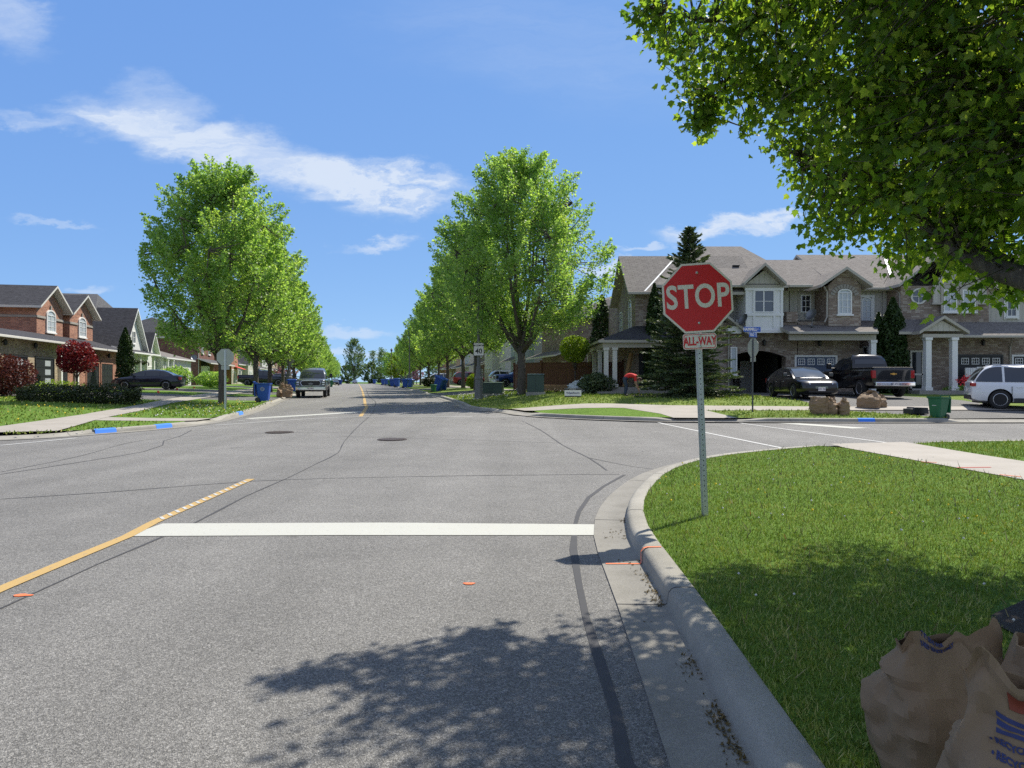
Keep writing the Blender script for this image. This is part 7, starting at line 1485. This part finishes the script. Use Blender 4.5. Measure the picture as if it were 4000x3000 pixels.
# lumber, wrapped pallet
x, y = X(2172, 41.5), 41.5; t = thing('lumber_pile', 'stack of reddish boards on the ground beside the utility box', 'lumber', (x, y, Hf(x, y) + LZ), R(-10)); rn = random.Random(4)
for k in range(5):
    mb = MB()
    for j in range(7): a = -.55 + j * .165; o_ = rn.uniform(-.12, .12); mb.box(-1.0 + o_, 1.0 + o_, a, a + .14, .10 + k * .07, .10 + k * .07 + .045)
    mb.build('board_layer', M['wood'], t)
mb = MB(); [mb.box(q - .05, q + .05, -.55, .6, 0, .095) for q in (-.8, 0, .8)]; mb.build('bearers', M['fence'], t)
x, y = X(2272, 40.6), 40.6; t = thing('wrapped_pallet', 'slumped pile of white plastic wrapped bundles near the porch', 'wrapped bundle', (x, y, Hf(x, y) + LZ), R(12))
def blobm(name, rx_, ry_, rz_, mat, parent, seed, loc, amp=.25, sub=4, sc=2.2, flat=True, ridge=False):
    bm = bmesh.new(); bmesh.ops.create_icosphere(bm, subdivisions=sub, radius=1); so_ = Vector((seed * 7.3, seed, 0))
    for v in bm.verts:
        n_ = noise.noise(v.co * sc + so_) + .5 * noise.noise(v.co * sc * 2.3 + so_); 
        if ridge: n_ = .6 - abs(n_) * 1.5 + .3 * noise.noise(v.co * sc * 4 + so_)
        v.co = Vector((v.co.x * rx_, v.co.y * ry_, v.co.z * rz_)) * (1 + amp * n_)
        if flat and v.co.z < -rz_ * .55: v.co.z = -rz_ * .55
    me = bpy.data.meshes.new(name); bm.to_mesh(me); bm.free(); me.materials.append(M[mat]); me.polygons.foreach_set('use_smooth', [not ridge] * len(me.polygons)); boxuv(me)
    o = bpy.data.objects.new(name, me); COL.objects.link(o); o.parent = parent; o.location = loc; return o
blobm('bundle', .75, .5, .42, 'plastic_wrap', t, 1, (0, 0, .25), .35, 4, 2.5, ridge=True); blobm('bundle', .5, .4, .3, 'plastic_wrap', t, 2, (.45, .1, .62), .35, 4, 2.5, ridge=True)
# orange flag markers and person -----------------------------------------------------
for i, (px_, py_, yy_) in enumerate(((614, 1550, 41.0), (688, 1538, 47), (755, 1536, 52))):
    x = X(px_, yy_); t = thing('marker_flag', ('nearest', 'middle', 'farthest')[i] + ' red marker flag stuck in the left lawn', 'marker flag', (x, yy_, Hf(x, yy_) + LZ), 0, 'red marker flags on the left lawns'); mb = MB(); mb.tube([(0, 0, -.05), (0, 0, .34)], .006, 4); mb.build('wire', M['galv_dark'], t); mb = MB(); mb.ext([(0, 0, .22), (.13, 0, .20), (.12, 0, .32), (0, 0, .34)], (0, .004, 0)); mb.build('flag', M['redp'], t)
def skin_mesh(name, verts, edges, mat, parent, root=0, sub=2, loc=None):
    me = bpy.data.meshes.new(name); me.from_pydata([v[:3] for v in verts], edges, []); o = bpy.data.objects.new(name, me); COL.objects.link(o)
    sk = o.modifiers.new('skin', 'SKIN'); sk.use_smooth_shade = True; bpy.context.view_layer.update()
    for i, v in enumerate(verts): d = me.skin_vertices[0].data[i]; d.radius = (v[3], v[4] if len(v) > 4 else v[3]); d.use_root = (i == root)
    ss = o.modifiers.new('s', 'SUBSURF'); ss.levels = sub; ss.render_levels = sub
    bpy.context.view_layer.update(); dg = bpy.context.evaluated_depsgraph_get(); m2 = bpy.data.meshes.new_from_object(o.evaluated_get(dg)); o.modifiers.clear(); o.data = m2; m2.name = name
    m2.materials.clear()
    for m_ in (mat if isinstance(mat, list) else [mat]): m2.materials.append(m_)
    o.parent = parent
    if loc: o.location = loc
    return o
def person():
    # bending forward to the right, hands down at the soil; local x = facing direction
    x, y = X(2462, 35.6), 35.6; t = thing('person', 'person in red shirt and jeans bending down beside the spruce', 'person', (x - .15, y, Hf(x, y) + LZ), R(-8))
    V = [(-.12, 0, .86, .155, .15), (-.02, 0, .98, .15, .145), (.16, 0, 1.06, .15, .14), (.34, 0, 1.04, .16, .14), (.44, 0, .98, .10), (.50, 0, .92, .06), (.56, 0, .86, .075), (.63, 0, .80, .095), (.67, 0, .72, .07),     # torso, neck, head
         (-.14, -.10, .80, .105), (-.02, -.12, .46, .078), (-.09, -.12, .12, .052), (-.10, -.12, .05, .05), (.06, -.13, .035, .045),
         (-.14, .10, .80, .105), (-.06, .12, .46, .078), (-.13, .12, .12, .052), (-.14, .12, .05, .05), (.02, .13, .035, .045),
         (.36, -.19, .98, .062), (.42, -.21, .70, .048), (.53, -.15, .46, .036), (.56, -.13, .40, .028),
         (.36, .19, .98, .062), (.40, .21, .68, .048), (.50, .13, .44, .036), (.53, .10, .38, .028)]
    E = [(0, 1), (1, 2), (2, 3), (3, 4), (4, 5), (5, 6), (6, 7), (7, 8), (0, 9), (9, 10), (10, 11), (11, 12), (12, 13), (0, 14), (14, 15), (15, 16), (16, 17), (17, 18), (3, 19), (19, 20), (20, 21), (21, 22), (3, 23), (23, 24), (24, 25), (25, 26)]
    b = skin_mesh('body', V, E, [M['skin'], M['shirt'], M['jeans'], M['shoe'], M['hairc']], t)
    for p in b.data.polygons:
        c = p.center; m_ = 0
        if c.z < .10: m_ = 3
        elif c.x < .13 and c.z < .93 - c.x * .3: m_ = 2
        elif c.x < .47 and c.z > .80 and abs(c.y) < .30: m_ = 1
        elif .30 < c.x < .50 and c.z > .74 and abs(c.y) > .12: m_ = 1
        p.material_index = m_
    # hands with fingers reaching down
    for s, base in ((-1, Vector((.56, -.13, .40))), (1, Vector((.53, .10, .38)))):
        FV = [(*base, .03)]; FE = []
        palm = base + Vector((.02, 0, -.08)); FV.append((*palm, .034))
        FE.append((0, 1))
        for k in range(4):
            o_ = (k - 1.5) * .02; L_ = (.055, .065, .062, .048)[k]; i = len(FV); a = palm + Vector((.01, o_, -.03)); FV += [(*a, .010), (*(a + Vector((.004, o_ * .2, -L_ * .6))), .009), (*(a + Vector((-.014, o_ * .2, -L_))), .007)]; FE += [(1, i), (i, i + 1), (i + 1, i + 2)]
        i = len(FV); a = base + Vector((.015, -s * .03, -.045)); FV += [(*a, .012), (*(a + Vector((.012, -s * .016, -.04))), .009)]; FE += [(0, i), (i, i + 1)]
        h = skin_mesh('hand', FV, FE, M['skin'], t, sub=1)
    mb = MB(); h = blobm('hair', .105, .10, .10, 'hairc', t, 3, (.615, 0, .845), .08, 3, 3, False); 
    f = MB(); f.tube([(.69, 0, .78), (.725, 0, .765)], [.018, .012], 5); f.box(.70, .712, -.045, -.02, .80, .812); f.box(.70, .712, .02, .045, .80, .812); f.box(.705, .712, -.02, .02, .73, .737)
    f.build('face', M['skin'], t); e_ = MB(); e_.lathe([(.012, -.006), (.02, 0), (.012, .006)], 6)
    for s in (-.095, .095): q = MB(); q.lathe([(.01, -.008), (.03, 0), (.01, .008)], 8); q.build('ear', M['skin'], t, loc=(.60, s, .80), rot=(R(90), 0, 0))
    tr_ = thing('trowel', 'small garden tool in the hands of the bending person', 'garden tool', (x + .40, y - .02, Hf(x, y) + LZ)); mb = MB(); mb.tube([(0, 0, .42), (.06, 0, .08)], .014, 6); mb.build('handle', M['wood'], tr_); mb = MB(); mb.hexa([(.03, -.05, -.02), (.09, -.05, -.02), (.09, .05, -.02), (.03, .05, -.02), (.05, -.04, .09), (.07, -.04, .09), (.07, .04, .09), (.05, .04, .09)]); mb.build('blade', M['galv_dark'], tr_)
person()
x, y = X(2530, 35.3), 35.3; sheet('mulch_bed', [(x + 1.2 * math.cos(a), y + .55 * math.sin(a)) for a in np.linspace(0, 6.283, 20)[:-1]], LZ + .02, M['mulch'], 1)
sp = (X(2692, 34.6), 34.6); sheet('mulch_bed', [(sp[0] + 2.0 * math.cos(a), sp[1] + 1.5 * math.sin(a)) for a in np.linspace(0, 6.283, 24)[:-1]], LZ + .012, M['mulch'], 1)
# flower pot by the black garage
x, y = X(3785, 36.5), 36.5; t = thing('flower_pot', 'pot of bright red flowers behind the white car', 'flower pot', (x, y, Hf(x, y) + LZ)); mb = MB(); mb.lathe([(.14, 0), (.2, .3), (.22, .32), (.2, .34)], 12); mb.build('pot', M['wood'], t); g_ = np.random.default_rng(9); P = g_.normal(size=(300, 3)) * [.24, .2, .12] + [0, 0, .52]; V, Fa = leaf_quads(P, .09, g_); fast_mesh('flowers', V, Fa, M['flower_red'], t)
t.location.z += .25
# ------------------------------------------------------------ paper yard waste bags
def paper_bag(name, label, x, y, rz, w, d, h, seed, group=None, slump=.1, pinch=0, openm=True, z=None, lean=(0, 0), nz=34, na=72, bulge=.12, mat='kraft', crum=1.0, peaks=(), crisp=0):
    t = thing(name, label, 'paper bag', (x, y, (Hf(x, y) + LZ) if z is None else z), rz, group); V = []; so_ = Vector((seed * 5.7, seed * 2.1, 0))
    def pt(a, q, inner=0):
        e = 3.2; ca, sa = math.cos(a), math.sin(a); k = (abs(ca) ** e + abs(sa) ** e) ** (-1 / e)
        wd = w / 2 * (1 + bulge * math.sin(math.pi * min(q * 1.15, 1)) - slump * q ** 3); dd = d / 2 * (1 + bulge * 1.3 * math.sin(math.pi * min(q * 1.1, 1)) - slump * 4.2 * max(q - .55, 0) ** 1.3)
        if pinch: dd *= 1 - pinch * min(1, max(0, (q - .58) / .36)) ** 1.2
        px_, py_ = ca * k * wd, sa * k * dd; zz = h * q
        if pinch: py_ += .035 * math.sin(px_ * 16 + seed) * max(0, q - .6) * 2
        p3 = Vector((px_ * 3, py_ * 3, zz * 3)) + so_; n1 = noise.noise(p3); n2 = abs(noise.noise(p3 * 2.1 + Vector((9, 0, 0)))); n3 = abs(noise.noise(p3 * 4.7 + Vector((0, 5, 0))))
        disp = crum * (.045 * n1 - .05 * n2 - .022 * n3 + .012) * (0.35 + q)
        px_ += ca * disp + lean[0] * q * q; py_ += sa * disp + lean[1] * q * q
        if q > .8: zz += (q - .8) * 5 * (.05 * noise.noise(Vector((ca * 2, sa * 2, seed))) * crum + sum(ph * max(0, 1 - abs((a - pa + math.pi) % (2 * math.pi) - math.pi) / pw) for pa, pw, ph in peaks))
        if crisp:
            f_ = noise.voronoi(Vector((px_ * 6, py_ * 6, zz * 4.5)) + so_)[0]; e_ = (f_[1] - f_[0]); g2 = noise.voronoi(Vector((px_ * 13, py_ * 13, zz * 10)) + so_)[0]; e2 = g2[1] - g2[0]; dq = .034 * min(e_, .42) + .009 * min(e2, .5); px_ += ca * dq; py_ += sa * dq
        if inner: px_ *= .965; py_ *= .965
        return (px_, py_, zz)
    for i in range(nz + 1):
        for j in range(na): V.append(pt(2 * math.pi * j / na, i / nz))
    Fs = [(i * na + j, i * na + (j + 1) % na, (i + 1) * na + (j + 1) % na, (i + 1) * na + j) for i in range(nz) for j in range(na)]
    b0 = len(V)
    for i in range(12):
        for j in range(na): V.append(pt(2 * math.pi * j / na, 1 - i * .028, 1))
    Fs += [(b0 + i * na + j, b0 + (i + 1) * na + j, b0 + (i + 1) * na + (j + 1) % na, b0 + i * na + (j + 1) % na) for i in range(11) for j in range(na)]
    Fs += [(nz * na + j, nz * na + (j + 1) % na, b0 + (j + 1) % na, b0 + j) for j in range(na)]
    c = len(V); V.append((lean[0] * .6, lean[1] * .6, h * .70)); Fs += [(b0 + 11 * na + j, c, b0 + 11 * na + (j + 1) % na) for j in range(na)]
    me = bpy.data.meshes.new('paper'); me.from_pydata(V, [], Fs); me.materials.append(M[mat]); me.polygons.foreach_set('use_smooth', [False] * len(me.polygons)); boxuv(me); o = bpy.data.objects.new('paper', me); COL.objects.link(o); o.parent = t
    me.polygons.foreach_set('use_smooth', [True] * len(me.polygons))
    bm = bmesh.new(); bm.from_mesh(me)
    for e in bm.edges:
        if len(e.link_faces) == 2 and e.calc_face_angle(0) > R(13 if crisp else 24): e.smooth = False
    bm.to_mesh(me); bm.free()
    return t, pt
def print_on(bag, pt, h, lines, a_c, q0, size, mat, sx=1.0, gap=.07, tilt=0):
    "text mapped on to the bag's front around angle a_c"
    for k, (txt, qoff) in enumerate(lines):
        cu_ = bpy.data.curves.new('t', 'FONT'); cu_.body = txt; cu_.size = size; cu_.align_x = 'LEFT'; cu_.resolution_u = 2; cu_.offset = .0012; o = bpy.data.objects.new('t', cu_); COL.objects.link(o); bpy.context.view_layer.update(); dg = bpy.context.evaluated_depsgraph_get(); me = bpy.data.meshes.new_from_object(o.evaluated_get(dg)); bpy.data.objects.remove(o)
        bm = bmesh.new(); bm.from_mesh(me); bmesh.ops.triangulate(bm, faces=bm.faces); bmesh.ops.subdivide_edges(bm, edges=[e for e in bm.edges if e.calc_length() > .02], cuts=1)
        for v in bm.verts:
            u, w_ = v.co.x * sx, v.co.y; r0 = Vector(pt(a_c, .5)[:2]).length; a = a_c + u / r0; q = q0 - qoff / h + w_ / h + tilt * u / h
            p = Vector(pt(a, q)); n_ = Vector((math.cos(a), math.sin(a), 0)); v.co = p + n_ * .0045
        bm.to_mesh(me); bm.free(); me.materials.clear(); me.materials.append(M[mat]); ob = bpy.data.objects.new('printed_text', me); COL.objects.link(ob); ob.parent = bag
def print_rect(bag, pt, h, a0, a1, q0, q1, mat, name='printed_band', slope=0):
    mb = MB(); n = 14; m_ = 6; vs = []
    for i in range(n + 1):
        for j in range(m_ + 1):
            a = a0 + (a1 - a0) * i / n; q = q0 + (q1 - q0) * j / m_ + slope * i / n; p = Vector(pt(a, q)); vs.append(p + Vector((math.cos(a), math.sin(a), 0)) * .003)
    mb.add(vs, [(i * (m_ + 1) + j, (i + 1) * (m_ + 1) + j, (i + 1) * (m_ + 1) + j + 1, i * (m_ + 1) + j + 1) for i in range(n) for j in range(m_)]); return mb.build(name, M[mat], bag, smooth=True)
GPB = 'paper yard waste bags on the near lawn'
b, pt = paper_bag('yard_waste_bag', 'big plain brown paper yard bag with a crumpled open top at the lower right', 1.61, 2.60, R(8), .42, .34, .53, 2, GPB, slump=.10, pinch=.80, bulge=.16, nz=34, na=76, peaks=((math.pi * 1.2, .45, .04), (math.pi * 1.8, .5, .09)), crisp=1)
print_on(b, pt, .53, (('THIS SIDE FOR', 0), ('YARD WASTE ONLY', .024)), math.pi * 1.29, .985, .018, 'inkblue')
b, pt = paper_bag('yard_waste_bag', 'printed brown paper yard bag with blue stripes at the bottom right corner', 1.50, 2.02, R(-14), .38, .30, .63, 5, GPB, slump=.16, pinch=.7, bulge=.08, nz=34, na=70, crisp=1, lean=(-.02, -.02), peaks=((math.pi * 1.25, .5, .07), (math.pi * 1.7, .5, .02)))
for k in range(3): print_rect(b, pt, .67, math.pi * 1.30, math.pi * 1.66, .835 - k * .022, .85 - k * .022, 'inkblue', slope=-.015)
print_rect(b, pt, .67, math.pi * 1.36, math.pi * 1.64, .88, .95, 'inkred', 'printed_picture')
print_on(b, pt, .67, (('\u2022 RECYCLABLE', 0), ('\u2022 RECYCLABLE', .034), ('\u2022 MOISTURE', .068), ('  RESISTANT', .095)), math.pi * 1.27, .75, .023, 'inkblue', tilt=-.12)
paper_bag('yard_waste_bag', 'brown paper yard bag mostly hidden behind the printed bag at the right edge', 1.98, 2.45, R(25), .42, .34, .56, 8, GPB, slump=.2, nz=30, na=66, crisp=1)
GFB = 'paper yard waste bags on the far boulevard'
for i, (px_, yy_, w, h, lb, sl) in enumerate(((1122, 45.6, .55, .62, 'full paper bag nearest the kerb beside the grey pickup', .2), (1093, 45.9, .42, .55, 'open paper bag leaning left in the pile by the grey pickup', .5), (1100, 46.9, .45, .92, 'tallest paper bag at the back of the pile by the grey pickup', .45), (1122, 47.0, .42, .82, 'paper bag standing behind the one nearest the grey pickup', .5))):
    paper_bag('yard_waste_bag', lb, X(px_, yy_), yy_, i * 1.1, w, w * .75, h, 40 + i, 'paper yard waste bags by the left kerb', slump=sl * .6, nz=14, na=26, bulge=.15, crum=2.4, crisp=1, pinch=.5, mat='kraft')
for i, (px_, yy_, w, h, lb, sl) in enumerate(((3202, 26.6, .62, .62, 'squat full paper bag, leftmost of the row on the far kerb grass', .05), (3252, 26.5, .42, .62, 'middle paper bag with a twisted top on the far kerb grass', .5), (3296, 26.4, .48, .62, 'slumped paper bag, third in the row on the far kerb grass', .55), (3392, 28.4, .8, .68, 'leaning brown paper bag alone nearer the driveway', .55), (3436, 28.6, .5, .5, 'small crushed paper bag against the leaning one by the driveway', .4))):
    paper_bag('yard_waste_bag', lb, X(px_, yy_), yy_, i * .8 if i else R(-6), w, w * .75, h, 20 + i, GFB, slump=sl * .9, nz=16, na=30, bulge=.1, crum=2.2, crisp=1, pinch=(0 if i == 0 else .7), lean=((-.1, 0) if i == 3 else (0, 0)))
